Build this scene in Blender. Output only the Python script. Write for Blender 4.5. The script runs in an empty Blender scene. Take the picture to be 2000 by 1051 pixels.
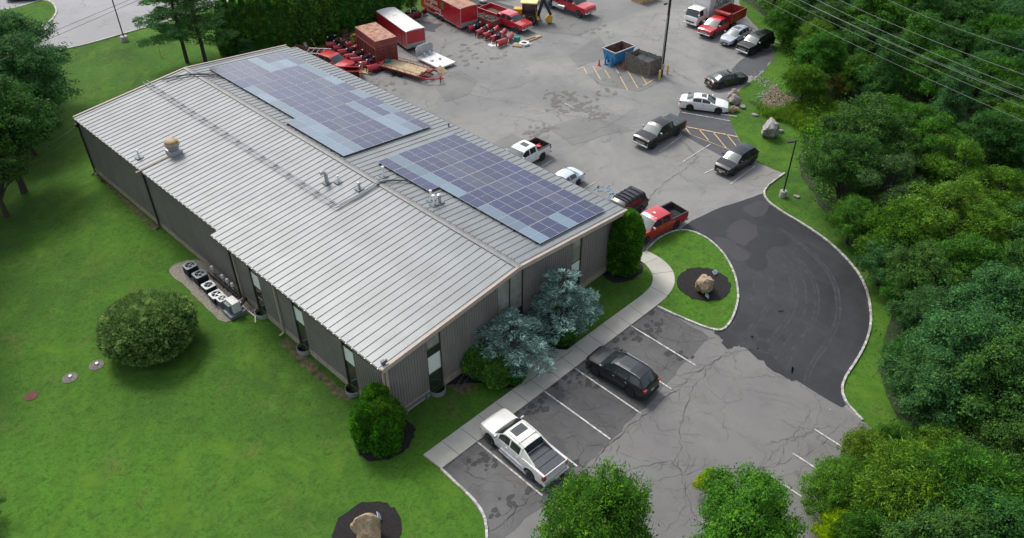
import bpy, math, random
import numpy as np
from mathutils import Vector, Matrix
R = math.radians
scene = bpy.context.scene
col = scene.collection
rng = np.random.default_rng(11)
random.seed(5)

# ---------------------------------------------------------------- camera, sky, sun, exposure
CAM = Vector((-18.344, -28.262, 39.0)); YAW = 0.800; PITCH = 0.668; FPX = 1579.3
cd = bpy.data.cameras.new('camera'); cam = bpy.data.objects.new('camera', cd); col.objects.link(cam)
cd.sensor_width = 36; cd.lens = FPX * 36 / 2000; cd.clip_end = 900; cd.clip_start = .5
cam.location = CAM
cam.rotation_euler = (math.pi / 2 - PITCH, 0, -YAW)
scene.camera = cam

SUN_EL, SUN_AZ = 52.0, 82.0          # azimuth measured from +x towards +y
world = bpy.data.worlds.new("World"); scene.world = world; world.use_nodes = True
wt = world.node_tree; bg = wt.nodes['Background']
sky = wt.nodes.new('ShaderNodeTexSky'); sky.sky_type = 'NISHITA'; sky.sun_disc = False
sky.sun_elevation = R(SUN_EL); sky.sun_rotation = R(90 - SUN_AZ); sky.dust_density = 3.0; sky.air_density = 1.0; sky.altitude = 100
hs_ = wt.nodes.new('ShaderNodeHueSaturation'); hs_.inputs['Saturation'].default_value = .45   # thin overcast greys the sky
wt.links.new(sky.outputs[0], hs_.inputs['Color']); wt.links.new(hs_.outputs[0], bg.inputs[0]); bg.inputs[1].default_value = 0.15
sd = bpy.data.lights.new('sun', 'SUN'); so = bpy.data.objects.new('sun', sd); col.objects.link(so)
sd.energy = 1.5; sd.angle = R(16); sd.color = (1, .95, .87)
dv = Vector((math.cos(R(SUN_EL)) * math.cos(R(SUN_AZ)), math.cos(R(SUN_EL)) * math.sin(R(SUN_AZ)), math.sin(R(SUN_EL))))
so.rotation_euler = dv.to_track_quat('Z', 'Y').to_euler(); so.location = (0, 0, 60)
scene.view_settings.view_transform = 'Standard'; scene.view_settings.look = 'None'
scene.view_settings.exposure = 0.6; scene.view_settings.gamma = 1.0

# ---------------------------------------------------------------- survey helpers
_F = Vector((math.sin(YAW) * math.cos(PITCH), math.cos(YAW) * math.cos(PITCH), -math.sin(PITCH)))
_R = Vector((math.cos(YAW), -math.sin(YAW), 0)); _U = _R.cross(_F)
def G(px, py, z=0.0):
    """surveyed position, at height z, of what the photograph (2000x1051) shows at px,py"""
    d = _F + _R * ((px - 1000) / FPX) - _U * ((py - 525.5) / FPX)
    return CAM + d * ((z - CAM.z) / d.z)
def GXY(px, py, z=0.0):
    p = G(px, py, z); return (p.x, p.y)
def dist(px, py, z=0.0): return (G(px, py, z) - CAM).dot(_F)

# ---------------------------------------------------------------- object helpers
def tag(o, label=None, cat=None, group=None, kind=None):
    if label: o['label'] = label
    if cat: o['category'] = cat
    if group: o['group'] = group
    if kind: o['kind'] = kind
    return o
def empty(name, loc=(0, 0, 0), rz=0.0, label=None, cat=None, group=None, parent=None):
    o = bpy.data.objects.new(name, None); col.objects.link(o); o.location = loc; o.rotation_euler = (0, 0, rz)
    o.empty_display_size = .3; o.parent = parent
    return tag(o, label, cat, group)
def children(o): return [c for c in o.children]
def copy_tree(o, parent=None):
    c = o.copy(); col.objects.link(c); c.parent = parent
    for ch in children(o): copy_tree(ch, c)
    return c
def mesh_np(name, V, F):
    """V (n,3) array, F list of index tuples or (m,4) array"""
    me = bpy.data.meshes.new(name)
    if isinstance(F, np.ndarray):
        n, m, k = len(V), len(F), F.shape[1]
        me.vertices.add(n); me.vertices.foreach_set('co', np.asarray(V, dtype=np.float32).ravel())
        me.loops.add(m * k); me.loops.foreach_set('vertex_index', F.astype(np.int32).ravel())
        me.polygons.add(m); me.polygons.foreach_set('loop_start', np.arange(0, m * k, k, dtype=np.int32))
        me.update(calc_edges=True)
    else:
        me.from_pydata([tuple(v) for v in V], [], [tuple(f) for f in F]); me.update()
    return me
def link(name, me, m, parent=None, smooth=None):
    o = bpy.data.objects.new(name, me); col.objects.link(o); o.parent = parent
    if m: me.materials.append(m)
    if smooth is not None:
        me.polygons.foreach_set('use_smooth', [True] * len(me.polygons))
        me.set_sharp_from_angle(angle=R(smooth))
    return o
class MB:
    def __init__(s): s.v = []; s.f = []
    def add(s, vs, fs):
        n = len(s.v); s.v += [tuple(v) for v in vs]; s.f += [tuple(i + n for i in f) for f in fs]; return s
    def box(s, x0, x1, y0, y1, z0, z1, M=None):
        v = [Vector((x, y, z)) for z in (z0, z1) for y in (y0, y1) for x in (x0, x1)]
        if M is not None: v = [M @ p for p in v]
        return s.add(v, [(0, 2, 3, 1), (4, 5, 7, 6), (0, 1, 5, 4), (2, 6, 7, 3), (0, 4, 6, 2), (1, 3, 7, 5)])
    def bar(s, a, b, w, h=None, up=(0, 0, 1)):
        a = Vector(a); b = Vector(b); d = b - a; L = d.length; d = d.normalized(); h = h or w
        u = Vector(up)
        if abs(d.dot(u)) > .95: u = Vector((1, 0, 0))
        r = d.cross(u).normalized(); u = r.cross(d)
        M = Matrix((( d.x, r.x, u.x, a.x), (d.y, r.y, u.y, a.y), (d.z, r.z, u.z, a.z), (0, 0, 0, 1)))
        return s.box(0, L, -w / 2, w / 2, -h / 2, h / 2, M)
    def tube(s, pts, rad, n=8, cap=True):
        pts = [Vector(p) for p in pts]; k = len(pts)
        rs = rad if isinstance(rad, (list, tuple)) else [rad] * k
        base = len(s.v); prev = None
        for i, p in enumerate(pts):
            d = (pts[min(i + 1, k - 1)] - pts[max(i - 1, 0)]).normalized()
            a = Vector((1, 0, 0)) if abs(d.x) < .9 else Vector((0, 1, 0))
            if prev is not None: a = prev
            r = (a - d * a.dot(d)).normalized(); prev = r; u = d.cross(r)
            for j in range(n):
                t = 2 * math.pi * j / n
                s.v.append(tuple(p + (r * math.cos(t) + u * math.sin(t)) * rs[i]))
        for i in range(k - 1):
            for j in range(n):
                a = base + i * n + j; b = base + i * n + (j + 1) % n
                s.f.append((a, b, b + n, a + n))
        if cap:
            s.f.append(tuple(base + j for j in reversed(range(n)))); s.f.append(tuple(base + (k - 1) * n + j for j in range(n)))
        return s
    def lathe(s, prof, c=(0, 0, 0), n=16, axis='z', cap=True):
        base = len(s.v); c = Vector(c)
        for (r, z) in prof:
            for j in range(n):
                t = 2 * math.pi * j / n; x, y = r * math.cos(t), r * math.sin(t)
                p = (x, y, z) if axis == 'z' else ((x, z, y) if axis == 'y' else (z, x, y))
                s.v.append(tuple(c + Vector(p)))
        for i in range(len(prof) - 1):
            for j in range(n):
                a = base + i * n + j; b = base + i * n + (j + 1) % n
                f = (a, b, b + n, a + n)
                s.f.append(f if axis != 'y' else f[::-1])
        if cap:
            s.f.append(tuple(base + j for j in range(n))[::-1]); s.f.append(tuple(base + (len(prof) - 1) * n + j for j in range(n)))
        return s
    def prism(s, poly, z0, z1, axis='z'):
        n = len(poly)
        def P(a, b, z): return (a, b, z) if axis == 'z' else ((a, z, b) if axis == 'y' else (z, a, b))
        vs = [P(a, b, z0) for a, b in poly] + [P(a, b, z1) for a, b in poly]
        fs = [tuple(range(n))[::-1], tuple(range(n, 2 * n))] + [(i, (i + 1) % n, n + (i + 1) % n, n + i) for i in range(n)]
        return s.add(vs, fs)
    def build(s, name, m, parent=None, smooth=None, bevel=0, label=None):
        me = mesh_np(name, s.v, s.f)
        import bmesh
        bm = bmesh.new(); bm.from_mesh(me); bmesh.ops.recalc_face_normals(bm, faces=bm.faces)
        if bevel:
            bmesh.ops.bevel(bm, geom=[e for e in bm.edges if len(e.link_faces) == 2 and e.calc_face_angle(0) > .6], offset=bevel, segments=1, affect='EDGES')
        bm.to_mesh(me); bm.free()
        o = link(name, me, m, parent, smooth)
        if label: o['label'] = label
        return o

# ---------------------------------------------------------------- materials
def newmat(name):
    m = bpy.data.materials.new(name); m.use_nodes = True; nt = m.node_tree
    return m, nt, nt.nodes['Principled BSDF']
def N(nt, t, **kw):
    n = nt.nodes.new(t)
    for k, v in kw.items():
        if k.startswith('i_'): n.inputs[k[2:].replace('_', ' ')].default_value = v
        else: setattr(n, k, v)
    return n
def coords(nt): return N(nt, 'ShaderNodeTexCoord').outputs['Object']
def noise(nt, vec, scale, detail=4, rough=.55, stretch=None, dist=0):
    if stretch:
        mp = N(nt, 'ShaderNodeMapping'); mp.inputs['Scale'].default_value = stretch; nt.links.new(vec, mp.inputs[0]); vec = mp.outputs[0]
    n = N(nt, 'ShaderNodeTexNoise'); n.inputs['Scale'].default_value = scale; n.inputs['Detail'].default_value = detail
    n.inputs['Roughness'].default_value = rough; n.inputs['Distortion'].default_value = dist
    nt.links.new(vec, n.inputs['Vector']); return n.outputs[0]
def ramp(nt, fac, stops):
    r = N(nt, 'ShaderNodeValToRGB'); e = r.color_ramp.elements
    while len(e) < len(stops): e.new(.5)
    for k, (p, c) in enumerate(stops):
        e[k].position = p; e[k].color = (c if len(c) == 4 else (*c, 1)) if isinstance(c, (tuple, list)) else (c, c, c, 1)
    nt.links.new(fac, r.inputs[0]); return r.outputs[0]
def mix(nt, fac, a, b, mode='MIX'):
    m = N(nt, 'ShaderNodeMix', data_type='RGBA', blend_type=mode)
    for s, v in ((m.inputs[0], fac), (m.inputs[6], a), (m.inputs[7], b)):
        if hasattr(v, 'is_output'): nt.links.new(v, s)
        else: s.default_value = v if not isinstance(v, (tuple, list)) else ((*v, 1) if len(v) == 3 else v)
    return m.outputs[2]
def bump(nt, bs, h, strength=.3, dist=.02):
    b = N(nt, 'ShaderNodeBump'); b.inputs['Strength'].default_value = strength; b.inputs['Distance'].default_value = dist
    nt.links.new(h, b.inputs['Height']); nt.links.new(b.outputs[0], bs.inputs['Normal'])
def scl(c, k): return tuple(min(1, x * k) for x in c)
def mat(name, c, rough=.6, metal=0, var=.25, scale=6, coat=0, bmp=0, detail=4, c2=None):
    m, nt, bs = newmat(name); co = coords(nt)
    n = noise(nt, co, scale, detail)
    cc = ramp(nt, n, [(.3, scl(c, 1 - var)), (.7, c2 or scl(c, 1 + var * .6))])
    nt.links.new(cc, bs.inputs['Base Color'])
    bs.inputs['Roughness'].default_value = rough; bs.inputs['Metallic'].default_value = metal
    bs.inputs['Coat Weight'].default_value = coat; bs.inputs['Coat Roughness'].default_value = .08
    if bmp: bump(nt, bs, noise(nt, co, scale * 6, 5), bmp)
    return m
def paint(name, c, rough=.35): return mat(name, c, rough, 0, .08, 1.5, coat=.8 if max(c) > .1 else .25)
M = {}
M['white_paint'] = paint('white_paint', (.74, .74, .72)); M['pearl'] = paint('pearl_paint', (.70, .69, .65))
M['red_paint'] = paint('red_paint', (.46, .012, .022)); M['black_paint'] = paint('black_paint', (.004, .004, .0055), .3)
M['navy_paint'] = paint('navy_paint', (.005, .007, .014), .3); M['grey_paint'] = paint('grey_paint', (.012, .013, .016), .3)
M['greengrey_paint'] = paint('greengrey_paint', (.020, .025, .023), .3); M['silver_paint'] = paint('silver_paint', (.34, .38, .43), .3)
M['paleblue_paint'] = paint('paleblue_paint', (.50, .58, .62)); M['brown_paint'] = paint('brown_paint', (.005, .004, .004), .3)
M['glass'] = mat('car_glass', (.022, .032, .034), .06, 0, .2, 2, coat=.5)
M['glass_light'] = mat('pale_reflection_glass', (.10, .135, .13), .08, 0, .35, 1.6, coat=1)  # windscreen reflection of the sky put into a paler glass colour
M['black'] = mat('black_plastic', (.014, .014, .015), .5); M['rubber'] = mat('tyre_rubber', (.018, .018, .019), .85)
M['chrome'] = mat('chrome', (.55, .56, .58), .18, .9, .1); M['alloy'] = mat('alloy', (.38, .39, .40), .3, .7, .15)
M['darkalloy'] = mat('dark_alloy', (.03, .03, .032), .35, .5); M['steelwheel'] = mat('white_wheel', (.55, .55, .55), .4)
M['taillight'] = mat('red_lens', (.45, .008, .01), .15, coat=1); M['headlight'] = mat('lamp_lens', (.55, .57, .58), .1, .2, coat=1)
M['plate'] = mat('plate', (.60, .55, .38), .5); M['bedliner'] = mat('bedliner', (.025, .026, .028), .8, bmp=.3)
M['tonneau'] = mat('tonneau_vinyl', (.035, .045, .055), .45, var=.3, scale=3)
M['bedred'] = mat('dump_bed_red', (.30, .022, .018), .5, var=.3, scale=2, c2=(.36, .05, .035)); M['rustred'] = mat('faded_red_steel', (.24, .055, .048), .7, var=.3, scale=1.2, bmp=.2)
M['rust'] = mat('rusty_steel', (.10, .035, .022), .85, var=.5, scale=2.5, c2=(.17, .10, .07), bmp=.3)
M['wire'] = mat('wire_metal', (.20, .21, .21), .5, .3, .1); M['galv'] = mat('galvanised', (.42, .43, .44), .45, .5, .2, 8); M['white_metal'] = mat('white_metal', (.66, .66, .64), .45, var=.12)
M['wood'] = mat('weathered_wood', (.17, .145, .12), .9, var=.4, scale=3, bmp=.4); M['deck_wood'] = mat('pale_deck_boards', (.42, .33, .20), .85, var=.35, scale=2.5, bmp=.3)
M['newwood'] = mat('fresh_lumber', (.50, .36, .20), .8, var=.3, scale=5); M['bark'] = mat('bark', (.055, .045, .036), .95, var=.4, scale=5, bmp=.6)
M['pole'] = mat('dark_pole_wood', (.035, .026, .020), .9, var=.4, scale=3, bmp=.4); M['greenpole'] = mat('dark_green_pole', (.012, .035, .022), .5)
M['blackpole'] = mat('black_pole', (.012, .012, .012), .5)
M['concrete'] = mat('concrete_footing', (.36, .35, .32), .9, var=.2, scale=4, bmp=.3); M['yellow'] = mat('yellow_paint', (.62, .46, .07), .5, var=.2)
M['orange'] = mat('orange_plastic', (.75, .07, .02), .5); M['teal'] = mat('teal_plastic', (.01, .20, .17), .5); M['blue'] = mat('pale_blue_steel', (.045, .25, .52), .55, var=.25, scale=3)
M['jcb'] = mat('machine_yellow', (.62, .36, .03), .45, var=.2); M['cream'] = mat('cream_roof', (.80, .62, .26), .5, var=.1)
M['plowred'] = mat('plow_red', (.40, .012, .02), .28, var=.25, scale=3, coat=.7); M['darkred'] = mat('maroon_steel', (.13, .010, .012), .5, var=.25, scale=3)
M['tan_metal'] = mat('tan_metal', (.40, .27, .15), .6, var=.35, scale=3); M['navy_steel'] = mat('dark_blue_steel', (.012, .018, .04), .4)
M['pipe_white'] = mat('white_pipe', (.78, .78, .76), .4, var=.08); M['dark_hole'] = mat('dark_interior', (.006, .006, .007), .9)
M['pad'] = mat('condenser_case', (.018, .028, .035), .55); M['condgrey'] = mat('condenser_grey_rim', (.12, .15, .17), .5); M['condwhite'] = mat('condenser_pale_rim', (.62, .62, .63), .5)
M['slate'] = mat('grey_blue_bench', (.15, .17, .21), .7, var=.3)
M['letter_white'] = mat('white_lettering', (.80, .76, .68), .5, var=.03); M['letter_blue'] = mat('blue_lettering', (.008, .06, .14), .5, var=.03); M['letter_dark'] = mat('dark_lettering', (.04, .05, .07), .5, var=.03)
M['letter_green'] = mat('green_emblem', (.05, .25, .08), .5)
def rockmat(name, a, b, c):
    m, nt, bs = newmat(name); co = coords(nt)
    n1 = noise(nt, co, 1.3, 6, .6, dist=.6); n2 = noise(nt, co, 9, 6, .7)
    cc = mix(nt, ramp(nt, n1, [(.38, 0.), (.6, 1.)]), a, b); cc = mix(nt, ramp(nt, n2, [(.5, 0.), (.72, 1.)]), cc, c)
    nt.links.new(cc, bs.inputs['Base Color']); bs.inputs['Roughness'].default_value = .9
    bump(nt, bs, noise(nt, co, 5, 9, .65), .9, .12); return m
M['rock_tan'] = rockmat('tan_rock', (.46, .34, .22), (.34, .23, .14), (.14, .10, .07))
M['rock_grey'] = rockmat('grey_rock', (.40, .38, .36), (.27, .25, .23), (.14, .13, .12))
# ---------------------------------------------------------------- ground materials
def grassmat():
    m, nt, bs = newmat('lawn_grass'); co = coords(nt)
    big = noise(nt, co, .055, 4, .6); mid = noise(nt, co, .45, 6, .65, dist=.5); fine = noise(nt, co, 5.5, 6, .8)
    c = mix(nt, ramp(nt, big, [(.36, 0.), (.62, 1.)]), (.038, .092, .018), (.072, .190, .018))
    c = mix(nt, ramp(nt, mid, [(.45, 0.), (.66, .85)]), c, (.076, .172, .022))
    c = mix(nt, ramp(nt, noise(nt, co, .8, 6, .7, dist=1.2), [(.56, 0.), (.72, .75)]), c, (.036, .080, .012))
    c = mix(nt, ramp(nt, noise(nt, co, .33, 7, .72), [(.55, 0.), (.70, .7)]), c, (.135, .125, .045))
    c = mix(nt, ramp(nt, noise(nt, co, 2.2, 7, .85, dist=.8), [(.34, .9), (.52, 0.)]), c, (.022, .056, .008))
    c = mix(nt, ramp(nt, fine, [(.34, .7), (.52, 0.)]), c, (.022, .052, .008))
    c = mix(nt, ramp(nt, noise(nt, co, 22, 3, .8), [(.52, 0.), (.72, .6)]), c, (.15, .27, .04))
    c = mix(nt, ramp(nt, noise(nt, co, .17, 6, .7, dist=1.), [(.54, 0.), (.66, .6)]), c, (.098, .190, .018))
    c = mix(nt, ramp(nt, noise(nt, co, 1.5, 8, .8), [(.60, 0.), (.72, .7)]), c, (.100, .100, .040))
    # mowing bands
    w = N(nt, 'ShaderNodeTexWave'); w.inputs['Scale'].default_value = .16; w.inputs['Distortion'].default_value = 2.5; w.inputs['Detail'].default_value = 2
    mp = N(nt, 'ShaderNodeMapping'); mp.inputs['Rotation'].default_value = (0, 0, R(24)); nt.links.new(co, mp.inputs[0]); nt.links.new(mp.outputs[0], w.inputs[0])
    c = mix(nt, ramp(nt, w.outputs[1], [(.3, 0.), (.8, .22)]), c, (.045, .115, .014))
    nt.links.new(c, bs.inputs['Base Color']); bs.inputs['Roughness'].default_value = .95; bs.inputs['Specular IOR Level'].default_value = .15
    bump(nt, bs, fine, .7, .08); return m
def asphalt(name, c, c2, stain=.5, crack=True, patchy=.4, agg=.25, streak=0):
    m, nt, bs = newmat(name); co = coords(nt)
    b = noise(nt, co, .10, 5, .6, dist=.8); md = noise(nt, co, .55, 6, .65)
    cc = mix(nt, ramp(nt, b, [(.38, 0.), (.64, 1.)]), c, c2)
    cc = mix(nt, ramp(nt, md, [(.5, 0.), (.75, patchy)]), cc, scl(c, .62))
    if stain: cc = mix(nt, ramp(nt, noise(nt, co, .22, 8, .72, dist=1.5), [(.60, 0.), (.70, stain)]), cc, scl(c, .36))
    if streak: cc = mix(nt, ramp(nt, noise(nt, co, .5, 4, .6, stretch=(1, .12, 1)), [(.5, 0.), (.7, streak)]), cc, scl(c2, 1.5))
    cc = mix(nt, ramp(nt, noise(nt, co, 14, 3, .9), [(.3, agg), (.55, 0.)]), cc, scl(c, .5))
    cc = mix(nt, ramp(nt, noise(nt, co, 9, 3, .9), [(.55, 0.), (.8, agg)]), cc, scl(c2, 1.5))
    if crack:
        for sc, th, msk in ((.22, .012, .44), (.75, .02, .54)):
            v = N(nt, 'ShaderNodeTexVoronoi'); v.feature = 'DISTANCE_TO_EDGE'; v.inputs['Scale'].default_value = sc
            wv = N(nt, 'ShaderNodeVectorMath', operation='MULTIPLY_ADD')
            nz = N(nt, 'ShaderNodeTexNoise'); nz.inputs['Scale'].default_value = .9; nz.inputs['Detail'].default_value = 6; nt.links.new(co, nz.inputs[0])
            nt.links.new(nz.outputs[1], wv.inputs[0]); wv.inputs[1].default_value = (1.8, 1.8, 0); nt.links.new(co, wv.inputs[2])
            nt.links.new(wv.outputs[0], v.inputs[0])
            ln = ramp(nt, v.outputs[0], [(0., 1.), (th, 0.)]); mk = ramp(nt, noise(nt, co, .13, 3), [(msk + .04, 0.), (msk + .12, .5)])
            mm = N(nt, 'ShaderNodeMath', operation='MULTIPLY'); nt.links.new(ln, mm.inputs[0]); nt.links.new(mk, mm.inputs[1])
            cc = mix(nt, mm.outputs[0], cc, scl(c, .25))
    nt.links.new(cc, bs.inputs['Base Color']); bs.inputs['Roughness'].default_value = .85
    bump(nt, bs, noise(nt, co, 18, 4, .8), .35, .02); return m
M['grass'] = grassmat()
M['asphalt_old'] = asphalt('old_asphalt', (.176, .176, .172), (.246, .244, .232), .5)
M['asphalt_lot'] = asphalt('worn_lot_asphalt', (.150, .148, .145), (.182, .179, .173), .3, patchy=.35)
M['asphalt_stall'] = asphalt('stained_stall_asphalt', (.070, .071, .074), (.128, .127, .125), .75, patchy=.6)
M['asphalt_blue'] = asphalt('dark_lane_asphalt', (.062, .064, .072), (.088, .09, .098), .3)
M['asphalt_new'] = asphalt('fresh_asphalt', (.013, .0145, .0175), (.036, .039, .044), .35, False, .35, .25, .35)
M['asphalt_wet'] = mat('sealer_patch', (.010, .010, .013), .55, var=.3, scale=2)
M['asphalt_grey'] = asphalt('scuffed_asphalt', (.036, .037, .042), (.050, .050, .056), .2, False, .3)
M['dirt'] = asphalt('stained_asphalt', (.125, .120, .110), (.165, .157, .142), .3, False)
M['tyre_mark'] = mat('tyre_polish', (.030, .032, .038), .75, var=.5, scale=1.5)
M['oil'] = asphalt('oily_asphalt', (.036, .035, .036), (.055, .053, .053), .2, False)
M['road'] = asphalt('road_asphalt', (.26, .26, .265), (.31, .31, .32), .2)
M['crack'] = mat('crack_tar', (.055, .053, .050), .9)
M['patch'] = asphalt('patched_asphalt', (.150, .152, .147), (.195, .195, .185), .3, False)
M['mulch'] = mat('dark_mulch', (.007, .006, .007), .95, var=.6, scale=12, bmp=1.0, c2=(.022, .019, .019))
M['gravel'] = mat('pea_gravel', (.22, .195, .16), .95, var=.6, scale=14, bmp=1.0, detail=6, c2=(.36, .33, .28))
M['soil'] = mat('bare_soil', (.16, .115, .08), .95, var=.5, scale=2.5, bmp=.6)
M['dry'] = mat('dry_thin_grass', (.075, .095, .030), .95, var=.6, scale=2.5, bmp=.6, c2=(.17, .14, .075)); M['forest_floor'] = mat('forest_floor', (.022, .040, .012), .95, var=.6, scale=.8, bmp=.8, c2=(.035, .060, .018))
M['line_white'] = mat('white_line_paint', (.50, .50, .48), .7, var=.6, scale=5)
M['line_yellow'] = mat('faded_yellow_line', (.60, .42, .22), .7, var=.4, scale=6)
M['line_blue'] = mat('faded_blue_paint', (.16, .32, .42), .8, var=.4, scale=4)
def walkmat():
    m, nt, bs = newmat('concrete_walk'); co = coords(nt)
    cc = mix(nt, ramp(nt, noise(nt, co, .35, 5, .6), [(.35, 0.), (.65, 1.)]), (.36, .35, .305), (.46, .445, .385))
    cc = mix(nt, ramp(nt, noise(nt, co, 7, 5, .8), [(.55, 0.), (.8, .4)]), cc, (.27, .26, .22))
    nt.links.new(cc, bs.inputs['Base Color']); bs.inputs['Roughness'].default_value = .9; bump(nt, bs, noise(nt, co, 25, 3), .2, .01); return m
M['walk'] = walkmat()
def kerbmat():
    m, nt, bs = newmat('granite_kerb'); g = N(nt, 'ShaderNodeNewGeometry')
    cc = ramp(nt, g.outputs['Random Per Island'], [(0, (.30, .29, .27)), (.5, (.46, .45, .42)), (1, (.60, .59, .55))])
    cc = mix(nt, ramp(nt, noise(nt, coords(nt), 12, 4), [(.45, 0.), (.7, .5)]), cc, (.2, .19, .17))
    nt.links.new(cc, bs.inputs['Base Color']); bs.inputs['Roughness'].default_value = .9; return m
M['kerb'] = kerbmat()

# ---------------------------------------------------------------- ground
def catmull(P, closed=False, n=8):
    P = [Vector(p).to_2d() for p in P]; out = []; k = len(P)
    for i in range(k if closed else k - 1):
        a = P[(i - 1) % k] if closed or i > 0 else P[0]; b = P[i]; c = P[(i + 1) % k]; d = P[(i + 2) % k] if closed or i + 2 < k else P[-1]
        for j in range(n):
            t = j / n
            out.append(.5 * ((2 * b) + (c - a) * t + (2 * a - 5 * b + 4 * c - d) * t * t + (3 * b - a - 3 * c + d) * t ** 3))
    if not closed: out.append(P[-1])
    return [(p.x, p.y) for p in out]
def PX(L, z=0): return [GXY(x, y, z) for x, y in L]
def sheet(name, poly, z, m, skirt=0.0, kind='structure'):
    import bmesh
    bm = bmesh.new(); vs = [bm.verts.new((x, y, z)) for x, y in poly]
    f = bm.faces.new(vs); bm.normal_update()
    if f.normal.z < 0: bmesh.ops.reverse_faces(bm, faces=[f])
    bmesh.ops.triangulate(bm, faces=bm.faces[:])
    me = bpy.data.meshes.new(name)
    if skirt:
        n = len(poly); lo = [bm.verts.new((x, y, z - skirt)) for x, y in poly]
        for i in range(n): bm.faces.new((vs[i], vs[(i + 1) % n], lo[(i + 1) % n], lo[i]))
        bmesh.ops.recalc_face_normals(bm, faces=bm.faces)
    bm.to_mesh(me); bm.free()
    return tag(link(name, me, m), kind=kind)
def ragged(poly, amp=.08, step=.35, seed=1, closed=True):
    rr = random.Random(seed); out = []; n = len(poly)
    for i in range(n if closed else n - 1):
        a = Vector(poly[i]); b = Vector(poly[(i + 1) % n]); k = max(1, int((b - a).length / step))
        for j in range(k):
            p = a.lerp(b, j / k); out.append((p.x + rr.uniform(-amp, amp), p.y + rr.uniform(-amp, amp)))
    return out
def kerb(name, path, w=.15, h=.13, block=.27):
    mb = MB(); rr = random.Random(3); acc = 0; pts = [Vector(p) for p in path]
    for a, b in zip(pts[:-1], pts[1:]):
        d = b - a; L = d.length
        if L < 1e-4: continue
        d /= L; nrm = Vector((-d.y, d.x)); k = max(1, round(L / block))
        for j in range(k):
            p = a + d * (L * j / k); q = a + d * (L * (j + 1) / k - .02); o = rr.uniform(-.012, .012)
            ww = w / 2; hh = h + rr.uniform(-.012, .012)
            c = [p + nrm * (ww + o), p - nrm * (ww - o), q - nrm * (ww - o), q + nrm * (ww + o)]
            mb.add([(v.x, v.y, -.02) for v in c] + [(v.x, v.y, hh) for v in c], [(4, 5, 6, 7), (0, 1, 5, 4), (1, 2, 6, 5), (2, 3, 7, 6), (3, 0, 4, 7)])
    return tag(mb.build(name, M['kerb']), kind='structure')
def ribbon(mb, a, b, w, z):
    a = Vector(a); b = Vector(b); d = (b - a).normalized(); n = Vector((-d.y, d.x)) * w / 2
    mb.add([(*(a + n), z), (*(a - n), z), (*(b - n), z), (*(b + n), z)], [(0, 1, 2, 3)])

BW, BL, HE, PT = 22.9, 43.5, 5.63, .0972        # roof width, length, eave height, pitch
ASP = .012
sheet('ground', [(-260, -160), (320, -160), (320, 330), (-260, 330)], 0, M['grass'])
curbR = PX([(1684, 822), (1655, 790), (1645, 764), (1651, 738), (1680, 692), (1697, 650), (1700, 610), (1690, 562), (1665, 520), (1620, 475), (1570, 440), (1530, 416), (1502, 396), (1492, 378), (1501, 362)])
curbR = catmull(curbR, n=6) + [GXY(1532, 339)]
curbL = catmull(PX([(862, 917), (905, 958), (930, 984), (947, 1015), (951, 1060), (948, 1110), (930, 1180)]), n=6)
edgeU = PX([(1510, 331), (1478, 316), (1455, 292), (1440, 270), (1428, 240), (1418, 205), (1440, 180), (1480, 150), (1503, 125), (1512, 100), (1495, 70), (1470, 45), (1445, 15), (1440, -20)])
edgeU = [edgeU[0]] + ragged(edgeU[1:], .12, .8, 4, False) + edgeU[-1:]
pave = curbR + edgeU + [(110, 60), (95, 95), (50, 100)] + PX([(880, -30), (842, 12), (805, 38), (745, 62), (690, 75), (640, 92), (590, 100)]) + [(21.5, 44.2), (21.5, 1.2)] + PX([(1230, 500), (1262, 492), (1330, 470), (1400, 560), (1330, 612), (1283, 598), (862, 917)]) + curbL[1:] + [(-6, -40), (30, -60)] + PX([(1900, 1100), (1790, 930), (1730, 860)])
sheet('parking_asphalt', pave, ASP, M['asphalt_old'])
lot = PX([(1283, 598), (1400, 650), (1460, 682), (1530, 727), (1600, 770), (1650, 796), (1684, 822), (1730, 862), (1790, 932), (1900, 1100)]) + [(30, -58), (-4, -39)] + curbL[-6:0:-1]
s1 = [GXY(862, 917)] + [GXY(1283, 598)]
sheet('lower_lot_asphalt', lot, ASP + .004, M['asphalt_lot'])
a0 = Vector(GXY(862, 917)); a1 = Vector(GXY(1283, 598)); u = (a1 - a0).normalized(); v_ = Vector((u.y, -u.x))
st = [a0 + u * .1, a1, a1 + v_ * 5.2, a0 + v_ * 5.4 + u * 3.2, a0 + v_ * 5.4 + u * .1]
st = [tuple(a0 + u * .15)] + [tuple(a1)] + [tuple(a1 + v_ * (4.6) - u * 0)] + [tuple(a1 + v_ * 5.4 - u * 8)] + [tuple(a0 + v_ * 5.9 + u * 6)] + [GXY(1075, 975)] + [GXY(985, 1051)] + [GXY(955, 1100)] + [GXY(951, 1058)] + [GXY(945, 1012)] + [GXY(926, 983)] + [GXY(900, 956)]
sheet('stall_asphalt', ragged(st, .10, .6, 8), ASP + .008, M['asphalt_stall'])
sheet('asphalt_lane', PX([(1345, 180), (1395, 195), (1418, 207), (1428, 240), (1440, 270), (1455, 292), (1476, 314), (1440, 322), (1380, 290), (1330, 262), (1322, 232)]), ASP + .005, M['asphalt_blue'])
sheet('wet_asphalt_edge', ragged(PX([(1468, 100), (1512, 96), (1510, 112), (1500, 130), (1470, 150), (1440, 148), (1430, 130)]), .3, .8, 3), ASP + .006, M['asphalt_blue'])
newa = PX([(1328, 452), (1345, 436), (1400, 408), (1450, 392), (1494, 376)]) + curbR[-8::-1]
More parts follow.
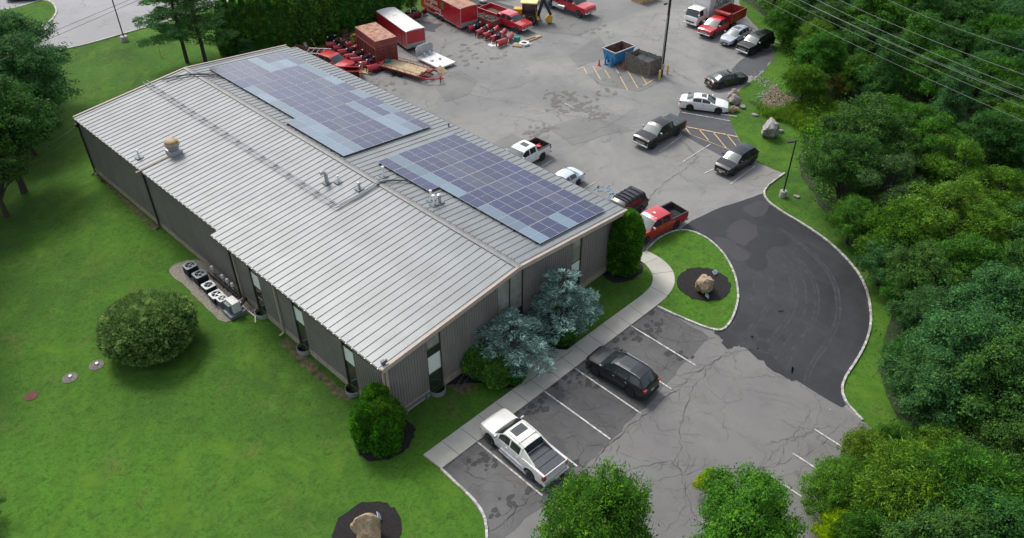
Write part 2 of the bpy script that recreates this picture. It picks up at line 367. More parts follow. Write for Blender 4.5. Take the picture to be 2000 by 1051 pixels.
newa = PX([(1322, 455), (1350, 432), (1400, 408), (1450, 392), (1491, 378)]) + [c for c in curbR[-9::-1]][:72] + PX([(1645, 797), (1600, 772), (1530, 727), (1460, 682), (1395, 652)]) + PX([(1395, 630), (1420, 560), (1390, 500)])
sheet('fresh_asphalt_drive', ragged(newa, .03, .6, 5), ASP + .012, M['asphalt_new'])
for k, (pl, mm) in enumerate([([(1360, 470), (1385, 455), (1420, 450), (1440, 420), (1475, 430), (1490, 450), (1530, 460), (1540, 475), (1500, 490), (1495, 520), (1475, 528), (1455, 510), (1470, 495), (1440, 480), (1420, 470), (1400, 480)], 'asphalt_wet'),
        ([(1420, 452), (1445, 428), (1478, 446), (1470, 470), (1450, 480), (1425, 468)], 'asphalt_grey'), ([(1395, 462), (1425, 470), (1462, 500), (1450, 512), (1415, 495)], 'asphalt_grey'),
        ([(1481, 644), (1495, 640), (1509, 644), (1505, 655), (1492, 661), (1480, 654)], 'asphalt_wet'), ([(1478, 670), (1492, 666), (1504, 678), (1500, 686), (1480, 682)], 'asphalt_wet'),
        ([(1466, 658), (1474, 657), (1474, 664), (1467, 664)], 'asphalt_wet'), ([(1520, 610), (1530, 608), (1530, 614)], 'asphalt_wet'), ([(1528, 656), (1536, 660), (1530, 667), (1522, 663)], 'asphalt_wet'),
        ([(1400, 648), (1415, 645), (1438, 655), (1440, 670), (1425, 682), (1410, 665)], 'asphalt_wet'), ([(1546, 722), (1552, 718), (1552, 728), (1545, 730)], 'asphalt_wet'), ([(1460, 680), (1500, 695), (1545, 730), (1545, 744), (1500, 715)], 'asphalt_wet'),
        ([(1430, 640), (1450, 620), (1460, 630), (1445, 650)], 'asphalt_wet'), ([(1450, 408), (1488, 392), (1500, 402), (1480, 425)], 'asphalt_grey')]):
    sheet('sealer_patch', ragged(catmull(PX(pl), True, 4), .16, .3, 20 + k), ASP + .017 + .002 * (k % 3), M[mm])
for k, (pl, mm) in enumerate([([(850, 145), (900, 138), (935, 160), (890, 182), (858, 165)], 'patch'),
        ([(1070, 250), (1130, 230), (1180, 235), (1240, 255), (1190, 262), (1120, 285)], 'patch'), ([(1330, 925), (1280, 940), (1250, 935), (1215, 905), (1240, 888)], 'patch'), ([(980, 40), (1060, 30), (1180, 30), (1170, 55), (1130, 70), (1060, 62)], 'patch'),
        ([(940, 290), (1000, 262), (1030, 275), (1075, 262), (1060, 285)], 'patch'), ([(1110, 110), (1170, 70), (1195, 110), (1130, 130)], 'patch'), ([(820, 40), (862, 48), (850, 62), (800, 60), (780, 45)], 'asphalt_blue'), ([(1200, 130), (1290, 160), (1250, 180), (1170, 165), (1150, 145)], 'patch'),
        ([(1060, 862), (1080, 850), (1110, 890), (1085, 930), (1040, 940)], 'asphalt_blue'), ([(1160, 705), (1190, 700), (1210, 740), (1180, 750)], 'asphalt_blue'), ([(850, 170), (900, 150), (930, 165), (915, 185), (870, 200)], 'patch')]):
    sheet('pavement_patch', ragged(PX(pl), .25 if mm != 'patch' else .08, .5, 40 + k), ASP + .0145 + .001 * (k % 4), M[mm])
# blotchy stains and pothole scars
rs = random.Random(12); q = 0; SB = {'dirt': MB(), 'oil': MB()}
for (cx, cy, sx, sy, n_, mm) in [(1090, 190, 18, 7, 18, 'dirt'), (1130, 210, 22, 6, 22, 'dirt'), (1165, 224, 14, 6, 16, 'dirt'), (1235, 160, 30, 8, 9, 'dirt'), (1175, 180, 18, 8, 8, 'dirt'), (1060, 250, 16, 5, 9, 'dirt'), (1042, 262, 10, 4, 7, 'dirt'), (905, 55, 30, 6, 8, 'dirt'), (930, 100, 30, 10, 12, 'dirt'), (880, 120, 25, 12, 12, 'dirt'), (760, 165, 20, 6, 9, 'dirt'), (1060, 40, 40, 10, 14, 'dirt'), (1150, 60, 25, 8, 9, 'dirt'), (870, 40, 20, 6, 9, 'dirt'),
        (1090, 742, 14, 10, 9, 'oil'), (1145, 725, 14, 8, 9, 'oil'), (1165, 740, 12, 8, 7, 'oil'), (1010, 795, 18, 10, 12, 'oil'), (1050, 775, 14, 8, 8, 'oil'), (1240, 655, 20, 10, 9, 'oil'), (1275, 640, 16, 10, 7, 'oil'), (945, 905, 20, 14, 7, 'oil'), (1105, 925, 14, 12, 9, 'oil'), (1200, 690, 12, 8, 6, 'oil'), (1320, 690, 16, 8, 4, 'oil'), (1000, 985, 25, 14, 5, 'oil')]:
    for _ in range(n_ * 2):
        x, y = GXY(cx + rs.gauss(0, sx), cy + rs.gauss(0, sy)); r_ = rs.uniform(.06, .36) * (1.3 if mm != 'oil' else 1); q += 1
        pl = [(x + r_ * rs.uniform(.5, 1.2) * math.cos(t), y + r_ * rs.uniform(.5, 1.2) * math.sin(t) * .7) for t in [6.283 * k / 11 for k in range(11)]]
        pl = catmull(pl, True, 3); zz = ASP + .0182 + .00002 * q; SB.setdefault(mm, MB()).add([(x, y, zz)] + [(a_, b_, zz) for a_, b_ in pl], [(0, 1 + i, 1 + (i + 1) % len(pl)) for i in range(len(pl))])
for mm in SB: tag(SB[mm].build('pavement_stains' if mm == 'dirt' else 'oil_stains' if mm == 'oil' else 'sealer_stains', M[mm]), kind='structure')
# faint tyre polish following the bend of the drive
tm = MB(); cv = [Vector(p) for p in curbR[4:-14]]; rt_ = random.Random(31)
for off in (2.1, 2.35, 3.6, 3.85, 5.2, 5.5, 6.9, 7.15, 8.3, 4.5):
    a_, b_ = rt_.randint(0, 12), len(cv) - rt_.randint(1, 14); pts = []
    for i in range(a_ + 1, b_ - 1):
        d = (cv[i + 1] - cv[i - 1]).normalized(); pts.append(cv[i] + Vector((-d.y, d.x)) * off)
    for i in range(len(pts) - 1):
        s0_, s1_ = Vector(GXY(1395, 640)), Vector(GXY(1650, 786)); e_ = s1_ - s0_; w_ = pts[i + 1] - s0_
        if (pts[i + 1] - pts[i]).length > .02 and e_.x * w_.y - e_.y * w_.x > .8: ribbon(tm, pts[i], pts[i + 1], rt_.uniform(.14, .22), ASP + .0155 + .0001 * off)
tag(tm.build('tyre_marks', M['tyre_mark']), kind='structure')
# island with boulder
isl = catmull(PX([(1284, 600), (1330, 621), (1380, 641), (1410, 645), (1430, 622), (1441, 583), (1435, 540), (1415, 500), (1385, 470), (1350, 453), (1320, 452), (1288, 466), (1262, 490)]), n=6)
walk = [GXY(862, 917), GXY(1283, 598)] + catmull(PX([(1283, 598), (1303, 580), (1317, 556), (1313, 530), (1292, 508), (1262, 491)]), n=6)[1:] + catmull(PX([(1240, 505), (1262, 520), (1274, 540), (1271, 560), (1254, 578)]), n=6) + [GXY(827, 890)]
sheet('island_lawn', isl + PX([(1292, 508), (1313, 530), (1317, 556), (1303, 580)]), .10, M['grass'], .1)
kerb('island_kerb', isl); kerb('drive_kerb', curbR); kerb('lot_kerb', curbL)
sheet('walkway', walk, .115, M['walk'], .12)
sheet('entry_path', catmull(PX([(966, 682), (1000, 655), (1028, 643), (1050, 662), (1062, 672), (1080, 681), (1118, 684)], .1), n=4) + PX([(1022, 752), (1024, 728), (1012, 706)], .1), .108, M['walk'], .1)
mb = MB()
def joint(p, q, w=.035): ribbon(mb, GXY(*p, .118), GXY(*q, .118), w, .1175)
A0, A1, B0, B1 = Vector(GXY(827, 890, .115)), Vector(GXY(1254, 578, .115)), Vector(GXY(862, 917, .115)), Vector(GXY(1283, 598, .115))
for k in range(1, 14):
    t = k / 14; ribbon(mb, A0.lerp(A1, t), B0.lerp(B1, t), .03, .1175)
for p, q in [((1271, 560), (1305, 578)), ((1272, 535), (1314, 530)), ((1255, 516), (1285, 504)), ((1000, 655), (1035, 690)), ((1010, 704), (1060, 672)), ((1022, 752), (1118, 684))]: joint(p, q)
tag(mb.build('walkway_joints', M['crack']), kind='structure')
# beds
def ellipse(cx, cy, rx, ry, a=0, n=40): return [(cx + rx * math.cos(t) * math.cos(a) - ry * math.sin(t) * math.sin(a), cy + rx * math.cos(t) * math.sin(a) + ry * math.sin(t) * math.cos(a)) for t in [2 * math.pi * i / n for i in range(n)]]
def bed(px, py, rx, ry, z=.03, sd=0):
    x, y = GXY(px, py); return sheet('mulch_bed', ragged(ellipse(x, y, rx, ry), .09, .3, sd), z, M['mulch'], .03)
bed(1374, 557, 2.05, 2.0, .135, 1); bed(717, 1036, 1.95, 1.8, .03, 2); bed(754, 858, 1.9, 1.5, .03, 3); bed(1216, 525, 1.9, 1.4, .03, 4)
sheet('mulch_bed', ragged(catmull(PX([(872, 752), (905, 725), (965, 683), (1010, 706), (1024, 725), (1020, 752), (985, 758), (930, 748)]), True, 5), .07, .3, 5), .03, M['mulch'], .03)
sheet('mulch_bed', ragged(catmull(PX([(1028, 643), (1090, 605), (1130, 600), (1135, 640), (1120, 676), (1092, 686), (1062, 672)]), True, 5), .07, .3, 6), .03, M['mulch'], .03)
sheet('gravel_strip', ragged(catmull(PX([(330, 528), (360, 510), (400, 512), (440, 548), (490, 596), (500, 606), (470, 618), (435, 628), (400, 598), (362, 560)]), True, 5), .06, .3, 7), .02, M['gravel'], .02)
# bare strips along the walls, under the wires and by the boulders
for k, pl in enumerate([[(185, 340), (200, 352), (315, 448), (300, 450)], [(560, 660), (640, 735), (690, 782), (672, 785), (600, 722), (545, 665)], [(870, 745), (900, 735), (940, 755), (900, 770)]]):
    sheet('bare_soil', ragged(PX(pl), .22, .25, 60 + k), .006 + .002 * k, M['dry'])
sheet('bare_soil', ragged(catmull(PX([(1485, 190), (1510, 165), (1530, 180), (1570, 205), (1540, 225), (1500, 215)]), True, 4), .3, .6, 70), .008, M['soil'])
# road beyond the lawn
roadp = [GXY(-120, 175), GXY(60, 118), GXY(120, 98), GXY(170, 87), GXY(262, 61), GXY(300, 50), GXY(380, 26), GXY(430, 10), GXY(480, -8), GXY(560, -30), GXY(640, -60)] + [(60, 160), (-60, 200), (-70, 90)]
sheet('road', roadp, .012, M['road'])
kerb('road_kerb', roadp[:11], .18, .12, 1.2)
isl2 = catmull(PX([(-30, 30), (30, 16), (50, 10), (75, 3), (92, 2), (104, 8), (110, 20), (108, 30), (98, 42), (85, 51), (40, 66), (-20, 75)]), True, 5)
sheet('road_island_lawn', isl2, .09, M['grass'], .08); kerb('road_island_kerb', isl2 + isl2[:1], .22, .12, 1.)
# woodland floor
WOOD = PX([(1450, 0), (1480, 20), (1520, 60), (1545, 110), (1560, 170), (1500, 200), (1460, 195), (1490, 225), (1540, 235), (1570, 260), (1560, 330), (1600, 400), (1660, 470), (1730, 540), (1745, 620), (1720, 720), (1745, 800), (1760, 850)]) + [(30, -34), (60, -60), (170, -60), (190, 40), (120, 75), (90, 50)]
sheet('woodland_floor', ragged(WOOD, .3, 1.2, 80), .005, M['forest_floor'])

# markings
mw, my, mbu = MB(), MB(), MB(); ZL = ASP + .040
def line(mb, p, q, w=.10): ribbon(mb, GXY(*p), GXY(*q), w, ZL)
l0 = Vector(GXY(930, 862)); l1 = Vector(GXY(1063, 765)); step = (l1 - l0) / 2; e0 = Vector(GXY(1063, 972)) - l0
for k in range(6):
    if k == 4: a = Vector(GXY(1183, 678))
    elif k == 5: a = Vector(GXY(1232, 637))
    else: a = l0 + step * k
    ribbon(mw, a, a + e0.normalized() * 5.6, .11, ZL)
for p, q in [((1590, 839), (1740, 935)), ((1548, 886), (1700, 985)), ((1620, 800), (1622, 801)), ((1505, 930), (1655, 1032)), ((1330, 268), (1287, 298)), ((1388, 282), (1333, 317)), ((1400, 328), (1376, 339)), ((1475, 325), (1427, 360)), ((1323, 193), (1335, 196)), ((1331, 220), (1426, 237)),
             ((1078, 314), (1045, 334)), ((1162, 357), (1132, 374)), ((1102, 202), (1121, 212)), ((1224, 402), (1200, 417))]: line(mw, p, q)
for p, q, w in [((1333, 247), (1441, 268), .16), ((1338, 249), (1348, 263), .1), ((1364, 252), (1384, 275), .1), ((1392, 258), (1419, 291), .1), ((1419, 263), (1440, 289), .1), ((1347, 263), (1424, 293), .06),
             ((1139.6, 131.5), (1145.7, 145.5), .1), ((1139.6, 131.5), (1127, 138.5), .1), ((1158, 131), (1173, 156), .1), ((1181, 137), (1191, 153), .1), ((1201, 133), (1208, 144), .1), ((1211, 150), (1226, 178), .1), ((1225, 138), (1246, 173), .1), ((1253, 149), (1262, 163), .1), ((1256, 168), (1277, 156), .1)]: line(my, p, q, w)
for k, (cx, cy) in enumerate([(1176, 371), (1197, 386)]):
    c = Vector(GXY(cx, cy)); rr = random.Random(k)
    for j in range(16):
        t = rr.uniform(0, 6.28); r0 = rr.uniform(.35, .6); p = c + Vector((math.cos(t), math.sin(t))) * r0; ribbon(mbu, p, p + Vector((rr.uniform(-.6, .6), rr.uniform(-.3, .3))), .1, ZL)
tag(mw.build('white_parking_lines', M['line_white']), kind='structure'); tag(my.build('yellow_hatch_lines', M['line_yellow']), kind='structure'); tag(mbu.build('blue_parking_symbols', M['line_blue']), kind='structure')
# cracks
cr = MB(); rr = random.Random(9)
def crack(P, w=.05, z=ASP + .036, br=.35, amp=.16, depth=0):
    P = [Vector(p) for p in P]; pts = [P[0]]
    for a, b in zip(P[:-1], P[1:]):
        k = max(2, int((b - a).length / .35)); n = Vector((-(b - a).y, (b - a).x)).normalized()
        for j in range(1, k + 1):
            o = 0 if j == k else rr.uniform(-amp, amp); pts.append(a.lerp(b, j / k) + n * o)
    L = []; Rr = []
    for i, p in enumerate(pts):
        d = (pts[min(i + 1, len(pts) - 1)] - pts[max(i - 1, 0)]).normalized(); n = Vector((-d.y, d.x)); ww = w * rr.uniform(.2, 1.0) * .5 / 2
        if i in (0, len(pts) - 1): ww *= .2
        L.append((*(p + n * ww), z)); Rr.append((*(p - n * ww), z))
    m = len(pts); cr.add(L + Rr, [(i, m + i, m + i + 1, i + 1) for i in range(m - 1)])
    if depth < 2:
        for i in range(1, m - 1):
            if rr.random() < br:
                d = (pts[i + 1] - pts[i]).normalized(); t = rr.choice((-1, 1)) * rr.uniform(.5, 1.3); d = Vector((d.x * math.cos(t) - d.y * math.sin(t), d.x * math.sin(t) + d.y * math.cos(t)))
                crack([pts[i], pts[i] + d * rr.uniform(.4, 1.6)], w * .6, z + .0002 * rr.random(), br * .6, amp * .7, depth + 1)
for P, w, b in [([(1470, 682), (1430, 690), (1395, 706), (1350, 735), (1320, 765), (1290, 785), (1240, 825), (1200, 860), (1160, 905), (1130, 930)], .09, .6), ([(1395, 706), (1345, 770), (1330, 830), (1325, 900), (1332, 930), (1310, 900), (1280, 905), (1240, 915), (1205, 925)], .07, .8),
        ([(1332, 930), (1370, 915), (1420, 915), (1480, 920), (1540, 900), (1590, 880)], .06, .4), ([(1598, 782), (1560, 840), (1520, 880), (1490, 910)], .05, .3), ([(1332, 930), (1345, 975), (1360, 1010), (1380, 1051)], .05, .6), ([(1370, 800), (1430, 840), (1500, 890)], .03, .2),
        ([(1170, 770), (1210, 790), (1180, 700), (1150, 690)], .05, .5), ([(1130, 740), (1145, 790), (1180, 830), (1200, 860)], .05, .5), ([(1260, 620), (1290, 660), (1330, 670), (1380, 665), (1430, 655)], .06, .5), ([(1240, 640), (1265, 700), (1330, 735), (1370, 712)], .05, .4), ([(1120, 930), (1030, 975), (985, 1020), (950, 1040)], .08, .4), ([(1075, 745), (1120, 770), (1135, 800), (1190, 790)], .05, .7), ([(1005, 800), (1050, 820), (1100, 860), (1130, 850)], .05, .7), ([(1290, 600), (1310, 630), (1295, 655), (1250, 650)], .06, .8), ([(880, 910), (930, 935), (980, 930), (1040, 960)], .04, .6), ([(1190, 700), (1220, 690), (1240, 720), (1290, 725), (1310, 700)], .05, .8), ([(1330, 640), (1345, 680), (1330, 705)], .05, .7), ([(1150, 800), (1190, 830), (1240, 800), (1255, 770)], .05, .8),
        ([(1290, 1051), (1340, 985), (1332, 930)], .03, .4), ([(1450, 760), (1500, 790), (1560, 800), (1598, 782)], .025, .3), ([(1420, 720), (1450, 780), (1380, 790), (1345, 770)], .03, .5), ([(1372, 300), (1340, 330), (1300, 355), (1275, 380), (1262, 400)], .09, .15), ([(1450, 355), (1480, 365), (1520, 360)], .05, .2), ([(1060, 290), (1100, 272), (1150, 262), (1190, 245), (1240, 215)], .05, .3), ([(1080, 305), (1110, 300), (1150, 275)], .04, .3), ([(1260, 470), (1310, 420), (1330, 430), (1395, 408)], .03, .4), ([(770, 95), (820, 120), (900, 150), (960, 180), (1010, 170), (1060, 150)], .07, .2), ([(900, 182), (960, 195), (1040, 205), (1100, 225), (1185, 238)], .05, .3),
        ([(1240, 60), (1290, 85), (1340, 110), (1400, 130), (1440, 140)], .06, .15), ([(1140, 140), (1190, 180), (1250, 200), (1310, 220)], .05, .3), ([(1030, 60), (1090, 90), (1150, 100)], .05, .2), ([(1405, 320), (1440, 375), (1500, 372)], .035, .2), ([(1240, 300), (1290, 275), (1380, 300), (1420, 310)], .03, .2), ([(1010, 760), (1080, 800), (1140, 880), (1100, 920)], .04, .4), ([(1600, 870), (1640, 830), (1662, 815)], .05, .5)]:
    crack(PX(P), w, br=b)
tag(cr.build('pavement_cracks', M['crack']), kind='structure')
# ---------------------------------------------------------------- the building
def corr(name, c, per, direction, rough=.5, metal=.0):
    m, nt, bs = newmat(name); co = coords(nt)
    cc = mix(nt, ramp(nt, noise(nt, co, .5, 5, .6), [(.35, 0.), (.65, 1.)]), c, scl(c, .80))
    cc = mix(nt, ramp(nt, noise(nt, co, 1.0, 5, .7, stretch=direction), [(.5, 0.), (.75, .5)]), cc, scl(c, 1.25))
    nt.links.new(cc, bs.inputs['Base Color']); bs.inputs['Roughness'].default_value = rough; bs.inputs['Metallic'].default_value = metal; return m
M['wall'] = corr('ribbed_wall_panel', (.235, .22, .20), .3, (2, 2, .15))
M['wall_rib'] = M['wall']
M['roofm'] = corr('standing_seam_roof', (.205, .222, .226), .6, (.1, 3, 1), .42, .1)
M['fascia'] = mat('tan_fascia', (.42, .34, .28), .55, var=.15, scale=2); M['foundation'] = mat('tan_foundation', (.36, .30, .24), .9, var=.3, scale=3, bmp=.3)
M['winframe'] = mat('bronze_frame', (.07, .055, .035), .4); M['pale_panel'] = mat('pale_infill', (.80, .84, .80), .3, var=.08)  # bronze window frame; opaque pale panel filling one window row
M['winglass'] = mat('window_glass', (.03, .045, .035), .03, .0, .1, 1, coat=1); M['gutter'] = mat('dark_gutter', (.03, .028, .026), .5)
M['dash'] = mat('ridge_foam_closure', (.13, .09, .08), .8); M['ridge'] = mat('ridge_cap_metal', (.15, .155, .155), .5, var=.25, scale=3)
RX = BW / 2
def rz(x, up=0): return HE + PT * min(x, BW - x) + up
bld = empty('office_building', (0, 0, 0), label='long low metal building with ribbed grey walls and pale seamed gable roof', cat='building')
YN, YR, OFF = 19.13, 42.64, .58
roof = MB()
def slope(x0, x1, y0, y1, th=.10):
    roof.add([(x0, y0, rz(x0)), (x1, y0, rz(x1)), (x1, y1, rz(x1)), (x0, y1, rz(x0)), (x0, y0, rz(x0) - th), (x1, y0, rz(x1) - th), (x1, y1, rz(x1) - th), (x0, y1, rz(x0) - th)],
             [(0, 1, 2, 3), (7, 6, 5, 4), (0, 4, 5, 1), (1, 5, 6, 2), (2, 6, 7, 3), (3, 7, 4, 0)])
slope(0, RX, 0, YN); slope(OFF, RX, YN, BL); slope(RX, BW, 0, YR); slope(RX, BW - OFF, YR, BL)
y = .31; ribs = MB()
while y < BL - .1:
    xl = 0 if y < YN else OFF; xr = BW if y < YR else BW - OFF
    for (a, b) in ((xl + .06, RX - .12), (RX + .12, xr - .06)):
        za, zb = rz(a), rz(b); p = [(y - .05, 0), (y + .05, 0), (y + .024, .042), (y - .024, .042)]
        v = [(a + (0.002), yy, za + zz) for yy, zz in p] + [(b, yy, zb + zz) for yy, zz in p]
        roof.add(v, [(0, 1, 5, 4), (1, 2, 6, 5), (2, 3, 7, 6), (3, 0, 4, 7), (0, 3, 2, 1), (4, 5, 6, 7)])
    y += .61
roofo = roof.build('roof', M['roofm'], bld)
cap = MB(); zr = rz(RX)
cap.add([(RX - .22, .02, zr + .05), (RX, .02, zr + .085), (RX + .22, .02, zr + .05), (RX - .22, BL - .02, zr + .05), (RX, BL - .02, zr + .085), (RX + .22, BL - .02, zr + .05), (RX - .22, .02, zr + .02), (RX + .22, .02, zr + .02), (RX - .22, BL - .02, zr + .02), (RX + .22, BL - .02, zr + .02)],
        [(0, 1, 4, 3), (1, 2, 5, 4), (0, 3, 8, 6), (2, 7, 9, 5), (0, 6, 7, 2, 1), (3, 4, 5, 9, 8)])
capo = cap.build('ridge_cap', M['ridge'], roofo)
dm = MB(); y = .6
while y < BL - 1:
    x = RX + .26; dm = MB(); dm.box(x - .045, x + .045, y + .12, y + .49, rz(x) + .001, rz(x) + .07); dm.build('ridge_closure', M['dash'], roofo)
    y += .61
# fascia
for (a, b, y) in ((0, RX, -.05), (RX, BW, -.05)):
    fa = MB(); fa.add([(a, y, rz(a) + .06), (b, y, rz(b) + .06), (b, y, rz(b) - .26), (a, y, rz(a) - .26), (a, y + .16, rz(a) + .075), (b, y + .16, rz(b) + .075), (b, y + .16, rz(b) - .26), (a, y + .16, rz(a) - .26)], [(0, 3, 2, 1), (0, 1, 5, 4), (4, 5, 6, 7), (3, 7, 6, 2), (0, 4, 7, 3), (1, 2, 6, 5)]); fa.build('fascia', M['fascia'], bld)
for (a, b) in ((OFF, RX), (RX, BW - OFF)):
    y = BL - .1; fa = MB(); fa.add([(a, y, rz(a) + .09), (b, y, rz(b) + .09), (b, y, rz(b) - .24), (a, y, rz(a) - .24), (a, y + .16, rz(a) + .09), (b, y + .16, rz(b) + .09), (b, y + .16, rz(b) - .24), (a, y + .16, rz(a) - .24)], [(0, 3, 2, 1), (0, 1, 5, 4), (4, 5, 6, 7), (3, 7, 6, 2), (0, 4, 7, 3), (1, 2, 6, 5)]); fa.build('fascia', M['fascia'], bld)
# gutter along the left eave with pale clips, end caps
gu = MB(); gu.box(-.07, -.004, -.02, YN, HE - .14, HE - .02); gu.build('gutter', M['gutter'], bld); gu = MB(); gu.box(OFF - .07, OFF - .004, YN + .01, BL, rz(OFF) - .14, rz(OFF) - .02)
gu.build('gutter', M['gutter'], bld); gu = MB(); gu.box(BW + .004, BW + .07, -.02, YR, HE - .14, HE - .02); gu.build('gutter', M['gutter'], bld)
cl = MB(); y = .3
while y < BL:
    x = -.075 if y < YN else OFF - .075; cl = MB(); cl.box(x - .01, x + .05, y - .04, y + .04, rz(max(x, 0)) - .03, rz(max(x, 0)) - .005); cl.build('gutter_clip', M['galv'], bld); y += .61
WX0, WX1, WY0, WYB = .70, 22.25, .72, 43.25
def GP(px, py, ax, val):
    d = G(px, py, 0) - G(px, py, 10); a = G(px, py, 10); t = (val - a[ax]) / d[ax]; return a + d * t
LW = [GXY(514.7, 616.6)[1] + .1, GXY(597, 686)[1] + .1, GXY(689.7, 768)[1] + .1]   # windows on the long left wall
fw1 = GP(848, 690, 1, WY0).x; fw2 = GP(997, 570, 1, WY0).x; fw3 = GP(1127, 490, 1, WY0).x
FWIN = [(fw1, .6), (fw2, 1.25), (fw3, .55)]; M['shade'] = mat('window_with_pale_reflection', (.30, .30, .26), .15, var=.3, scale=1.5, coat=.6); M['conduit'] = mat('conduit_grey', (.26, .28, .30), .5, .2)  # upper front panes: pale reflections painted into an opaque colour
# walls, cut at the windows; foundation strip below
FH = .62
def wall_run(name, along, fixed, a, b, holes, topf, outward):
    mb = MB(); fo = MB(); edges = [a]
    for c, h in sorted(holes): edges += [c - h, c + h]
    edges.append(b)
    for i in range(0, len(edges), 2):
        p, q = edges[i], edges[i + 1]
        k = max(1, int((q - p) / .21)); 
        for (off, s) in ((0, 0),):
            cuts = [p + (q - p) * j / k for j in range(k + 1)]
            if along == 'x' and p < RX < q: cuts = sorted(cuts + [RX])
            for c0, c1 in zip(cuts[:-1], cuts[1:]):
                z0, z1 = topf(c0), topf(c1); o0, o1 = fixed, fixed - outward * .18
                if along == 'x': v = [(c0, o0, FH), (c1, o0, FH), (c1, o0, z1), (c0, o0, z0), (c0, o1, FH), (c1, o1, FH), (c1, o1, z1), (c0, o1, z0)]
                else: v = [(o0, c0, FH), (o0, c1, FH), (o0, c1, z1), (o0, c0, z0), (o1, c0, FH), (o1, c1, FH), (o1, c1, z1), (o1, c0, z0)]
                mb.add(v, [(0, 1, 2, 3), (3, 2, 6, 7), (7, 6, 5, 4)])
                m_ = (c0 + c1) / 2; rw, rd = .042, .04; z = topf(m_)
                f0, f1 = fixed, fixed + outward * rd
                if along == 'x': v = [(m_ - rw, f0, FH), (m_ - rw * .6, f1, FH), (m_ + rw * .6, f1, FH), (m_ + rw, f0, FH), (m_ - rw, f0, z), (m_ - rw * .6, f1, z), (m_ + rw * .6, f1, z), (m_ + rw, f0, z)]
                else: v = [(f0, m_ - rw, FH), (f1, m_ - rw * .6, FH), (f1, m_ + rw * .6, FH), (f0, m_ + rw, FH), (f0, m_ - rw, z), (f1, m_ - rw * .6, z), (f1, m_ + rw * .6, z), (f0, m_ + rw, z)]
                mb.add(v, [(0, 1, 5, 4), (1, 2, 6, 5), (2, 3, 7, 6), (0, 3, 2, 1)])
        lo, hi = sorted((fixed + outward * .01, fixed - outward * .25))
        if along == 'x': fo.box(p, q, lo, hi, -.1, FH - .004)
        else: fo.box(lo, hi, p, q, -.1, FH - .004)
    mb.build(name, M['wall'], bld); fo.build('foundation', M['foundation'], bld)
tz = lambda off: (lambda c: rz(c) - .13)
wall_run('front_wall', 'x', WY0, WX0, WX1, FWIN, lambda c: rz(c) - .13, -1)
wall_run('side_wall', 'y', WX0, WY0, YN - 1.0, [(c, .62) for c in LW], lambda c: rz(WX0) - .15, -1)
wall_run('side_wall', 'y', WX0 + .12, YN - 1.0, WYB, [], lambda c: rz(WX0) - .15, -1)
wall_run('side_wall', 'y', WX1, WY0, WYB, [], lambda c: rz(WX1) - .15, 1)
wall_run('rear_wall', 'x', WYB, WX0, WX1, [], lambda c: rz(c) - .13, 1)
inn = MB(); inn.box(WX0 + .35, WX1 - .35, WY0 + .35, WYB - .35, .02, .1); inn.build('floor_slab', M['dark_hole'], bld)
# windows
def window(along, c, h, fixed, outward, top, glass_split):
    w = empty('window', (0, 0, 0), parent=bld); fr = MB(); gl = MB(); spn = MB(); d = fixed - outward * .10
    def slab(m, a0, a1, z0, z1, o0, o1):
        lo, hi = sorted((o0, o1))
        if along == 'x': m.box(a0, a1, lo, hi, z0, z1)
        else: m.box(lo, hi, a0, a1, z0, z1)
    t = .06
    for a in (c - h, c + h - t): slab(fr, a, a + t, .25, top, d - .04 * outward, d + .09 * outward)
    zs = [.25] + glass_split + [top]
    for z in zs: slab(fr, c - h + t, c + h - t, z - .03, z + .03, d - .03 * outward, d + .04 * outward)
    if h > .8: slab(fr, c - .04, c + .04, .28, top - .03, d - .03 * outward, d + .05 * outward)
    for i, (z0, z1) in enumerate(zip(zs[:-1], zs[1:])):
        for a0, a1 in (((c - h + t, c + h - t),) if h < .8 else ((c - h + t, c - .04), (c + .04, c + h - t))):
            pale = along == 'x' and i in ({4: (3,), 3: (2,)}.get(len(zs) - 1, (1,)))  # top row of the front windows carries the painted reflection
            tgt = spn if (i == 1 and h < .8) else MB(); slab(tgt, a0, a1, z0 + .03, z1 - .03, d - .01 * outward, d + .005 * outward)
            if tgt is not spn: tgt.build('pane', M['shade'] if pale else M['winglass'], w)  # 'shade' is the pale colour with the painted reflection
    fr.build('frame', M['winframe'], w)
    if spn.v: spn.build('pale_panel', M['pale_panel'], w)
    # dark reveal behind
    bk = MB(); slab(bk, c - h, c + h, .1, top, d - .35 * outward, d - .25 * outward); bk.build('blind', mat('window_interior', (.10, .10, .09), .8), w)  # dark backing slab behind the panes
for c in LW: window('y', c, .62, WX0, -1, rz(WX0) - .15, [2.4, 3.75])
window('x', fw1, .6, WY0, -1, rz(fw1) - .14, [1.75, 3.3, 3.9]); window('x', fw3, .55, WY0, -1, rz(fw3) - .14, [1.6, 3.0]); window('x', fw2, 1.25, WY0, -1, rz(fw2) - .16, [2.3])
# downspouts and corner trims
def spout(x, y, m, w=.11, top=None, name='downspout'):
    mb = MB(); mb.box(x - w, x, y - w / 2, y + w / 2, .15, (top or HE - .1)); mb.bar((x - w / 2, y, .2), (x - .45, y, .08), .1); mb.build(name, m, bld)
GX = WX0 - .06
spout(GX + .1, WYB + .05, M['gutter'], .13); spout(GX + .1, GP(293, 390, 0, .6).y, M['gutter'], .12); spout(GX, YN - .95, M['gutter'], .14); spout(GX, YN - 1.25, M['fascia'], .10)
spout(GX, GP(546, 610, 0, .6).y, M['fascia'], .13); spout(GX, .80, M['fascia'], .13)
tr = MB(); tr.box(WX0 - .06, WX0 + .14, WY0 - .07, WY0 - .052, .5, HE - .2); tr.box(WX1 - .02, WX1 + .07, WY0 - .07, WY0 + .05, .5, HE - .2); tr.build('corner_trim', M['fascia'], bld)
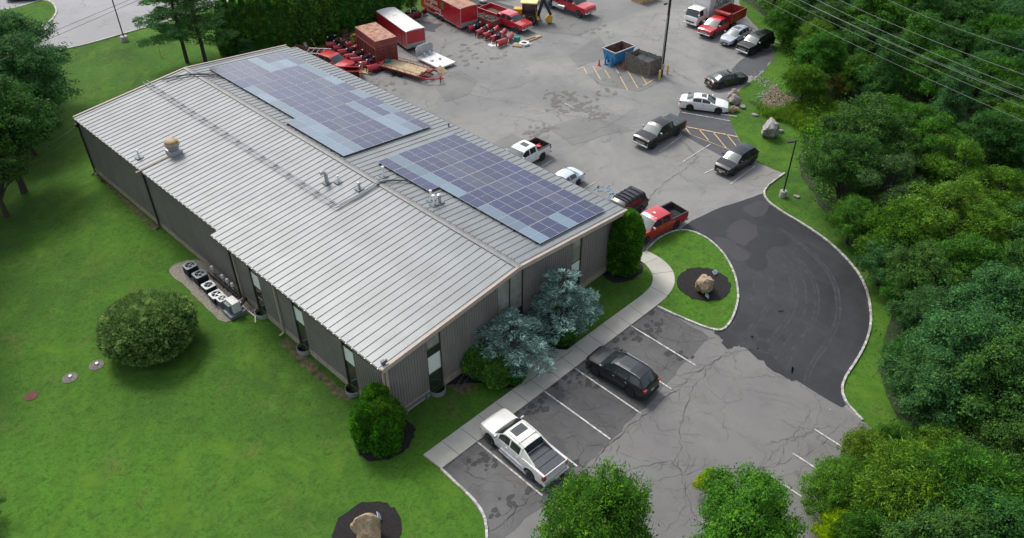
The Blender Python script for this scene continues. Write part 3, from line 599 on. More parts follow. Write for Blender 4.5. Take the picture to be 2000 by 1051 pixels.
# rooftop equipment (parts of the roof)
P = lambda q, up=0: Vector((q[0], q[1], rz(q[0]) + up))
fan = MB(); f0 = P((3.55, 30.9)); fan.box(f0.x - .5, f0.x + .5, f0.y - .5, f0.y + .5, f0.z - .15, f0.z + .35)
fo_ = fan.build('exhaust_fan', M['galv'], roofo, bevel=.02)
b = MB(); b.lathe([(.38, .35), (.42, .40), (.60, .85), (.64, .90), (.64, 1.02), (.58, 1.02), (.52, .8), (.3, .75)], f0, 24); b.build('fan_housing', M['galv'], fo_, smooth=40)
b = MB(); b.lathe([(.60, .93), (.615, 1.06), (.60, 1.06), (.5, .98)], f0, 24, cap=False); b.lathe([(.42, .85), (.47, .95), (.47, 1.12), (.40, 1.20), (.15, 1.24), (.02, 1.25)], f0, 24); b.build('fan_hood', M['tan_metal'], fo_, smooth=40)
b = MB(); b.add([(.15, f0.y - .22, rz(.15) + .054), (3.05, f0.y - .22, rz(3.05) + .054), (3.05, f0.y + .0, rz(3.05) + .057), (.15, f0.y + .0, rz(.15) + .057)], [(0, 1, 2, 3)]); b.build('rust_streak', mat('rust_streak', (.20, .155, .12), .7, var=.4, scale=2), roofo)
def vent(q, h, r, m, hood=False, flange=True, cap=False):
    p = P(q); b = MB(); b.tube([p - Vector((0, 0, .1)), p + Vector((0, 0, h))], r, 10)
    if hood: b.tube([p + Vector((0, 0, h)), p + Vector((-.12, .05, h + .15)), p + Vector((-.38, .1, h + .12))], [r, r * 1.05, r * 1.2], 10)
    if cap: b.lathe([(r * 1.0, h), (r * 1.6, h + .04), (r * 1.6, h + .14), (r * .4, h + .2)], p, 10)
    o = b.build('vent_pipe', m, roofo, smooth=40)
    if flange: b = MB(); b.box(p.x - .28, p.x + .28, p.y - .26, p.y + .26, p.z + .0, p.z + .085); b.build('flashing', M['condgrey'], o)
vent((1.35, 32.6), .75, .07, M['pipe_white']); vent((8.98, 17.6), .85, .14, M['galv'], hood=True); vent((9.6, 17.0), .62, .08, M['pipe_white']); vent((10.05, 15.0), .5, .09, M['galv'], cap=True)
vent((12.4, 15.1), .75, .07, M['pipe_white'], cap=True); vent((12.75, 10.1), .75, .07, M['pipe_white'], cap=True); vent((12.5, 9.5), .7, .08, M['pipe_white'], cap=True); vent((13.0, 9.45), .6, .11, M['galv'], cap=True)
vent((22.3, 18.75), .3, .06, M['black'], flange=False)
cnd = MB()
for x in (7.42, 7.82): cnd.tube([(x, 43.9, rz(x) + .2), (x, 14.4, rz(x) + .2)], .03, 6)
y = 15.2
while y < 43.6: cnd.box(7.34, 7.9, y - .02, y + .02, rz(7.2) + .13, rz(8.05) + .15); y += 1.83
for dy in (0, .4): cnd.tube([(7.42 + dy, 14.4 + dy * .4, rz(7.42) + .2), (9.4, 14.25 + dy * .3, rz(9.4) + .2), (11.3, 14.3 + dy * .4, rz(11.3) + .2)], .045, 6)
cnd.build('conduit_run', M['conduit'], roofo)
cb = MB()
for k, (p0, p1) in enumerate([((11.2, 14.3), (13.4, 12.9)), ((11.2, 14.5), (13.4, 13.0)), ((9.2, 42.7), (12.9, 39.6)), ((8.8, 43.0), (12.8, 40.2)), ((8.9, 42.3), (12.9, 39.2))]):
    a, c = P(p0, .12), P(p1, .12); md = (a + c) / 2 + Vector((.1, .35, .02)); md.z = rz(md.x) + .14; cb.tube([a, a.lerp(md, .5) + Vector((0, .12, .02)), md, md.lerp(c, .5) + Vector((0, .08, .04)), c], .035, 6)
cb.build('roof_cable', M['black'], roofo)
b = MB(); b.box(.28, .5, .22, .42, rz(.3), rz(.3) + .28); b.box(.2, .6, .16, .26, rz(.3) + .2, rz(.3) + .38); b.build('floodlight', M['condgrey'], roofo)
b = MB(); b.box(WX1 + .02, WX1 + .2, WY0 + .3, WY0 + .55, 4.3, 4.6); b.box(WX1 + .02, WX1 + .2, WY0 + .3, WY0 + .55, 3.0, 3.3); b.build('wall_lamp', M['pipe_white'], bld)
b = MB(); b.box(GX - .18, GX + .1, WYB - .1, WYB + .1, 4.9, 5.15); b.build('service_head', M['black'], bld)

# solar arrays: one thing each, panels as its parts
def cellmat(name, c, ln, rough):
    m, nt, bs = newmat(name); co = coords(nt)
    sx = N(nt, 'ShaderNodeSeparateXYZ'); nt.links.new(co, sx.inputs[0])
    def lines(o, per, wd):
        a = N(nt, 'ShaderNodeMath', operation='FRACT'); d = N(nt, 'ShaderNodeMath', operation='DIVIDE'); d.inputs[1].default_value = per; nt.links.new(o, d.inputs[0]); nt.links.new(d.outputs[0], a.inputs[0])
        l = N(nt, 'ShaderNodeMath', operation='LESS_THAN'); l.inputs[1].default_value = wd; nt.links.new(a.outputs[0], l.inputs[0]); return l.outputs[0]
    mx = N(nt, 'ShaderNodeMath', operation='MAXIMUM'); nt.links.new(lines(sx.outputs[0], .163, .05), mx.inputs[0]); nt.links.new(lines(sx.outputs[1], .163, .12), mx.inputs[1])
    oi = N(nt, 'ShaderNodeObjectInfo'); vv = ramp(nt, oi.outputs['Random'], [(0, scl(c, .72)), (.5, c), (1, scl(c, 1.25))])
    nt.links.new(mix(nt, mx.outputs[0], vv, ln), bs.inputs['Base Color']); bs.inputs['Roughness'].default_value = rough; bs.inputs['Coat Weight'].default_value = .3; bs.inputs['Coat Roughness'].default_value = .05; return m
M['cell_dark'] = cellmat('dark_solar_cell', (.006, .013, .062), (.045, .06, .13), .25); M['cell_light'] = cellmat('pale_solar_cell', (.095, .150, .20), (.15, .21, .26), .3); M['cell_mid'] = cellmat('dull_solar_cell', (.026, .034, .070), (.085, .10, .15), .28)
def panel_mesh(cell):
    b = MB(); b.box(0, 1.0, 0, 2.0, 0, .035)
    for y0, y1 in ((.022, .99), (1.01, 1.978)): b.add([(.014, y0, .038), (.986, y0, .038), (.986, y1, .038), (.014, y1, .038)], [(0, 1, 2, 3)])
    me = mesh_np('solar_panel', b.v, b.f); me.materials.append(M['panel_frame']); me.materials.append(cell)
    for p in me.polygons[6:]: p.material_index = 1
    return me
M['panel_frame'] = mat('panel_frame', (.48, .50, .55), .35, .3, .1)
PM = {k: panel_mesh(M['cell_' + k]) for k in ('dark', 'light', 'mid')}
def array(x0, y0, ncol, nrow, extra, kind_of, label):
    t = empty('solar_array', (x0, y0, rz(x0) + .16), label=label, cat='solar panels', group='solar arrays on the metal roof'); t.rotation_euler = (0, math.atan(PT), 0)
    rl = MB(); cells = [(c, r) for c in range(ncol) for r in range(nrow)] + extra; m0 = min(c for c, r in cells)
    for c, r in cells:
        o = bpy.data.objects.new('solar_panel', PM[kind_of(c, r)]); col.objects.link(o); o.parent = t; o.location = (c * 1.014, r * 2.035, 0)
    for r in range(nrow):
        a = m0 if any(q == (m0, r) for q in cells) else 0
        for dy in (.4, 1.6): rl.box(a * 1.014 - .08, ncol * 1.014 + .03, r * 2.035 + dy - .03, r * 2.035 + dy + .03, -.09, -.005)
    rl.build('mounting_rail', M['black'], t)
def kA(c, r):
    if c == 0 and r in (0, 1, 2, 4, 5, 6, 7): return 'light'
    if (c, r) == (3, 0): return 'light'
    if (c, r) in ((2, 1), (2, 5), (3, 5), (3, 4), (2, 4), (4, 3), (3, 3), (5, 2), (4, 6), (3, 6), (5, 1)): return 'mid'
    return 'dark'
def kB(c, r):
    if c == -1 or (c == 0 and r < 8): return 'light'
    if c == 5 and r < 4: return 'light'
    if c == 6 and r in (0, 1): return 'light'
    if c == 7 and r in (2, 4): return 'light'
    if c == 7 and r in (6, 7, 8): return 'light'
    if r in (9, 10) and c == 4: return 'light'
    if r == 9 and c in (5, 6): return 'light'
    if (c * 7 + r * 5) % 6 == 0 or r > 8: return 'mid'
    return 'dark'
array(14.36, .88, 7, 8, [(-1, 5), (-1, 6), (-1, 7)], kA, 'deep blue solar array near the front gable of the metal roof')
array(12.92, 19.42, 8, 11, [(-1, 0), (-1, 1), (-1, 2), (-1, 3)], kB, 'larger pale violet solar array on the rear half of the metal roof')

# things against the walls
def window_well(x, y, front, label):
    t = empty('window_well', (x, y, 0), label=label, cat='window well', group='corrugated wells under the windows'); b = MB(); r0, r1 = .56, .53
    a0 = 0 if not front else -math.pi / 2; pts = []
    for j in range(15):
        a = (math.pi / 2 + math.pi * j / 14) if not front else (math.pi + math.pi * j / 14)
        pts.append((math.cos(a), math.sin(a)))
    n = len(pts); v = []
    for r, z in ((r0, -.05), (r0, .36), (r1, .36), (r1, -.05)): v += [(p[0] * r, p[1] * r, z) for p in pts]
    b.add(v, [(k * n + i, k * n + i + 1, (k + 1) * n + i + 1, (k + 1) * n + i) for k in range(3) for i in range(n - 1)]); b.build('rim', M['galv'], t)
    b = MB(); b.add([(0, 0, .012)] + [(p[0] * r1, p[1] * r1, .012) for p in pts], [tuple(range(n + 1))]); b.build('pit', M['dark_hole'], t)
for k, (c, wl) in enumerate(zip(LW, ('grey half round window well nearest the air conditioners', 'grey half round window well under the middle side window', 'grey half round window well close to the two lobed shrub'))): window_well(WX0 - .02, c, False, wl)
window_well(fw1, WY0 - .02, True, 'grey half round window well on the front wall past the bench')
def bench(px, py, rz_, L, label):
    x, y = GXY(px, py); t = empty('bench', (x, y, 0), rz_, label, 'bench'); s = MB()
    for k in range(4): s.box(-L / 2, L / 2, -.22 + k * .115, -.22 + k * .115 + .1, .42, .46)
    s.build('seat', M['slate'], t)
    for sx in (-L / 2 + .25, L / 2 - .35): b = MB(); b.box(sx, sx + .1, -.2, .2, 0, .42); b.build('leg', M['slate'], t)
bench(812, 792, 0.0, 2.3, 'grey slatted bench against the foundation by the front corner')
x, y = GXY(905, 742); t = empty('bicycle_rack', (x, y, 0), .35, 'low black bicycle rack beside the dark mulch bed at the front wall', 'rack'); b = MB()
for k in range(6): b.tube([(-.75 + k * .3, -.2, 0), (-.75 + k * .3, -.2, .4), (-.75 + k * .3, .15, .4), (-.75 + k * .3, .15, 0)], .02, 6)
b.build('hoop', M['black'], t); b = MB(); b.box(-.85, .85, -.24, -.18, .02, .07); b.box(-.85, .85, .13, .19, .02, .07); b.build('rail', M['condgrey'], t)
# condensers
def condenser(px, py, s, h, case, rim, fan, label):
    x, y = GXY(px, py); t = empty('air_conditioner', (x, y, 0.02), -.02, label, 'air conditioner', 'condensers on the gravel strip'); a = s / 2
    b = MB(); b.box(-a - .06, a + .06, -a - .06, a + .06, 0, .07); b.build('pad', M['concrete'], t)
    b = MB(); b.box(-a, a, -a, a, .07, h)
    for k in range(10):
        z = .14 + k * (h - .22) / 9.5
        b.box(-a - .012, a + .012, -a - .012, a + .012, z, z + .022)
    b.build('case', case, t)
    b = MB(); n = 28; outer = []; inner = []
    for j in range(n):
        th = 2 * math.pi * j / n; c, s_ = math.cos(th), math.sin(th); k = 1 / max(abs(c), abs(s_)); q = min(k, 1.28); outer.append(((a + .03) * c * q, (a + .03) * s_ * q)); inner.append((a * .78 * c, a * .78 * s_))
    b.add([(x, y, h) for x, y in outer] + [(x, y, h + .05) for x, y in outer] + [(x, y, h + .06) for x, y in inner] + [(x, y, h + .0) for x, y in inner], [(k * n + j, k * n + (j + 1) % n, (k + 1) * n + (j + 1) % n, (k + 1) * n + j) for k in range(3) for j in range(n)]); b.build('top_rim', rim, t, smooth=30)
    b = MB(); b.add([(*p, h + .004) for p in inner], [tuple(range(n))]); b.build('fan_well', M['dark_hole'], t)
    b = MB(); b.lathe([(.09, h + .01), (.09, h + .06)], (0, 0, 0), 10)
    for k in range(4):
        th = k * math.pi / 2 + .4; c, s_ = math.cos(th), math.sin(th); b.add([(.08 * c, .08 * s_, h + .02), (a * .72 * c, a * .72 * s_, h + .015), (a * .66 * math.cos(th + .55), a * .66 * math.sin(th + .55), h + .045), (.09 * math.cos(th + .5), .09 * math.sin(th + .5), h + .05)], [(0, 1, 2, 3)])
    b.build('fan', fan, t)
condenser(376, 536, .86, .85, M['pad'], M['condgrey'], M['condgrey'], 'dark condenser with grey rim at the far end of the row'); condenser(395, 553, .86, .85, M['pad'], M['condgrey'], M['condgrey'], 'dark condenser with grey rim second from the far end')
condenser(411, 570, .80, .62, M['pad'], M['condwhite'], M['condgrey'], 'condenser with white rim and fine fan grille in the middle of the row'); condenser(426, 588, .84, .62, M['navy_steel'], M['condwhite'], M['galv'], 'blue black condenser with wide pale rim and open fan'); condenser(438, 598, .66, .72, M['condgrey'], M['condwhite'], M['condwhite'], 'smallest grey condenser with white rim')
x, y = GXY(462, 610); t = empty('cooling_unit', (x, y, .02), 0, 'white boxy cooling unit on a dark raised base at the near end of the row', 'air conditioner'); b = MB()
b.box(-.75, .55, -.65, .55, 0, .28); b.build('base', M['condgrey'], t, bevel=.03); b = MB(); b.box(-.35, .25, -.45, .55, .28, 1.15); b.build('case', M['white_metal'], t, bevel=.03)
b = MB(); b.box(-.55, -.36, -.2, .5, .28, .95); b.build('coil_guard', M['condgrey'], t); b = MB(); b.tube([(.25, -.1, .5), (.6, -.1, .55), (.95, .1, .8), (1.0, .1, .5)], .1, 8); b.build('hose', M['black'], t)
b = MB()
for k, yy in enumerate((21.6, 20.2, 19.6, 18.9, 18.6)): b.tube([(.2, yy, .05), (.55, yy, .4)], .03, 6)
b.tube([(.30, 22.4, .25), (.35, 18.3, .22)], .07, 6); b.tube([(.45, 22.0, .38), (.45, 18.0, .33)], .05, 6)
tag(b.build('refrigerant_lines', M['black']), 'bundle of black pipes along the wall behind the condensers', 'pipes')
for k, yy in enumerate((21.9, 20.4, 19.7, 19.0)):
    b = MB(); b.box(.38, .56, yy - .09, yy + .09, .75, 1.05); b.bar((.47, yy, .3), (.47, yy, .75), .04)
    tag(b.build('disconnect_box', M['pipe_white'], bevel=.015), 'small pale switch box on the wall behind the condensers', 'switch box', 'switch boxes behind the condensers')
b = MB(); b.tube([(.3, 18.0, .12), (.1, 17.0, .08), (.15, 15.6, .06), (-.2, 15.0, .05)], .045, 6); tag(b.build('drain_pipe', M['pipe_white'], smooth=40), 'white pipe lying along the foundation beside the cooling unit', 'pipe')
# ---------------------------------------------------------------- vehicles
def interp(P, x):
    return float(np.interp(x, [p[0] for p in P], [p[1] for p in P]))
_wheel_cache = {}
def wheel_meshes(r, w, rimmat):
    k = (round(r, 2), round(w, 2), rimmat.name)
    if k in _wheel_cache: return _wheel_cache[k]
    b = MB(); b.lathe([(r * .66, -w / 2), (r * .9, -w / 2), (r * .985, -w / 2 + .03), (r, -w * .2), (r, w * .2), (r * .985, w / 2 - .03), (r * .9, w / 2), (r * .66, w / 2)], (0, 0, 0), 24, 'y')
    ty = mesh_np('wheel', b.v, b.f); ty.materials.append(M['rubber']); ty.polygons.foreach_set('use_smooth', [True] * len(ty.polygons)); ty.set_sharp_from_angle(angle=R(40))
    b = MB(); b.lathe([(r * .66, w / 2 + .004), (r * .62, w / 2 - .0), (r * .58, w / 2 - .05), (r * .18, w / 2 - .06)], (0, 0, 0), 20, 'y', cap=False); b.lathe([(r * .16, w / 2 - .08), (r * .14, w / 2 - .01), (.01, w / 2 - .005)], (0, 0, 0), 10, 'y')
    for j in range(5):
        a = 2 * math.pi * j / 5
        for da in (-.14, .14):
            c, s = math.cos(a), math.sin(a); c2, s2 = math.cos(a + da), math.sin(a + da)
            b.bar((c * r * .12, w / 2 - .03, s * r * .12), (c2 * r * .62, w / 2 - .015, s2 * r * .62), r * .09, .03, up=(0, 1, 0))
    rm = mesh_np('rim', b.v, b.f); rm.materials.append(rimmat)
    _wheel_cache[k] = (ty, rm); return ty, rm
def wheel(parent, x, y, r, w, rimmat):
    ty, rm = wheel_meshes(r, w, rimmat); o = bpy.data.objects.new('wheel', ty); col.objects.link(o); o.parent = parent; o.location = (x, y, r)
    if y < 0: o.rotation_euler = (0, 0, math.pi)
    q = bpy.data.objects.new('rim', rm); col.objects.link(q); q.parent = o
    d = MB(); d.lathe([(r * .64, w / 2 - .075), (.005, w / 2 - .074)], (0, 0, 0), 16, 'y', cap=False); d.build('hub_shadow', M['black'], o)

T = {}   # body templates; x from the nose backwards, real metres for the template length
T['suv'] = dict(L=4.9, W=1.92, fo=.95, wb=2.86, r=.37, clr=.28, zb=0,
    belt=[(0, .70), (.06, .86), (.3, .98), (1.25, 1.10), (4.5, 1.16), (4.8, 1.12), (4.88, .95), (4.9, .7)], top=[(0, .70), (.06, .88), (.3, 1.02), (.7, 1.08), (1.25, 1.15), (2.0, 1.60), (2.4, 1.70), (3.4, 1.73), (4.25, 1.66), (4.75, 1.20), (4.88, .98), (4.9, .7)],
    w=[(0, .70), (.12, .84), (.5, .95), (1.1, .99), (3.9, 1.0), (4.6, .95), (4.9, .82)], wt=[(0, .60), (.3, .78), (1.1, .84), (1.4, .80), (2.2, .70), (4.2, .68), (4.8, .74), (4.9, .7)],
    shield=(1.25, 2.02), rear=(4.28, 4.74), side=[(1.75, 2.60), (2.70, 3.50), (3.60, 4.35)], doors=[(1.30, 2.65), (2.65, 3.62)], hood=(.3, 1.2), rails=(2.05, 4.25), trim=True)
T['boxy'] = dict(T['suv'], L=5.15, W=2.0, fo=.95, wb=2.95, r=.40, clr=.32, belt=[(0, .85), (.05, 1.02), (.25, 1.10), (1.35, 1.16), (4.9, 1.18), (5.08, 1.1), (5.15, .75)],
    top=[(0, .85), (.05, 1.05), (.3, 1.14), (1.35, 1.22), (1.98, 1.72), (2.3, 1.84), (3.6, 1.88), (4.75, 1.82), (5.02, 1.22), (5.1, 1.12), (5.15, .75)], w=[(0, .80), (.1, .9), (.5, .98), (5.0, 1.0), (5.15, .9)], wt=[(0, .7), (.3, .84), (1.3, .88), (2.2, .76), (4.8, .76), (5.1, .8), (5.15, .8)],
    shield=(1.35, 1.98), rear=(4.78, 5.02), side=[(1.85, 2.70), (2.78, 3.60), (3.70, 4.70)], doors=[(1.4, 2.74), (2.74, 3.65)], rails=(2.1, 4.75))
T['compact'] = dict(T['suv'], L=4.55, W=1.82, fo=.88, wb=2.65, r=.35, clr=.24, belt=[(0, .62), (.08, .80), (.5, .98), (1.05, 1.06), (4.1, 1.20), (4.45, 1.1), (4.55, .62)],
    top=[(0, .62), (.08, .84), (.5, 1.02), (1.05, 1.12), (1.9, 1.56), (2.3, 1.65), (3.2, 1.67), (3.9, 1.58), (4.35, 1.2), (4.5, 1.0), (4.55, .62)], w=[(0, .66), (.15, .84), (.5, .96), (1, 1.), (3.6, 1.), (4.3, .93), (4.55, .78)], wt=[(0, .55), (.3, .76), (1., .82), (2.0, .70), (3.8, .64), (4.3, .70), (4.55, .66)],
    shield=(1.05, 1.92), rear=(3.92, 4.34), side=[(1.6, 2.45), (2.52, 3.25), (3.32, 3.85)], doors=[(1.15, 2.48), (2.48, 3.3)], hood=(.25, 1.0), rails=None)
T['sedan'] = dict(L=4.9, W=1.86, fo=.95, wb=2.82, r=.34, clr=.20, belt=[(0, .50), (.08, .66), (.5, .80), (1.3, .92), (3.9, 1.0), (4.6, .98), (4.85, .88), (4.9, .55)],
    top=[(0, .50), (.08, .70), (.5, .84), (1.0, .93), (1.35, .98), (2.15, 1.38), (2.6, 1.46), (3.2, 1.46), (3.6, 1.38), (4.22, 1.06), (4.7, 1.04), (4.86, .9), (4.9, .55)], w=[(0, .66), (.15, .83), (.5, .94), (1.1, 1.), (3.7, 1.), (4.5, .94), (4.9, .76)], wt=[(0, .55), (.4, .76), (1.3, .82), (2.3, .66), (3.4, .64), (4.1, .76), (4.6, .80), (4.9, .66)],
    shield=(1.35, 2.17), rear=(3.56, 4.20), side=[(1.85, 2.65), (2.72, 3.55)], doors=[(1.4, 2.69), (2.69, 3.6)], hood=(.3, 1.3), rails=None, trim=False)
T['pickup'] = dict(L=5.9, W=2.03, fo=.98, wb=3.68, r=.42, clr=.42, belt=[(0, .90), (.05, 1.08), (.25, 1.18), (1.35, 1.24), (5.8, 1.30), (5.9, 1.30)],
    top=[(0, .90), (.05, 1.12), (.25, 1.24), (1.35, 1.31), (2.05, 1.80), (2.35, 1.93), (3.4, 1.95), (3.85, 1.90), (4.02, 1.32)], w=[(0, .84), (.1, .93), (.4, 1.0), (5.6, 1.0), (5.9, .97)], wt=[(0, .74), (.3, .86), (1.3, .88), (2.3, .76), (3.8, .74), (4.02, .86)],
    shield=(1.35, 2.06), rear=(3.86, 4.0), side=[(1.85, 2.78), (2.88, 3.70)], doors=[(1.45, 2.83), (2.83, 3.8)], hood=(.25, 1.3), bed=4.02, rails=None, trim=False)
T['chassis'] = dict(T['pickup'], L=4.10, clr=.55, r=.42, bed=None, cut=True, rear=None)
T['cabover'] = dict(L=1.95, W=2.0, fo=.95, wb=3.8, r=.40, clr=.45, belt=[(0, .95), (.04, 1.25), (.1, 1.38), (1.9, 1.38), (1.95, 1.38)], top=[(0, .95), (.04, 1.3), (.12, 1.46), (.48, 2.22), (.62, 2.30), (1.9, 2.30), (1.95, 2.25)],
    w=[(0, .90), (.1, .98), (1.95, 1.0)], wt=[(0, .85), (.1, .92), (.6, .84), (1.95, .84)], shield=(.12, .49), rear=None, side=[(.55, 1.35)], doors=[(.2, 1.45)], hood=None, rails=None, trim=False, cut=True)

def vehicle(tpl, mname, name, label, cat, F=None, Rr=None, side=1, group=None, pos=None, head=None, L=None, bedstyle='open', rim='alloy', glass='glass', sunroof=None, shield_glass=None, wheels=None, rails=None, extra=None, halfwheel=None, chrome=True, beacon=0):
    t = dict(T[tpl]); k = (L / t['L']) if L else 1.0
    W = t['W'] / 2; wb = t['wb'] * k; fo = t['fo'] * k; body_L = t['L'] * (1 if t.get('cut') else k); kk = 1 if t.get('cut') else k
    if pos is None:
        f = Vector(GXY(*F)); r_ = Vector(GXY(*Rr)); d = (f - r_).normalized(); n = Vector((-d.y, d.x)) * side   # side=+1: the wheels seen are on the vehicle's left
        c = (f + r_) / 2 - n * (W - .02); ang = math.atan2(d.y, d.x)
    else: c = Vector(pos); ang = head
    root = empty(name, (c.x, c.y, ASP + .008), ang, label, cat, group)
    X = lambda x: fo + wb / 2 - x
    P = lambda key, x: interp(t[key], x / kk)
    xs = set(np.arange(0, body_L + .001, .14).round(3)) | {0, round(body_L, 3)}
    for key in ('belt', 'top', 'w', 'wt'): xs |= {round(p[0] * kk, 3) for p in t[key]}
    for rg in [t['shield'], t['rear'], t.get('hood')] + (t['side'] or []) + (t['doors'] or []) + ([sunroof] if sunroof else []):
        if rg: xs |= {round(v * kk, 3) for v in rg}
    bedx = t.get('bed'); bedx = bedx * kk if bedx else None
    if bedx: xs.add(round(bedx, 3))
    rr = t['r'] + .06; ax = [fo, fo + wb]
    for a in ax:
        for j in range(13): xs.add(round(a + rr * math.cos(math.pi * j / 12), 3))
        xs |= {round(a - rr - .001, 3), round(a + rr + .001, 3)}
    xs = sorted(x for x in xs if 0 <= x <= body_L + 1e-4)
    xs = [x for i, x in enumerate(xs) if i == 0 or x - xs[i - 1] > .0009]
    rings = []
    for x in xs:
        lo = t['clr'] + (.0 if .25 < x < body_L - .2 else .06)
        for a in ax:
            if abs(x - a) < rr: lo = max(lo, t['r'] + math.sqrt(rr * rr - (x - a) ** 2) * .98)
        hb = P('belt', x); ht = P('top', x); w = W * P('w', x); wt = W * P('wt', x); lo = min(lo, hb - .08)
        if bedx and x > bedx: ht = hb + .02; wt = w * .9
        a = [(w * .955, lo), (w * 1.0, lo + .38 * (hb - lo)), (w * 1.0, lo + .72 * (hb - lo)), (w * .965, hb)]
        te = max(ht - .06, hb + .004)
        for s in (.10, .86): a.append((w * .965 + (wt - w * .965) * s, hb + (te - hb) * s))
        a += [(wt, te), (wt * .62, ht - .012), (0, ht)]
        rings.append([(X(x), y, z) for y, z in a] + [(X(x), -y, z) for y, z in a[-2::-1]])
    n = len(rings[0]); V = [v for r_ in rings for v in r_]; cats = {}
    inr = lambda x, rg: rg is not None and rg[0] * kk - 1e-3 <= x <= rg[1] * kk + 1e-3
    for i in range(len(xs) - 1):
        xm = (xs[i] + xs[i + 1]) / 2
        for q in range(n - 1):
            j = min(q, n - 2 - q); sd = 0 if q < (n - 1) / 2 else 1; key = 'body'
            if bedx and xm > bedx and j >= 3: continue
            if j >= 6 and inr(xm, t['shield']): key = 'windshield'
            elif j >= 6 and inr(xm, t['rear']): key = 'rear_window'
            elif j == 4 and any(inr(xm, s) for s in t['side']): key = ('side_window', sd, [inr(xm, s) for s in t['side']].index(True))
            elif j == 7 and sunroof and inr(xm, sunroof): key = 'sunroof'
            elif j in (1, 2) and t['doors'] and any(inr(xm, s) for s in t['doors']) and all(abs(xm - a) > rr for a in ax): key = ('door', sd, [inr(xm, s) for s in t['doors']].index(True))
            elif j >= 5 and inr(xm, t.get('hood')): key = 'hood'
            elif j == 0 and t.get('trim'): key = 'sill_trim'
            a, b = i * n + q, i * n + q + 1
            cats.setdefault(key, []).append((a, b, b + n, a + n))
    cats['body'].append(tuple(range(n))[::-1]); e = (len(xs) - 1) * n
    if bedx: cats['body'].append(tuple(e + k_ for k_ in (0, 1, 2, 3, n - 4, n - 3, n - 2, n - 1)))
    else: cats['body'].append(tuple(e + k_ for k_ in range(n)))
    body = None
    for key in sorted(cats, key=lambda k_: 0 if k_ == 'body' else 1):
        fs = cats[key]; used = sorted({i for f in fs for i in f}); mp = {u_: i for i, u_ in enumerate(used)}
        nm = key if isinstance(key, str) else key[0]
        mm = M[mname] if nm in ('body', 'door', 'hood') else (M['black'] if nm == 'sill_trim' else (M[shield_glass] if (nm == 'windshield' and shield_glass) else M[glass]))
        vs = [V[u_] for u_ in used]
        if nm == 'hood': vs = [(x_, y_, z_ + .006) for x_, y_, z_ in vs]
        me = mesh_np(nm, vs, [tuple(mp[i] for i in f) for f in fs])
        o = link(nm, me, mm, root if body is None or nm != 'hood' else root, 38)
        if nm == 'body': body = o
    # underbody, wheels
    b = MB(); xe = fo + wb + .6; b.box(X(xe if t.get('cut') else body_L - .15), X(.15), -W * .62, W * .62, t['clr'] - .06, t['clr'] + .25); b.build('underbody', M['black'], root)
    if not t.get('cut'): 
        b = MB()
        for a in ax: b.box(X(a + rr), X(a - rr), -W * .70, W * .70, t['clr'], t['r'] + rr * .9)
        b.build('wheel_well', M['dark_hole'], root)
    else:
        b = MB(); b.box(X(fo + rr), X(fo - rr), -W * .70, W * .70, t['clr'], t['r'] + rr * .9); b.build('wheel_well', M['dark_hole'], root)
    wr = t['r']
    for i, (wx, duals) in enumerate(wheels or [(fo, 0), (fo + wb, 0)]):
        for s in (1, -1):
            wheel(root, X(wx), s * (W - .14), wr, .24 + .02 * duals, M[rim])
            if duals: wheel(root, X(wx), s * (W - .44), wr, .24, M[rim])
    # front end
    zt = interp(t['belt'], 0); z0 = t['clr']; fw = W * interp(t['w'], .05)
    big = tpl in ('pickup', 'chassis', 'boxy')
    b = MB(); gh = zt - z0
    b.box(X(-.02), X(.06), -fw * .62, fw * .62, z0 + gh * .50, z0 + gh * (.98 if big else .86)); g = b.build('grille', M['black'], root, bevel=.015)
    if chrome:
        b = MB()
        for k_ in range(3): z = z0 + gh * (.56 + k_ * (.14 if big else .10)); b.box(X(-.035), X(-.021), -fw * .6, fw * .6, z, z + .035)
        b.build('grille_bar', M['chrome'], g)
    for s in (1, -1):
        b = MB(); xo = X(.10); b.box(xo - .12, xo + .09, min(s * fw * .66, s * fw * 1.0), max(s * fw * .66, s * fw * 1.0), zt - (.22 if big else .12), zt - .02); b.build('headlight', M['headlight'], root, bevel=.03)
    b = MB(); b.box(X(-.09 if big else -.05), X(.12), -fw * 1.02, fw * 1.02, z0 + .0, z0 + gh * .42); b.build('front_bumper', M['chrome'] if big and chrome else (M['black'] if t.get('trim') else M[mname]), root, bevel=.05)
    b = MB(); b.box(X(-.115 if big else -.075), X(-.088), -.16, .16, z0 + .10, z0 + .22); b.build('license_plate', M['plate'], root)
    mx = X((t['shield'][0] + .35) * kk) if tpl != 'cabover' else X(.1); mz = interp(t['belt'], t['shield'][0]) + (.16 if tpl != 'cabover' else .45)
    for s in (1, -1):
        b = MB(); y0, y1 = sorted((s * (W - .05), s * (W + .20))); b.box(mx - .08, mx + .06, y0, y1, mz - .06, mz + (.12 if big else .08)); b.build('side_mirror', M['chrome'] if big and chrome else M[mname], root, bevel=.03)
    if not t.get('cut'):
        rw = W * interp(t['w'], t['L']); zb_ = interp(t['belt'], t['L'] - .12)
        for s in (1, -1):
            b = MB(); y0, y1 = sorted((s * rw * .78, s * (W * interp(t['w'], t['L'] - .2) + .006))); b.box(X(body_L + .015), X(body_L - .17), y0, y1, zb_ - (.42 if bedx else .20), zb_ - .03); b.build('taillight', M['taillight'], root, bevel=.02)
        b = MB(); b.box(X(body_L + (.14 if bedx else .05)), X(body_L - .12), -rw * 1.02, rw * 1.02, z0 + .02, z0 + .26); b.build('rear_bumper', M['chrome'] if bedx and chrome else (M['black'] if t.get('trim') else M[mname]), root, bevel=.04)
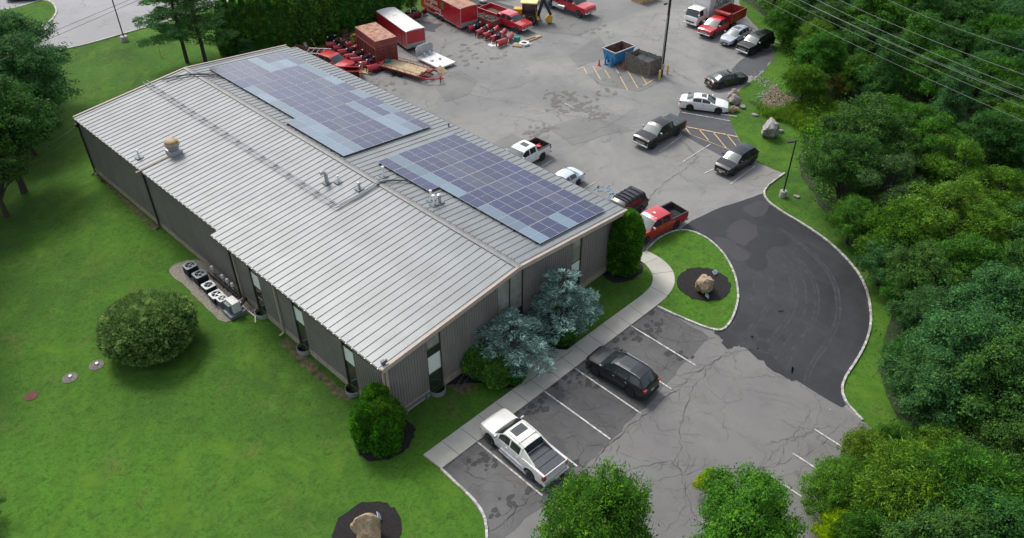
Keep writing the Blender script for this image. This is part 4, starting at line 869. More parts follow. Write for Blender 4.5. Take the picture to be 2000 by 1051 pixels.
        b = MB(); b.box(X(body_L + (.16 if bedx else .07)), X(body_L + (.141 if bedx else .051)), -.16, .16, z0 + .10, z0 + .24) if bedx else b.box(X(body_L + .02), X(body_L + .0), -.16, .16, z0 + .38, z0 + .52); b.build('license_plate', M['plate'], root)
    rg = t.get('rails') if rails is None else rails
    if rg:
        for s in (1, -1):
            b = MB(); y = s * W * .66; ze = interp(t['top'], (rg[0] + rg[1]) / 2)
            b.tube([(X(rg[0] * kk), y, interp(t['top'], rg[0]) - .04), (X((rg[0] + .25) * kk), y, interp(t['top'], rg[0] + .25) + .03), (X((rg[1] - .3) * kk), y, interp(t['top'], rg[1] - .3) + .03), (X(rg[1] * kk), y, interp(t['top'], rg[1]) - .04)], .025, 6); b.build('roof_rail', M['chrome'] if mname in ('grey_paint',) else M['black'], root)
    if t['doors'] and not t.get('cut') or tpl == 'chassis':
        for dr in t['doors']:
            for s in (1, -1):
                b = MB(); y0, y1 = sorted((s * (W - .01), s * (W + .03))); xx = X((dr[1] - .12) * kk); z = interp(t['belt'], dr[1]) - .16; b.box(xx - .02, xx + .16, y0, y1, z, z + .03); b.build('door_handle', M['chrome'] if chrome else M[mname], root)
    if beacon:
        b = MB(); q = t['shield'][1] + .22
        for k_ in range(5): b.box(X(q * kk) - .05, X(q * kk) + .03, -.62 + k_ * .31 - .05, -.62 + k_ * .31 + .05, interp(t['top'], q) - .03, interp(t['top'], q) + .04)
        b.build('marker_lamp', M['letter_white'], root)
    # pickup bed
    if bedx:
        zr_ = interp(t['belt'], t['L']) ; x0, x1 = X(body_L), X(bedx); iw = W * .82; fl = .78
        b = MB(); b.box(x0, x1, iw, W * .975, zr_ - .05, zr_ + .025); b.box(x0, x1, -W * .975, -iw, zr_ - .05, zr_ + .025); b.box(x0 - .005, x0 + .07, -iw, iw, zr_ - .05, zr_ + .02); b.build('bed_rail', M[mname] if bedstyle != 'open_dark' else M['black'], root, bevel=.01)
        if bedstyle in ('open', 'open_dark'):
            b = MB(); b.add([(x0 + .06, -iw, fl), (x1, -iw, fl), (x1, iw, fl), (x0 + .06, iw, fl), (x0 + .06, -iw, zr_), (x1, -iw, zr_), (x1, iw, zr_), (x0 + .06, iw, zr_)], [(0, 1, 2, 3), (0, 4, 5, 1), (1, 5, 6, 2), (2, 6, 7, 3), (3, 7, 4, 0)])
            for s in (1, -1): b.box(X(fo + wb + .45), X(fo + wb - .45), *sorted((s * (iw - .18), s * iw * .995)), fl, fl + .25)
            for k_ in range(7): yy = -iw + .15 + k_ * (2 * iw - .3) / 6; b.box(x0 + .08, x1 - .02, yy - .03, yy + .03, fl + .001, fl + .02)
            b.build('bed_liner', M['bedliner'], root)
        else:
            b = MB(); L3 = (x1 - x0 - .1) / 3
            for k_ in range(3): b.box(x0 + .05 + k_ * L3 + .012, x0 + .05 + (k_ + 1) * L3 - .012, -iw - .02, iw + .02, zr_ - .02, zr_ + .045)
            b.build('bed_cover', M['tonneau'], root, bevel=.01)
    if extra: extra(root, X, W, t, kk)
    return root

def sails(root, X, W, t, kk):
    for s in (1, -1):
        b = MB(); z = interp(t['belt'], 4.0); zt = 1.90
        b.add([(X(3.75 * kk), s * W * .74, zt - .05), (X(5.1 * kk), s * W * .90, z + .03), (X(3.75 * kk), s * W * .955, z), (X(3.75 * kk), s * W * .66, zt - .03), (X(5.1 * kk), s * W * .80, z + .02), (X(3.75 * kk), s * W * .80, z)], [(0, 1, 2), (5, 4, 3), (0, 3, 4, 1), (1, 4, 5, 2), (2, 5, 3, 0)]); b.build('sail_panel', M['pearl'], root, bevel=.01)
    for s in (1, -1): b = MB(); b.box(X(4.3), X(1.9), *sorted((s * (W - .02), s * (W + .10))), .40, .46); b.build('running_board', M['chrome'], root)
    b = MB(); b.box(X(3.3), X(3.22), -W * .7, W * .7, 1.965, 1.985); b.box(X(2.3), X(3.7), W * .64, W * .67, 1.94, 1.985); b.box(X(3.7), X(2.3), -W * .67, -W * .64, 1.94, 1.985); b.build('roof_bar', M['pearl'], root)
def rackbars(root, X, W, t, kk):
    for x in (2.4, 2.75, 3.2, 3.7, 4.3): b = MB(); b.box(X(x) - .04, X(x) + .04, -W * .70, W * .70, interp(t['top'], x) + .03, interp(t['top'], x) + .07); b.build('roof_bar', M['black'], root)
def tackle(root, X, W, t, kk):
    b = MB(); b.lathe([(.01, 0), (.22, .02), (.26, .14), (.2, .28), (.02, .32)], (X(4.7), .1, .80), 14); b.bar((X(4.4), -.3, .85), (X(5.2), -.25, .9), .14); tag(b.build('tool_case', M['orange'] if 0 else M['red_paint'], root, smooth=40))
    b = MB(); b.box(X(3.1), X(2.55), -.38, .38, 1.93, 1.975); b.build('sunroof', M['glass'], root, bevel=.02)
def roofplate(root, X, W, t, kk): b = MB(); b.box(X(2.75), X(2.6), -.14, .14, 1.94, 1.985); b.build('roof_marker', M['letter_white'], root)

vehicle('pickup', 'pearl', 'pickup_truck', 'white pickup with sloping rear pillars and grey bed cover parked nose to the walkway', 'pickup', (957.6, 869.7), (1031, 935), 1, L=5.65, bedstyle='cover', sunroof=(2.3, 2.95), extra=sails, chrome=True)
vehicle('suv', 'grey_paint', 'parked_car', 'charcoal suv with silver roof rails parked nose to the walkway', 'suv', (1159, 733), (1229.4, 776.5), 1, sunroof=(2.25, 3.8), rim='darkalloy', chrome=True).scale = (1, 1, 1.08)
G_LOT = 'vehicles parked in the marked lot'
vehicle('pickup', 'red_paint', 'pickup_truck', 'red crew cab pickup with open bed beside the grass island', 'pickup', (1261.4, 479.8), (1320.7, 449.4), 1, L=5.8, bedstyle='open_dark', glass='glass', shield_glass='glass_light', extra=roofplate, beacon=1, group=G_LOT)
vehicle('pickup', 'black_paint', 'pickup_truck', 'black crew cab pickup with folded bed cover facing the building from the far stalls', 'pickup', (1276.6, 292.3), (1323.8, 266.4), 1, L=5.9, bedstyle='cover', shield_glass='glass_light', rim='darkalloy', group=G_LOT)
vehicle('suv', 'navy_paint', 'parked_car', 'dark navy suv in the last far stall before the lamp post', 'suv', (1434.3, 344.4), (1469, 323), 1, L=4.77, shield_glass='glass_light', rails=False, group=G_LOT)
vehicle('sedan', 'white_paint', 'parked_car', 'white sedan with black front bumper nosed up to the small boulders', 'sedan', (1400, 222.9), (1348.2, 216.8), -1, L=5.0, rim='darkalloy', sunroof=(2.3, 2.8), glass='glass', group=G_LOT)
vehicle('sedan', 'greengrey_paint', 'parked_car', 'dark grey green sedan at the grass edge between the black suv and the white sedan', 'sedan', (1449.3, 166), (1409, 175), -1, L=4.85, shield_glass='glass', sunroof=(2.3, 2.8), group=G_LOT)
vehicle('boxy', 'brown_paint', 'parked_car', 'boxy black suv with chrome nose at the end of the top row', 'suv', (1470, 108.7), (1500.4, 95.3), 1, shield_glass='glass_light', sunroof=(2.3, 2.7), rails=False, group=G_LOT)
vehicle('compact', 'silver_paint', 'parked_car', 'silver blue compact suv between the red dump truck and the boxy black suv', 'suv', (1432.5, 92.9), (1460, 78.6), 1, shield_glass='glass_light', sunroof=(2.2, 2.9), group=G_LOT, chrome=False)
# beside the building wall: rear wheels seen, nose towards the wall
p = Vector(GXY(1059, 313)); vehicle('pickup', 'white_paint', 'pickup_truck', 'white pickup with open black bed half hidden behind the roof edge', 'pickup', pos=(p.x - 1.75, p.y + .87), head=math.pi, L=5.4, bedstyle='open_dark', extra=tackle, rim='darkalloy', shield_glass='glass_light', group=G_LOT)
p = Vector(GXY(1129, 363.6)); vehicle('sedan', 'paleblue_paint', 'parked_car', 'pale blue white sedan half hidden behind the roof edge', 'sedan', pos=(p.x - 1.35, p.y + .85), head=math.pi, L=4.5, group=G_LOT)
p = G(1225, 385, 1.7); vehicle('boxy', 'navy_paint', 'parked_car', 'dark blue suv with roof rack between the building corner and the red pickup', 'suv', pos=(p.x - .8, p.y + .05), head=math.pi - .03, L=5.1, extra=rackbars, group=G_LOT)
vehicle('sedan', 'black_paint', 'parked_car', 'black car on the road beyond the curved grass island', 'car', pos=GXY(50, -1), head=2.5, L=4.6)

# ---- trucks
def dumpbed(root, X, x0, x1, W, z0, h, m, ribs_, shield=True, slat=False, fold=None):
    b = MB(); b.box(X(x1), X(x0), -W, W, z0, z0 + .10); t_ = .05
    b.box(X(x1), X(x0), W - t_, W, z0 + .1, z0 + h); b.box(X(x1), X(x0), -W, -W + t_, z0 + .1, z0 + h); b.box(X(x0) - t_, X(x0), -W + t_, W - t_, z0 + .1, z0 + h + .15)
    for k in range(ribs_ + 1):
        x = X(x0) - .05 - (X(x0) - X(x1) - .12) * k / ribs_
        for s in (1, -1): b.box(x - .04, x + .04, *sorted((s * W, s * (W + .05))), z0 + .02, z0 + h - .02)
    for s in (1, -1): b.box(X(x1) - .01, X(x0) + .01, *sorted((s * (W - .06), s * (W + .055))), z0 + h, z0 + h + .07)
    bo = b.build('dump_bed', m, root)
    b = MB(); b.box(X(x1) - .06, X(x1) - .004, -W, W, z0 + .02, z0 + h * .98); b.build('tailgate', m, bo)
    b = MB(); b.add([(X(x1) + .02, -W + .06, z0 + .106), (X(x0) - .06, -W + .06, z0 + .106), (X(x0) - .06, W - .06, z0 + .106), (X(x1) + .02, W - .06, z0 + .106)], [(0, 1, 2, 3)]); b.build('bed_floor', M['rust'], bo)
    if shield: b = MB(); b.box(X(x0), X(x0) + .75, -W * .95, W * .95, z0 + h + .12, z0 + h + .17); b.box(X(x0) + .70, X(x0) + .77, -W * .95, W * .95, z0 + h + .04, z0 + h + .25); b.build('cab_shield', m, bo)
def chassis(root, X, x0, x1): b = MB(); b.box(X(x1), X(x0), -.42, -.30, .62, .86); b.box(X(x1), X(x0), .30, .42, .62, .86); b.box(X((x0 + x1) / 2 + .3), X((x0 + x1) / 2 - .6), .45, .95, .45, .80); b.build('chassis_frame', M['black'], root)
def dt(x1, W, h, m, z0=.98, shield=True):
    def f(root, X, W_, t, kk): dumpbed(root, X, 4.18, x1, W, z0, h, M[m], 5, shield); chassis(root, X, 3.6, x1 - .1)
    return f
vehicle('chassis', 'red_paint', 'dump_truck', 'red dump truck with high sided bed between the white box truck and the silver suv', 'dump truck', pos=(GXY(1391.4, 77.6)[0] + 2.1, GXY(1391.4, 77.6)[1] + .95), head=math.pi, wheels=[(.98, 0), (5.0, 1)], shield_glass='glass_light', extra=dt(7.6, 1.12, 1.15, 'bedred'), rim='steelwheel')
q0 = Vector(GXY(1009, 66)); q1 = Vector(GXY(963, 49)); dd = (q0 - q1).normalized(); nn = Vector((-dd.y, dd.x)); cc = (q0 + q1) / 2 + nn * .95
vehicle('chassis', 'red_paint', 'dump_truck', 'red crew cab dump truck with low open bed behind the row of plows', 'dump truck', pos=(q0 - dd * (.0) + nn * .95 - dd * 1.84), head=math.atan2(dd.y, dd.x), wheels=[(.98, 0), (.98 + (q0 - q1).length, 1)], extra=dt(7.6, 1.12, .62, 'red_paint'), rim='steelwheel')
q0 = Vector(GXY(1129, 36)); q1 = Vector(GXY(1075, 17)); dd = (q0 - q1).normalized(); nn = Vector((-dd.y, dd.x))
bt = vehicle('chassis', 'red_paint', 'dump_truck', 'large red dump truck with silver fuel tank at the top of the yard', 'dump truck', pos=(q0 + nn * 1.15 - dd * 2.1), head=math.atan2(dd.y, dd.x), wheels=[(.98, 0), (.98 + (q0 - q1).length / 1.15, 1)], extra=dt(8.6, 1.15, 1.0, 'red_paint', 1.05), rim='steelwheel'); bt.scale = (1.15, 1.15, 1.2)
b = MB(); b.lathe([(.26, -.5), (.28, -.4), (.28, .4), (.26, .5)], (-.6, -1.0, .62), 14, 'x'); b.build('fuel_tank', M['chrome'], bt, smooth=40); b = MB(); b.box(-2.0, -1.2, -1.12, -.75, .5, .95); b.build('tool_box', M['white_metal'], bt)
q0 = Vector(GXY(958, 14)); dd = Vector(GXY(990, 18)) - q0
vehicle('chassis', 'red_paint', 'dump_truck', 'red truck cut off by the top edge behind the low trailer', 'truck', pos=(G(965, -6).x, G(965, -6).y + .5), head=-.75, wheels=[(.98, 0), (5.0, 1)], extra=dt(7.4, 1.12, .8, 'red_paint'), rim='steelwheel')

def text(body, size, m, parent, loc, rot, ext=.004, align='LEFT'):
    c = bpy.data.curves.new('lettering', 'FONT'); c.body = body; c.size = size; c.extrude = ext; c.align_x = align
    o = bpy.data.objects.new('lettering', c); col.objects.link(o); dg = bpy.context.evaluated_depsgraph_get(); dg.update()
    me = bpy.data.meshes.new_from_object(o.evaluated_get(dg)); bpy.data.objects.remove(o)
    o = bpy.data.objects.new('lettering', me); col.objects.link(o); me.materials.clear(); me.materials.append(m); o.parent = parent; o.location = loc; o.rotation_euler = rot; return o
def boxtruck(root, X, W, t, kk):
    x0, x1, w, z0, z1 = 2.15, 8.0, 1.22, .95, 3.35
    b = MB(); b.box(X(x1), X(x0), -w, w, z0, z1); bo = b.build('cargo_box', M['white_metal'], root, bevel=.03)
    b = MB(); b.box(X(x1) - .01, X(x0) + .02, w - .05, w + .02, z1 - .02, z1 + .05); b.box(X(x1) - .01, X(x0) + .02, -w - .02, -w + .05, z1 - .02, z1 + .05); b.box(X(x0) - .04, X(x0) + .025, -w, w, z1 - .02, z1 + .05); b.box(X(x0) - .03, X(x0) + .015, w - .02, w + .03, z0, z1); b.build('box_trim', M['galv'], bo)
    b = MB(); b.box(X(x1) + .1, X(x0) - .1, -w + .1, w - .1, z1 + .001, z1 + .02); b.build('box_roof', M['galv'], bo)
    e = .012; rt = (R(90), 0, R(180))
    text('NOBE', 1.15, M['letter_blue'], bo, (X(3.3), w + e, 2.25), (R(90), .12, R(180))); text('973-278-1060', .36, M['letter_dark'], bo, (X(3.25), w + e, 1.42), rt)
    b = MB()
    for k in range(3): b.box(X(7.0), X(3.1), w, w + .008, 2.12 - k * .12, 2.17 - k * .12)
    b.build('stripe', M['letter_blue'], bo); chassis(root, X, 1.7, 7.6)
f = Vector(GXY(1367.4, 54.8)); vehicle('cabover', 'white_paint', 'box_truck', 'white box truck with blue lettering on its side at the top of the lot', 'box truck', pos=(f.x + 1.9, f.y + .98), head=math.pi, wheels=[(.95, 0), (4.9, 1)], extra=boxtruck, chrome=False, rim='steelwheel')

M['lidrust'] = mat('streaked_rusty_lid', (.30, .11, .075), .8, var=.35, scale=1.6, c2=(.50, .30, .20), bmp=.3); M['fadedroof'] = mat('faded_trailer_roof', (.33, .13, .08), .7, var=.4, scale=1.2, c2=(.45, .24, .15))
# ---- trailers and yard machines
def place(a, b, za=0, zb=0): a = Vector(GXY(*a, za)); b = Vector(GXY(*b, zb)); d = b - a; return a, d.length, math.atan2(d.y, d.x)
def small_wheel(parent, x, y, r=.36, w=.22, m='steelwheel'): wheel(parent, x, y, r, w, M[m])
def enclosed(a, b, wd, h, roofm, label, side_text=None, body='red_paint', arch=.12, toward=1):
    """near bottom edge of the long side runs from pixel a (rear) to pixel b (front)"""
    p, L, ang = place(a, b, .45, .45); t = empty('enclosed_trailer', (p.x, p.y, ASP), ang, label, 'trailer', 'enclosed trailers'); z0 = .45
    bx = MB(); bx.box(0, L, 0, wd, z0, z0 + h); bo = bx.build('body', M[body], t, bevel=.03)
    rf = MB(); prof = [(-.03, z0 + h)] + [(wd * j / 8, z0 + h + .02 + arch * math.sin(math.pi * j / 8)) for j in range(9)] + [(wd + .03, z0 + h)]
    n = len(prof); rf.add([(-.03, y, z) for y, z in prof] + [(L + .03, y, z) for y, z in prof], [tuple(range(n)), tuple(range(n, 2 * n))[::-1]] + [(i, i + n, (i + 1) % n + n, (i + 1) % n) for i in range(n)]); ro = rf.build('roof', M[roofm], t, smooth=30)
    tr_ = MB(); tr_.box(-.02, L + .02, -.025, -.002, z0 + h - .06, z0 + h + .04); tr_.box(-.02, L + .02, -.02, -.002, z0, z0 + .07); tr_.box(L, L + .03, 0, .08, z0 + .4, z0 + h); tr_.box(L, L + .03, wd - .08, wd, z0 + .4, z0 + h); tr_.build('edge_trim', M['galv'], bo)
    b_ = MB(); b_.box(L + .002, L + .04, .0, wd, z0, z0 + .55); b_.build('stone_guard', M['galv'], bo)
    b_ = MB(); b_.box(L - 2.1, L - 1.2, -.03, -.003, z0 + .12, z0 + h - .15); d = b_.build('side_door', M[body], t, bevel=.01); b_ = MB(); b_.box(L - 1.35, L - 1.28, -.06, -.03, z0 + 1.0, z0 + 1.15); b_.build('door_handle', M['galv'], d)
    v = MB(); v.box(L * .3, L * .3 + .4, wd * .4, wd * .4 + .4, z0 + h + arch, z0 + h + arch + .1); v.build('roof_vent', M['letter_white'], ro, bevel=.02)
    f_ = MB(); f_.box(L * .38, L * .38 + 1.9, -.12, -.003, z0 + .28, z0 + .33); f_.build('fender', M['galv'], t)
    for x in (L * .38 + .45, L * .38 + 1.35): small_wheel(t, x, -.0 + wd - .1, .34); small_wheel(t, x, -.02, .34).__class__ if 0 else None
    for x in (L * .38 + .45, L * .38 + 1.35): w_ = bpy.data.objects.new('wheel', wheel_meshes(.34, .22, M['steelwheel'])[0]); col.objects.link(w_); w_.parent = t; w_.location = (x, .02, .34); w_.rotation_euler = (0, 0, math.pi); q = bpy.data.objects.new('rim', wheel_meshes(.34, .22, M['steelwheel'])[1]); col.objects.link(q); q.parent = w_
    to = MB(); to.bar((L - .2, wd * .2, .5), (L + 1.2, wd / 2, .48), .09); to.bar((L - .2, wd * .8, .5), (L + 1.2, wd / 2, .48), .09); to.bar((L + 1.0, wd / 2, .02), (L + 1.0, wd / 2, .7), .07); to.build('tow_frame', M['black'], t)
    u_ = MB(); u_.box(.2, L - .2, .25, wd - .25, z0 - .14, z0 - .002); u_.build('underframe', M['black'], t)
    return t, bo, L, z0
enclosed((738, 54), (795, 96), 2.5, 2.05, 'white_metal', 'red enclosed trailer with clean white roof behind the red container')
t, bo, L_, z0_ = enclosed((822, 13), (900, 55), 2.6, 2.35, 'fadedroof', 'red enclosed trailer with faded roof and white lettering near the plows')
text('Borgosa', .95, M['letter_white'], bo, (1.0, -.012, z0_ + 1.35), (R(90), 0, 0)); text('Landscaping', .80, M['letter_white'], bo, (1.0, -.012, z0_ + .65), (R(90), 0, 0)); e_ = MB(); e_.add([(4.9, -.012, z0_ + 1.2), (5.5, -.012, z0_ + 1.2), (5.5, -.012, z0_ + 1.95), (5.2, -.012, z0_ + 2.2), (4.9, -.012, z0_ + 1.95)], [(0, 1, 2, 3, 4)]); e_.build('emblem', M['letter_green'], bo)

# red roll-off container with a raised cover
p, L, ang = place((705, 108), (738, 134)); p, L, ang = place((700, 103), (739, 133)); t = empty('waste_container', (p.x, p.y, ASP), ang, 'tall faded red container with boxed top and ribbed sides beside the flat trailer', 'container'); wd = 2.6
b = MB(); b.box(0, L, 0, wd, .15, 2.2)
for k in range(8): x = .1 + (L - .3) * k / 7; b.box(x, x + .12, -.1, -.002, .2, 2.1)
for k in range(4): y = .15 + (wd - .4) * k / 3; b.box(L + .002, L + .1, y, y + .1, .2, 2.1)
b.box(-.02, L + .05, -.12, -.003, 2.1, 2.25); b.build('body', M['darkred'] if 0 else M['rustred'], t)
b = MB(); b.box(-.05, L + .03, -.06, wd + .03, 2.26, 3.10); b.build('cover', M['rustred'], t, bevel=.03); b = MB(); b.box(-.03, L + .01, -.04, wd + .01, 3.101, 3.13); b.build('cover_lid', M['lidrust'], t)
b = MB(); [b.box(L + .11, L + .16, .2 + k * .0, 2.2, .4 + k * .3, .46 + k * .3) for k in range(6)]; b.build('ladder', M['darkred'], t); b = MB(); [b.lathe([(.1, -.1), (.1, .1)], (x, y, .1), 10, 'y') for x in (.4, L - .4) for y in (.3, wd - .3)]; b.build('roller', M['black'], t)
# flat deck trailer
p, L, ang = place((738, 128), (822, 152), .6, .6); t = empty('flat_trailer', (p.x, p.y, ASP), ang, 'red flat deck trailer with pale plank floor in front of the container', 'trailer'); wd = 2.3
L = 6.6
b = MB()
for k in range(9): b.box(.05, L - 1.1, .08 + k * .24, .08 + k * .24 + .225, .60, .65)
b.build('deck', M['deck_wood'], t)
b = MB(); b.box(0, L, -.02, .07, .5, .66); b.box(0, L, wd, wd + .09, .5, .66); b.box(0, .08, .07, wd, .5, .66); b.bar((L, .0, .58), (L + 1.6, wd / 2, .58), .12); b.bar((L, wd, .58), (L + 1.6, wd / 2, .58), .12); b.box(L - 1.1, L - 1.0, .07, wd, .5, .68); b.box(.1, L, .8, .9, .45, .59); b.box(.1, L, 1.5, 1.6, .45, .59); b.build('frame', M['bedred'], t)
b = MB()
for y in (.0, wd + .04):
    b.tube([(.1, y, .95), (L - .1, y, .95)], .03, 6)
    for k in range(8): x = .1 + (L - .2) * k / 7; b.tube([(x, y, .66), (x, y, .95)], .025, 6)
b.build('side_rail', M['bedred'], t); b = MB(); b.lathe([(.01, 0), (.2, .02), (.22, .3), (.1, .4)], (L - .7, .5, .66), 12); b.build('tie_down_reel', M['rustred'], t, smooth=40); b = MB(); b.lathe([(.01, 0), (.25, .02), (.22, .25), (.1, .35)], (L - .4, 1.3, .66), 12); b.build('tie_down_reel', M['rustred'], t, smooth=40); b = MB(); b.box(L - .9, L - .3, 1.5, 2.0, .66, .9); b.build('tool_tray', M['rustred'], t)
for x in (2.2, 3.05):
    for y in (-.05, wd + .14):
        w_ = bpy.data.objects.new('wheel', wheel_meshes(.34, .22, M['darkalloy'])[0]); col.objects.link(w_); w_.parent = t; w_.location = (x, y, .34); q = bpy.data.objects.new('rim', wheel_meshes(.34, .22, M['darkalloy'])[1]); col.objects.link(q); q.parent = w_
        if y < 0: w_.rotation_euler = (0, 0, math.pi)
b = MB(); b.bar((L + 1.3, wd / 2 - .1, 0), (L + 1.3, wd / 2 - .1, .8), .08); b.build('jack_stand', M['black'], t)
# white truck flatbed body on the ground
p, L, ang = place((812, 112), (856, 133), .4, .4); L = 4.2; t = empty('flatbed_body', (p.x, p.y, ASP), ang, 'white truck flatbed body with tall headboard lying on the asphalt', 'truck bed'); wd = 2.5
b = MB(); b.box(0, L, 0, wd, .25, .42); b.box(.2, L - .2, .5, .65, 0, .25); b.box(.2, L - .2, wd - .65, wd - .5, 0, .25); b.build('deck', M['white_metal'], t, bevel=.02)
b = MB(); b.prism([(0, .42), (wd, .42), (wd, 1.3), (wd - .35, 1.65), (.35, 1.65), (0, 1.3)], 0, .08, 'x'); b.build('headboard', M['galv'], t)
b = MB(); [b.lathe([(.16, .42), (.16, .85), (.12, .88)], (.6, y, 0), 12) for y in (.8, 1.6)]; b.box(2.0, 2.3, .5, .8, .42, .55); b.box(2.3, 2.5, 1.5, 1.75, .42, .6); b.build('hitch_fitting', M['galv'], t)
def pallet(px, py, rz_, m, label, tilt=0, z=0, s=1.15):
    x, y = GXY(px, py); t = empty('pallet', (x, y, ASP + z), rz_, label, 'pallet', 'wooden pallets about the yard'); t.rotation_euler = (tilt, 0, rz_)
    b = MB(); [b.box(-s / 2 + k * s / 6, -s / 2 + k * s / 6 + s / 8, -s / 2, s / 2, .12, .14) for k in range(6)]; b.build('deck', M[m], t)
    b = MB(); [b.box(-s / 2, s / 2, y_ - .04, y_ + .04, .02, .118) for y_ in (-s / 2 + .05, 0, s / 2 - .05)]; b.build('runner', M[m], t)
pallet(862, 142, .3, 'deck_wood', 'pallet leaning on the white flatbed body', .5, .2); pallet(717, 141, .2, 'newwood', 'pale pallet under the nearest red plow of the big cluster'); pallet(735, 139, .1, 'navy_steel', 'blue pallet beside the green drum'); pallet(1012, 89, .5, 'deck_wood', 'pallet in front of the row of six plows')
pallet(612, 92, 1.2, 'newwood', 'pallet standing among the clutter by the tall hedge', 1.2, .5)
# v plows
def plow_proto():
    t = empty('snow_plow', (0, 0, 0))
    for s in (-1, 1):
        b = MB(); prof = []
        for j in range(9):
            a = R(-60 + 150 * j / 8); prof.append((.42 * math.cos(a) * .62, .42 + .42 * math.sin(a)))
        prof2 = [(x - .06, z) for x, z in prof[::-1]]; pl = prof + prof2; n = len(pl)
        ang = s * .38; L0, L1 = .12, 1.28; v = []
        for l in (L0, L1):
            hh = 1.0 if l == L0 else 1.08
            for x, z in pl: v.append((x * 1.1 - l * math.sin(abs(ang)) * .6 + .0, s * l * math.cos(ang), max(0, z * hh)))
        b.add(v, [tuple(range(n)), tuple(range(n, 2 * n))[::-1]] + [(i, (i + 1) % n, (i + 1) % n + n, i + n) for i in range(n)])
        b.build('plow_wing', M['plowred'], t, smooth=45)
        b = MB()
        for q in (.35, .75, 1.15): b.bar((-.12 - q * .2, s * q, .1), (-.05 - q * .2, s * q, .85), .05, .09)
        b.build('wing_rib', M['darkred'], t)
    b = MB(); b.bar((-.1, 0, .45), (-1.1, 0, .4), .14); b.bar((-.15, 0, .3), (-1.1, .5, .35), .08); b.bar((-.15, 0, .3), (-1.1, -.5, .35), .08); b.bar((-1.1, -.55, .35), (-1.1, .55, .35), .12); b.build('push_frame', M['black'], t)
    b = MB(); b.bar((-1.05, -.35, .3), (-1.05, -.35, 1.0), .08); b.bar((-1.05, .35, .3), (-1.05, .35, 1.0), .08); b.bar((-1.05, -.42, 1.0), (-1.05, .42, 1.0), .09); b.box(-1.2, -.85, -.18, .18, .55, .85); b.build('lift_frame', M['navy_steel'], t)
    for s in (-1, 1): b = MB(); b.box(-1.1, -.98, s * .45 - .08, s * .45 + .08, .98, 1.10); b.build('plow_light', M['letter_white'], t, bevel=.03)
    return t
plow0 = plow_proto(); used = False
PL = [((904, 53), (934, 42), 'first red plow of the six plow row, next to the lettered trailer'), ((919, 60), (948, 47.6), 'second red plow of the six plow row counted from the lettered trailer'), ((935, 68.6), (962, 53), 'third red plow of the six plow row'), ((949.5, 74), (975, 59), 'fourth red plow of the six plow row'), ((964, 80), (989.5, 65), 'fifth red plow of the six plow row'), ((976, 88.6), (1003, 72.4), 'last red plow of the six plow row, beside the white spill'),
      ((640, 92), (673, 84), 'red plow nearest the hedge in the big plow cluster'), ((654.5, 99), (686, 90), 'red plow second from the hedge in the big plow cluster'), ((664, 107), (698, 97), 'red plow behind the windshield of the red pickup'), ((678, 116), (715, 105), 'red plow in the middle of the big plow cluster'), ((689, 123), (731, 112), 'red plow with an orange drum at its far end'), ((705, 131), (745, 120), 'second nearest red plow of the big plow cluster'), ((722, 140), (757, 125), 'nearest red plow of the big cluster, on a pale pallet')]
for k, (a, b_, lb) in enumerate(PL):
    A, B = Vector(GXY(*a, .35)), Vector(GXY(*b_, .35)); o = plow0 if k == 0 else copy_tree(plow0)
    d = B - A; c = (A + B) / 2; ang = math.atan2(d.y, d.x)
    # wings run along local y; face towards the camera side
    o.location = (c.x, c.y, ASP + (.12 if k == 12 else .01)); o.rotation_euler = (0, 0, ang - math.pi / 2); s = max(.8, min(1.25, d.length / 2.5)); o.scale = (1.2, s * 1.15, .95)
    tag(o, lb, 'snow plow', 'red snow plows stored in the yard')
for k, (a, b_) in enumerate([((771, 47), (789, 39)), ((786, 42), (803, 34)), ((800, 37), (817, 29)), ((814, 32), (830, 25))]):
    A, B = Vector(GXY(*a, .35)), Vector(GXY(*b_, .35)); o = copy_tree(plow0); d = B - A; c = (A + B) / 2; o.location = (c.x, c.y, ASP + .01); o.rotation_euler = (0, 0, math.atan2(d.y, d.x) - math.pi / 2); o.scale = (1, 1, .9)
    tag(o, ['maroon plow nearest the white roofed trailer along the back kerb', 'second maroon plow along the back kerb', 'third maroon plow along the back kerb', 'maroon plow next to the lettered trailer along the back kerb'][k], 'snow plow', 'maroon plows along the back kerb')
    for ch in o.children:
        if ch.name.startswith('plow_wing'): ch.material_slots[0].link = 'OBJECT'; ch.material_slots[0].material = M['darkred']
x, y = GXY(596, 103, .8); t = empty('tipper_body', (x, y, ASP), -1.15, 'rusty red truck body with clutter inside at the far roof corner', 'truck body'); b = MB(); b.box(-1.9, 1.9, -1, 1, .3, .45); b.box(-1.9, 1.9, -1, -.93, .45, 1.1); b.box(-1.9, 1.9, .93, 1, .45, 1.1); b.box(1.83, 1.9, -.93, .93, .45, 1.1); b.build('body', M['rustred'], t)
b = MB(); rr = random.Random(6); [b.bar((rr.uniform(-1.6, 1.5), rr.uniform(-.8, .8), .5), (rr.uniform(-1.6, 1.5), rr.uniform(-.8, .8), rr.uniform(.7, 1.3)), .08) for _ in range(26)]; b.build('clutter', M['wood'], t)
x, y = GXY(622, 103, 1.2); t = empty('ladder_rack', (x, y, ASP), -.9, 'grey steel ladder rack standing behind the red pickup', 'rack'); b = MB(); [b.tube([(-1.3, s * .7, 0), (-1.3, s * .7, 1.4), (1.3, s * .7, 1.4), (1.3, s * .7, 0)], .04, 6) for s in (-1, 1)]; [b.tube([(q_, -.7, 1.4), (q_, .7, 1.4)], .035, 6) for q_ in (-1.2, -.6, 0, .6, 1.2)]; b.build('frame', M['galv'], t)
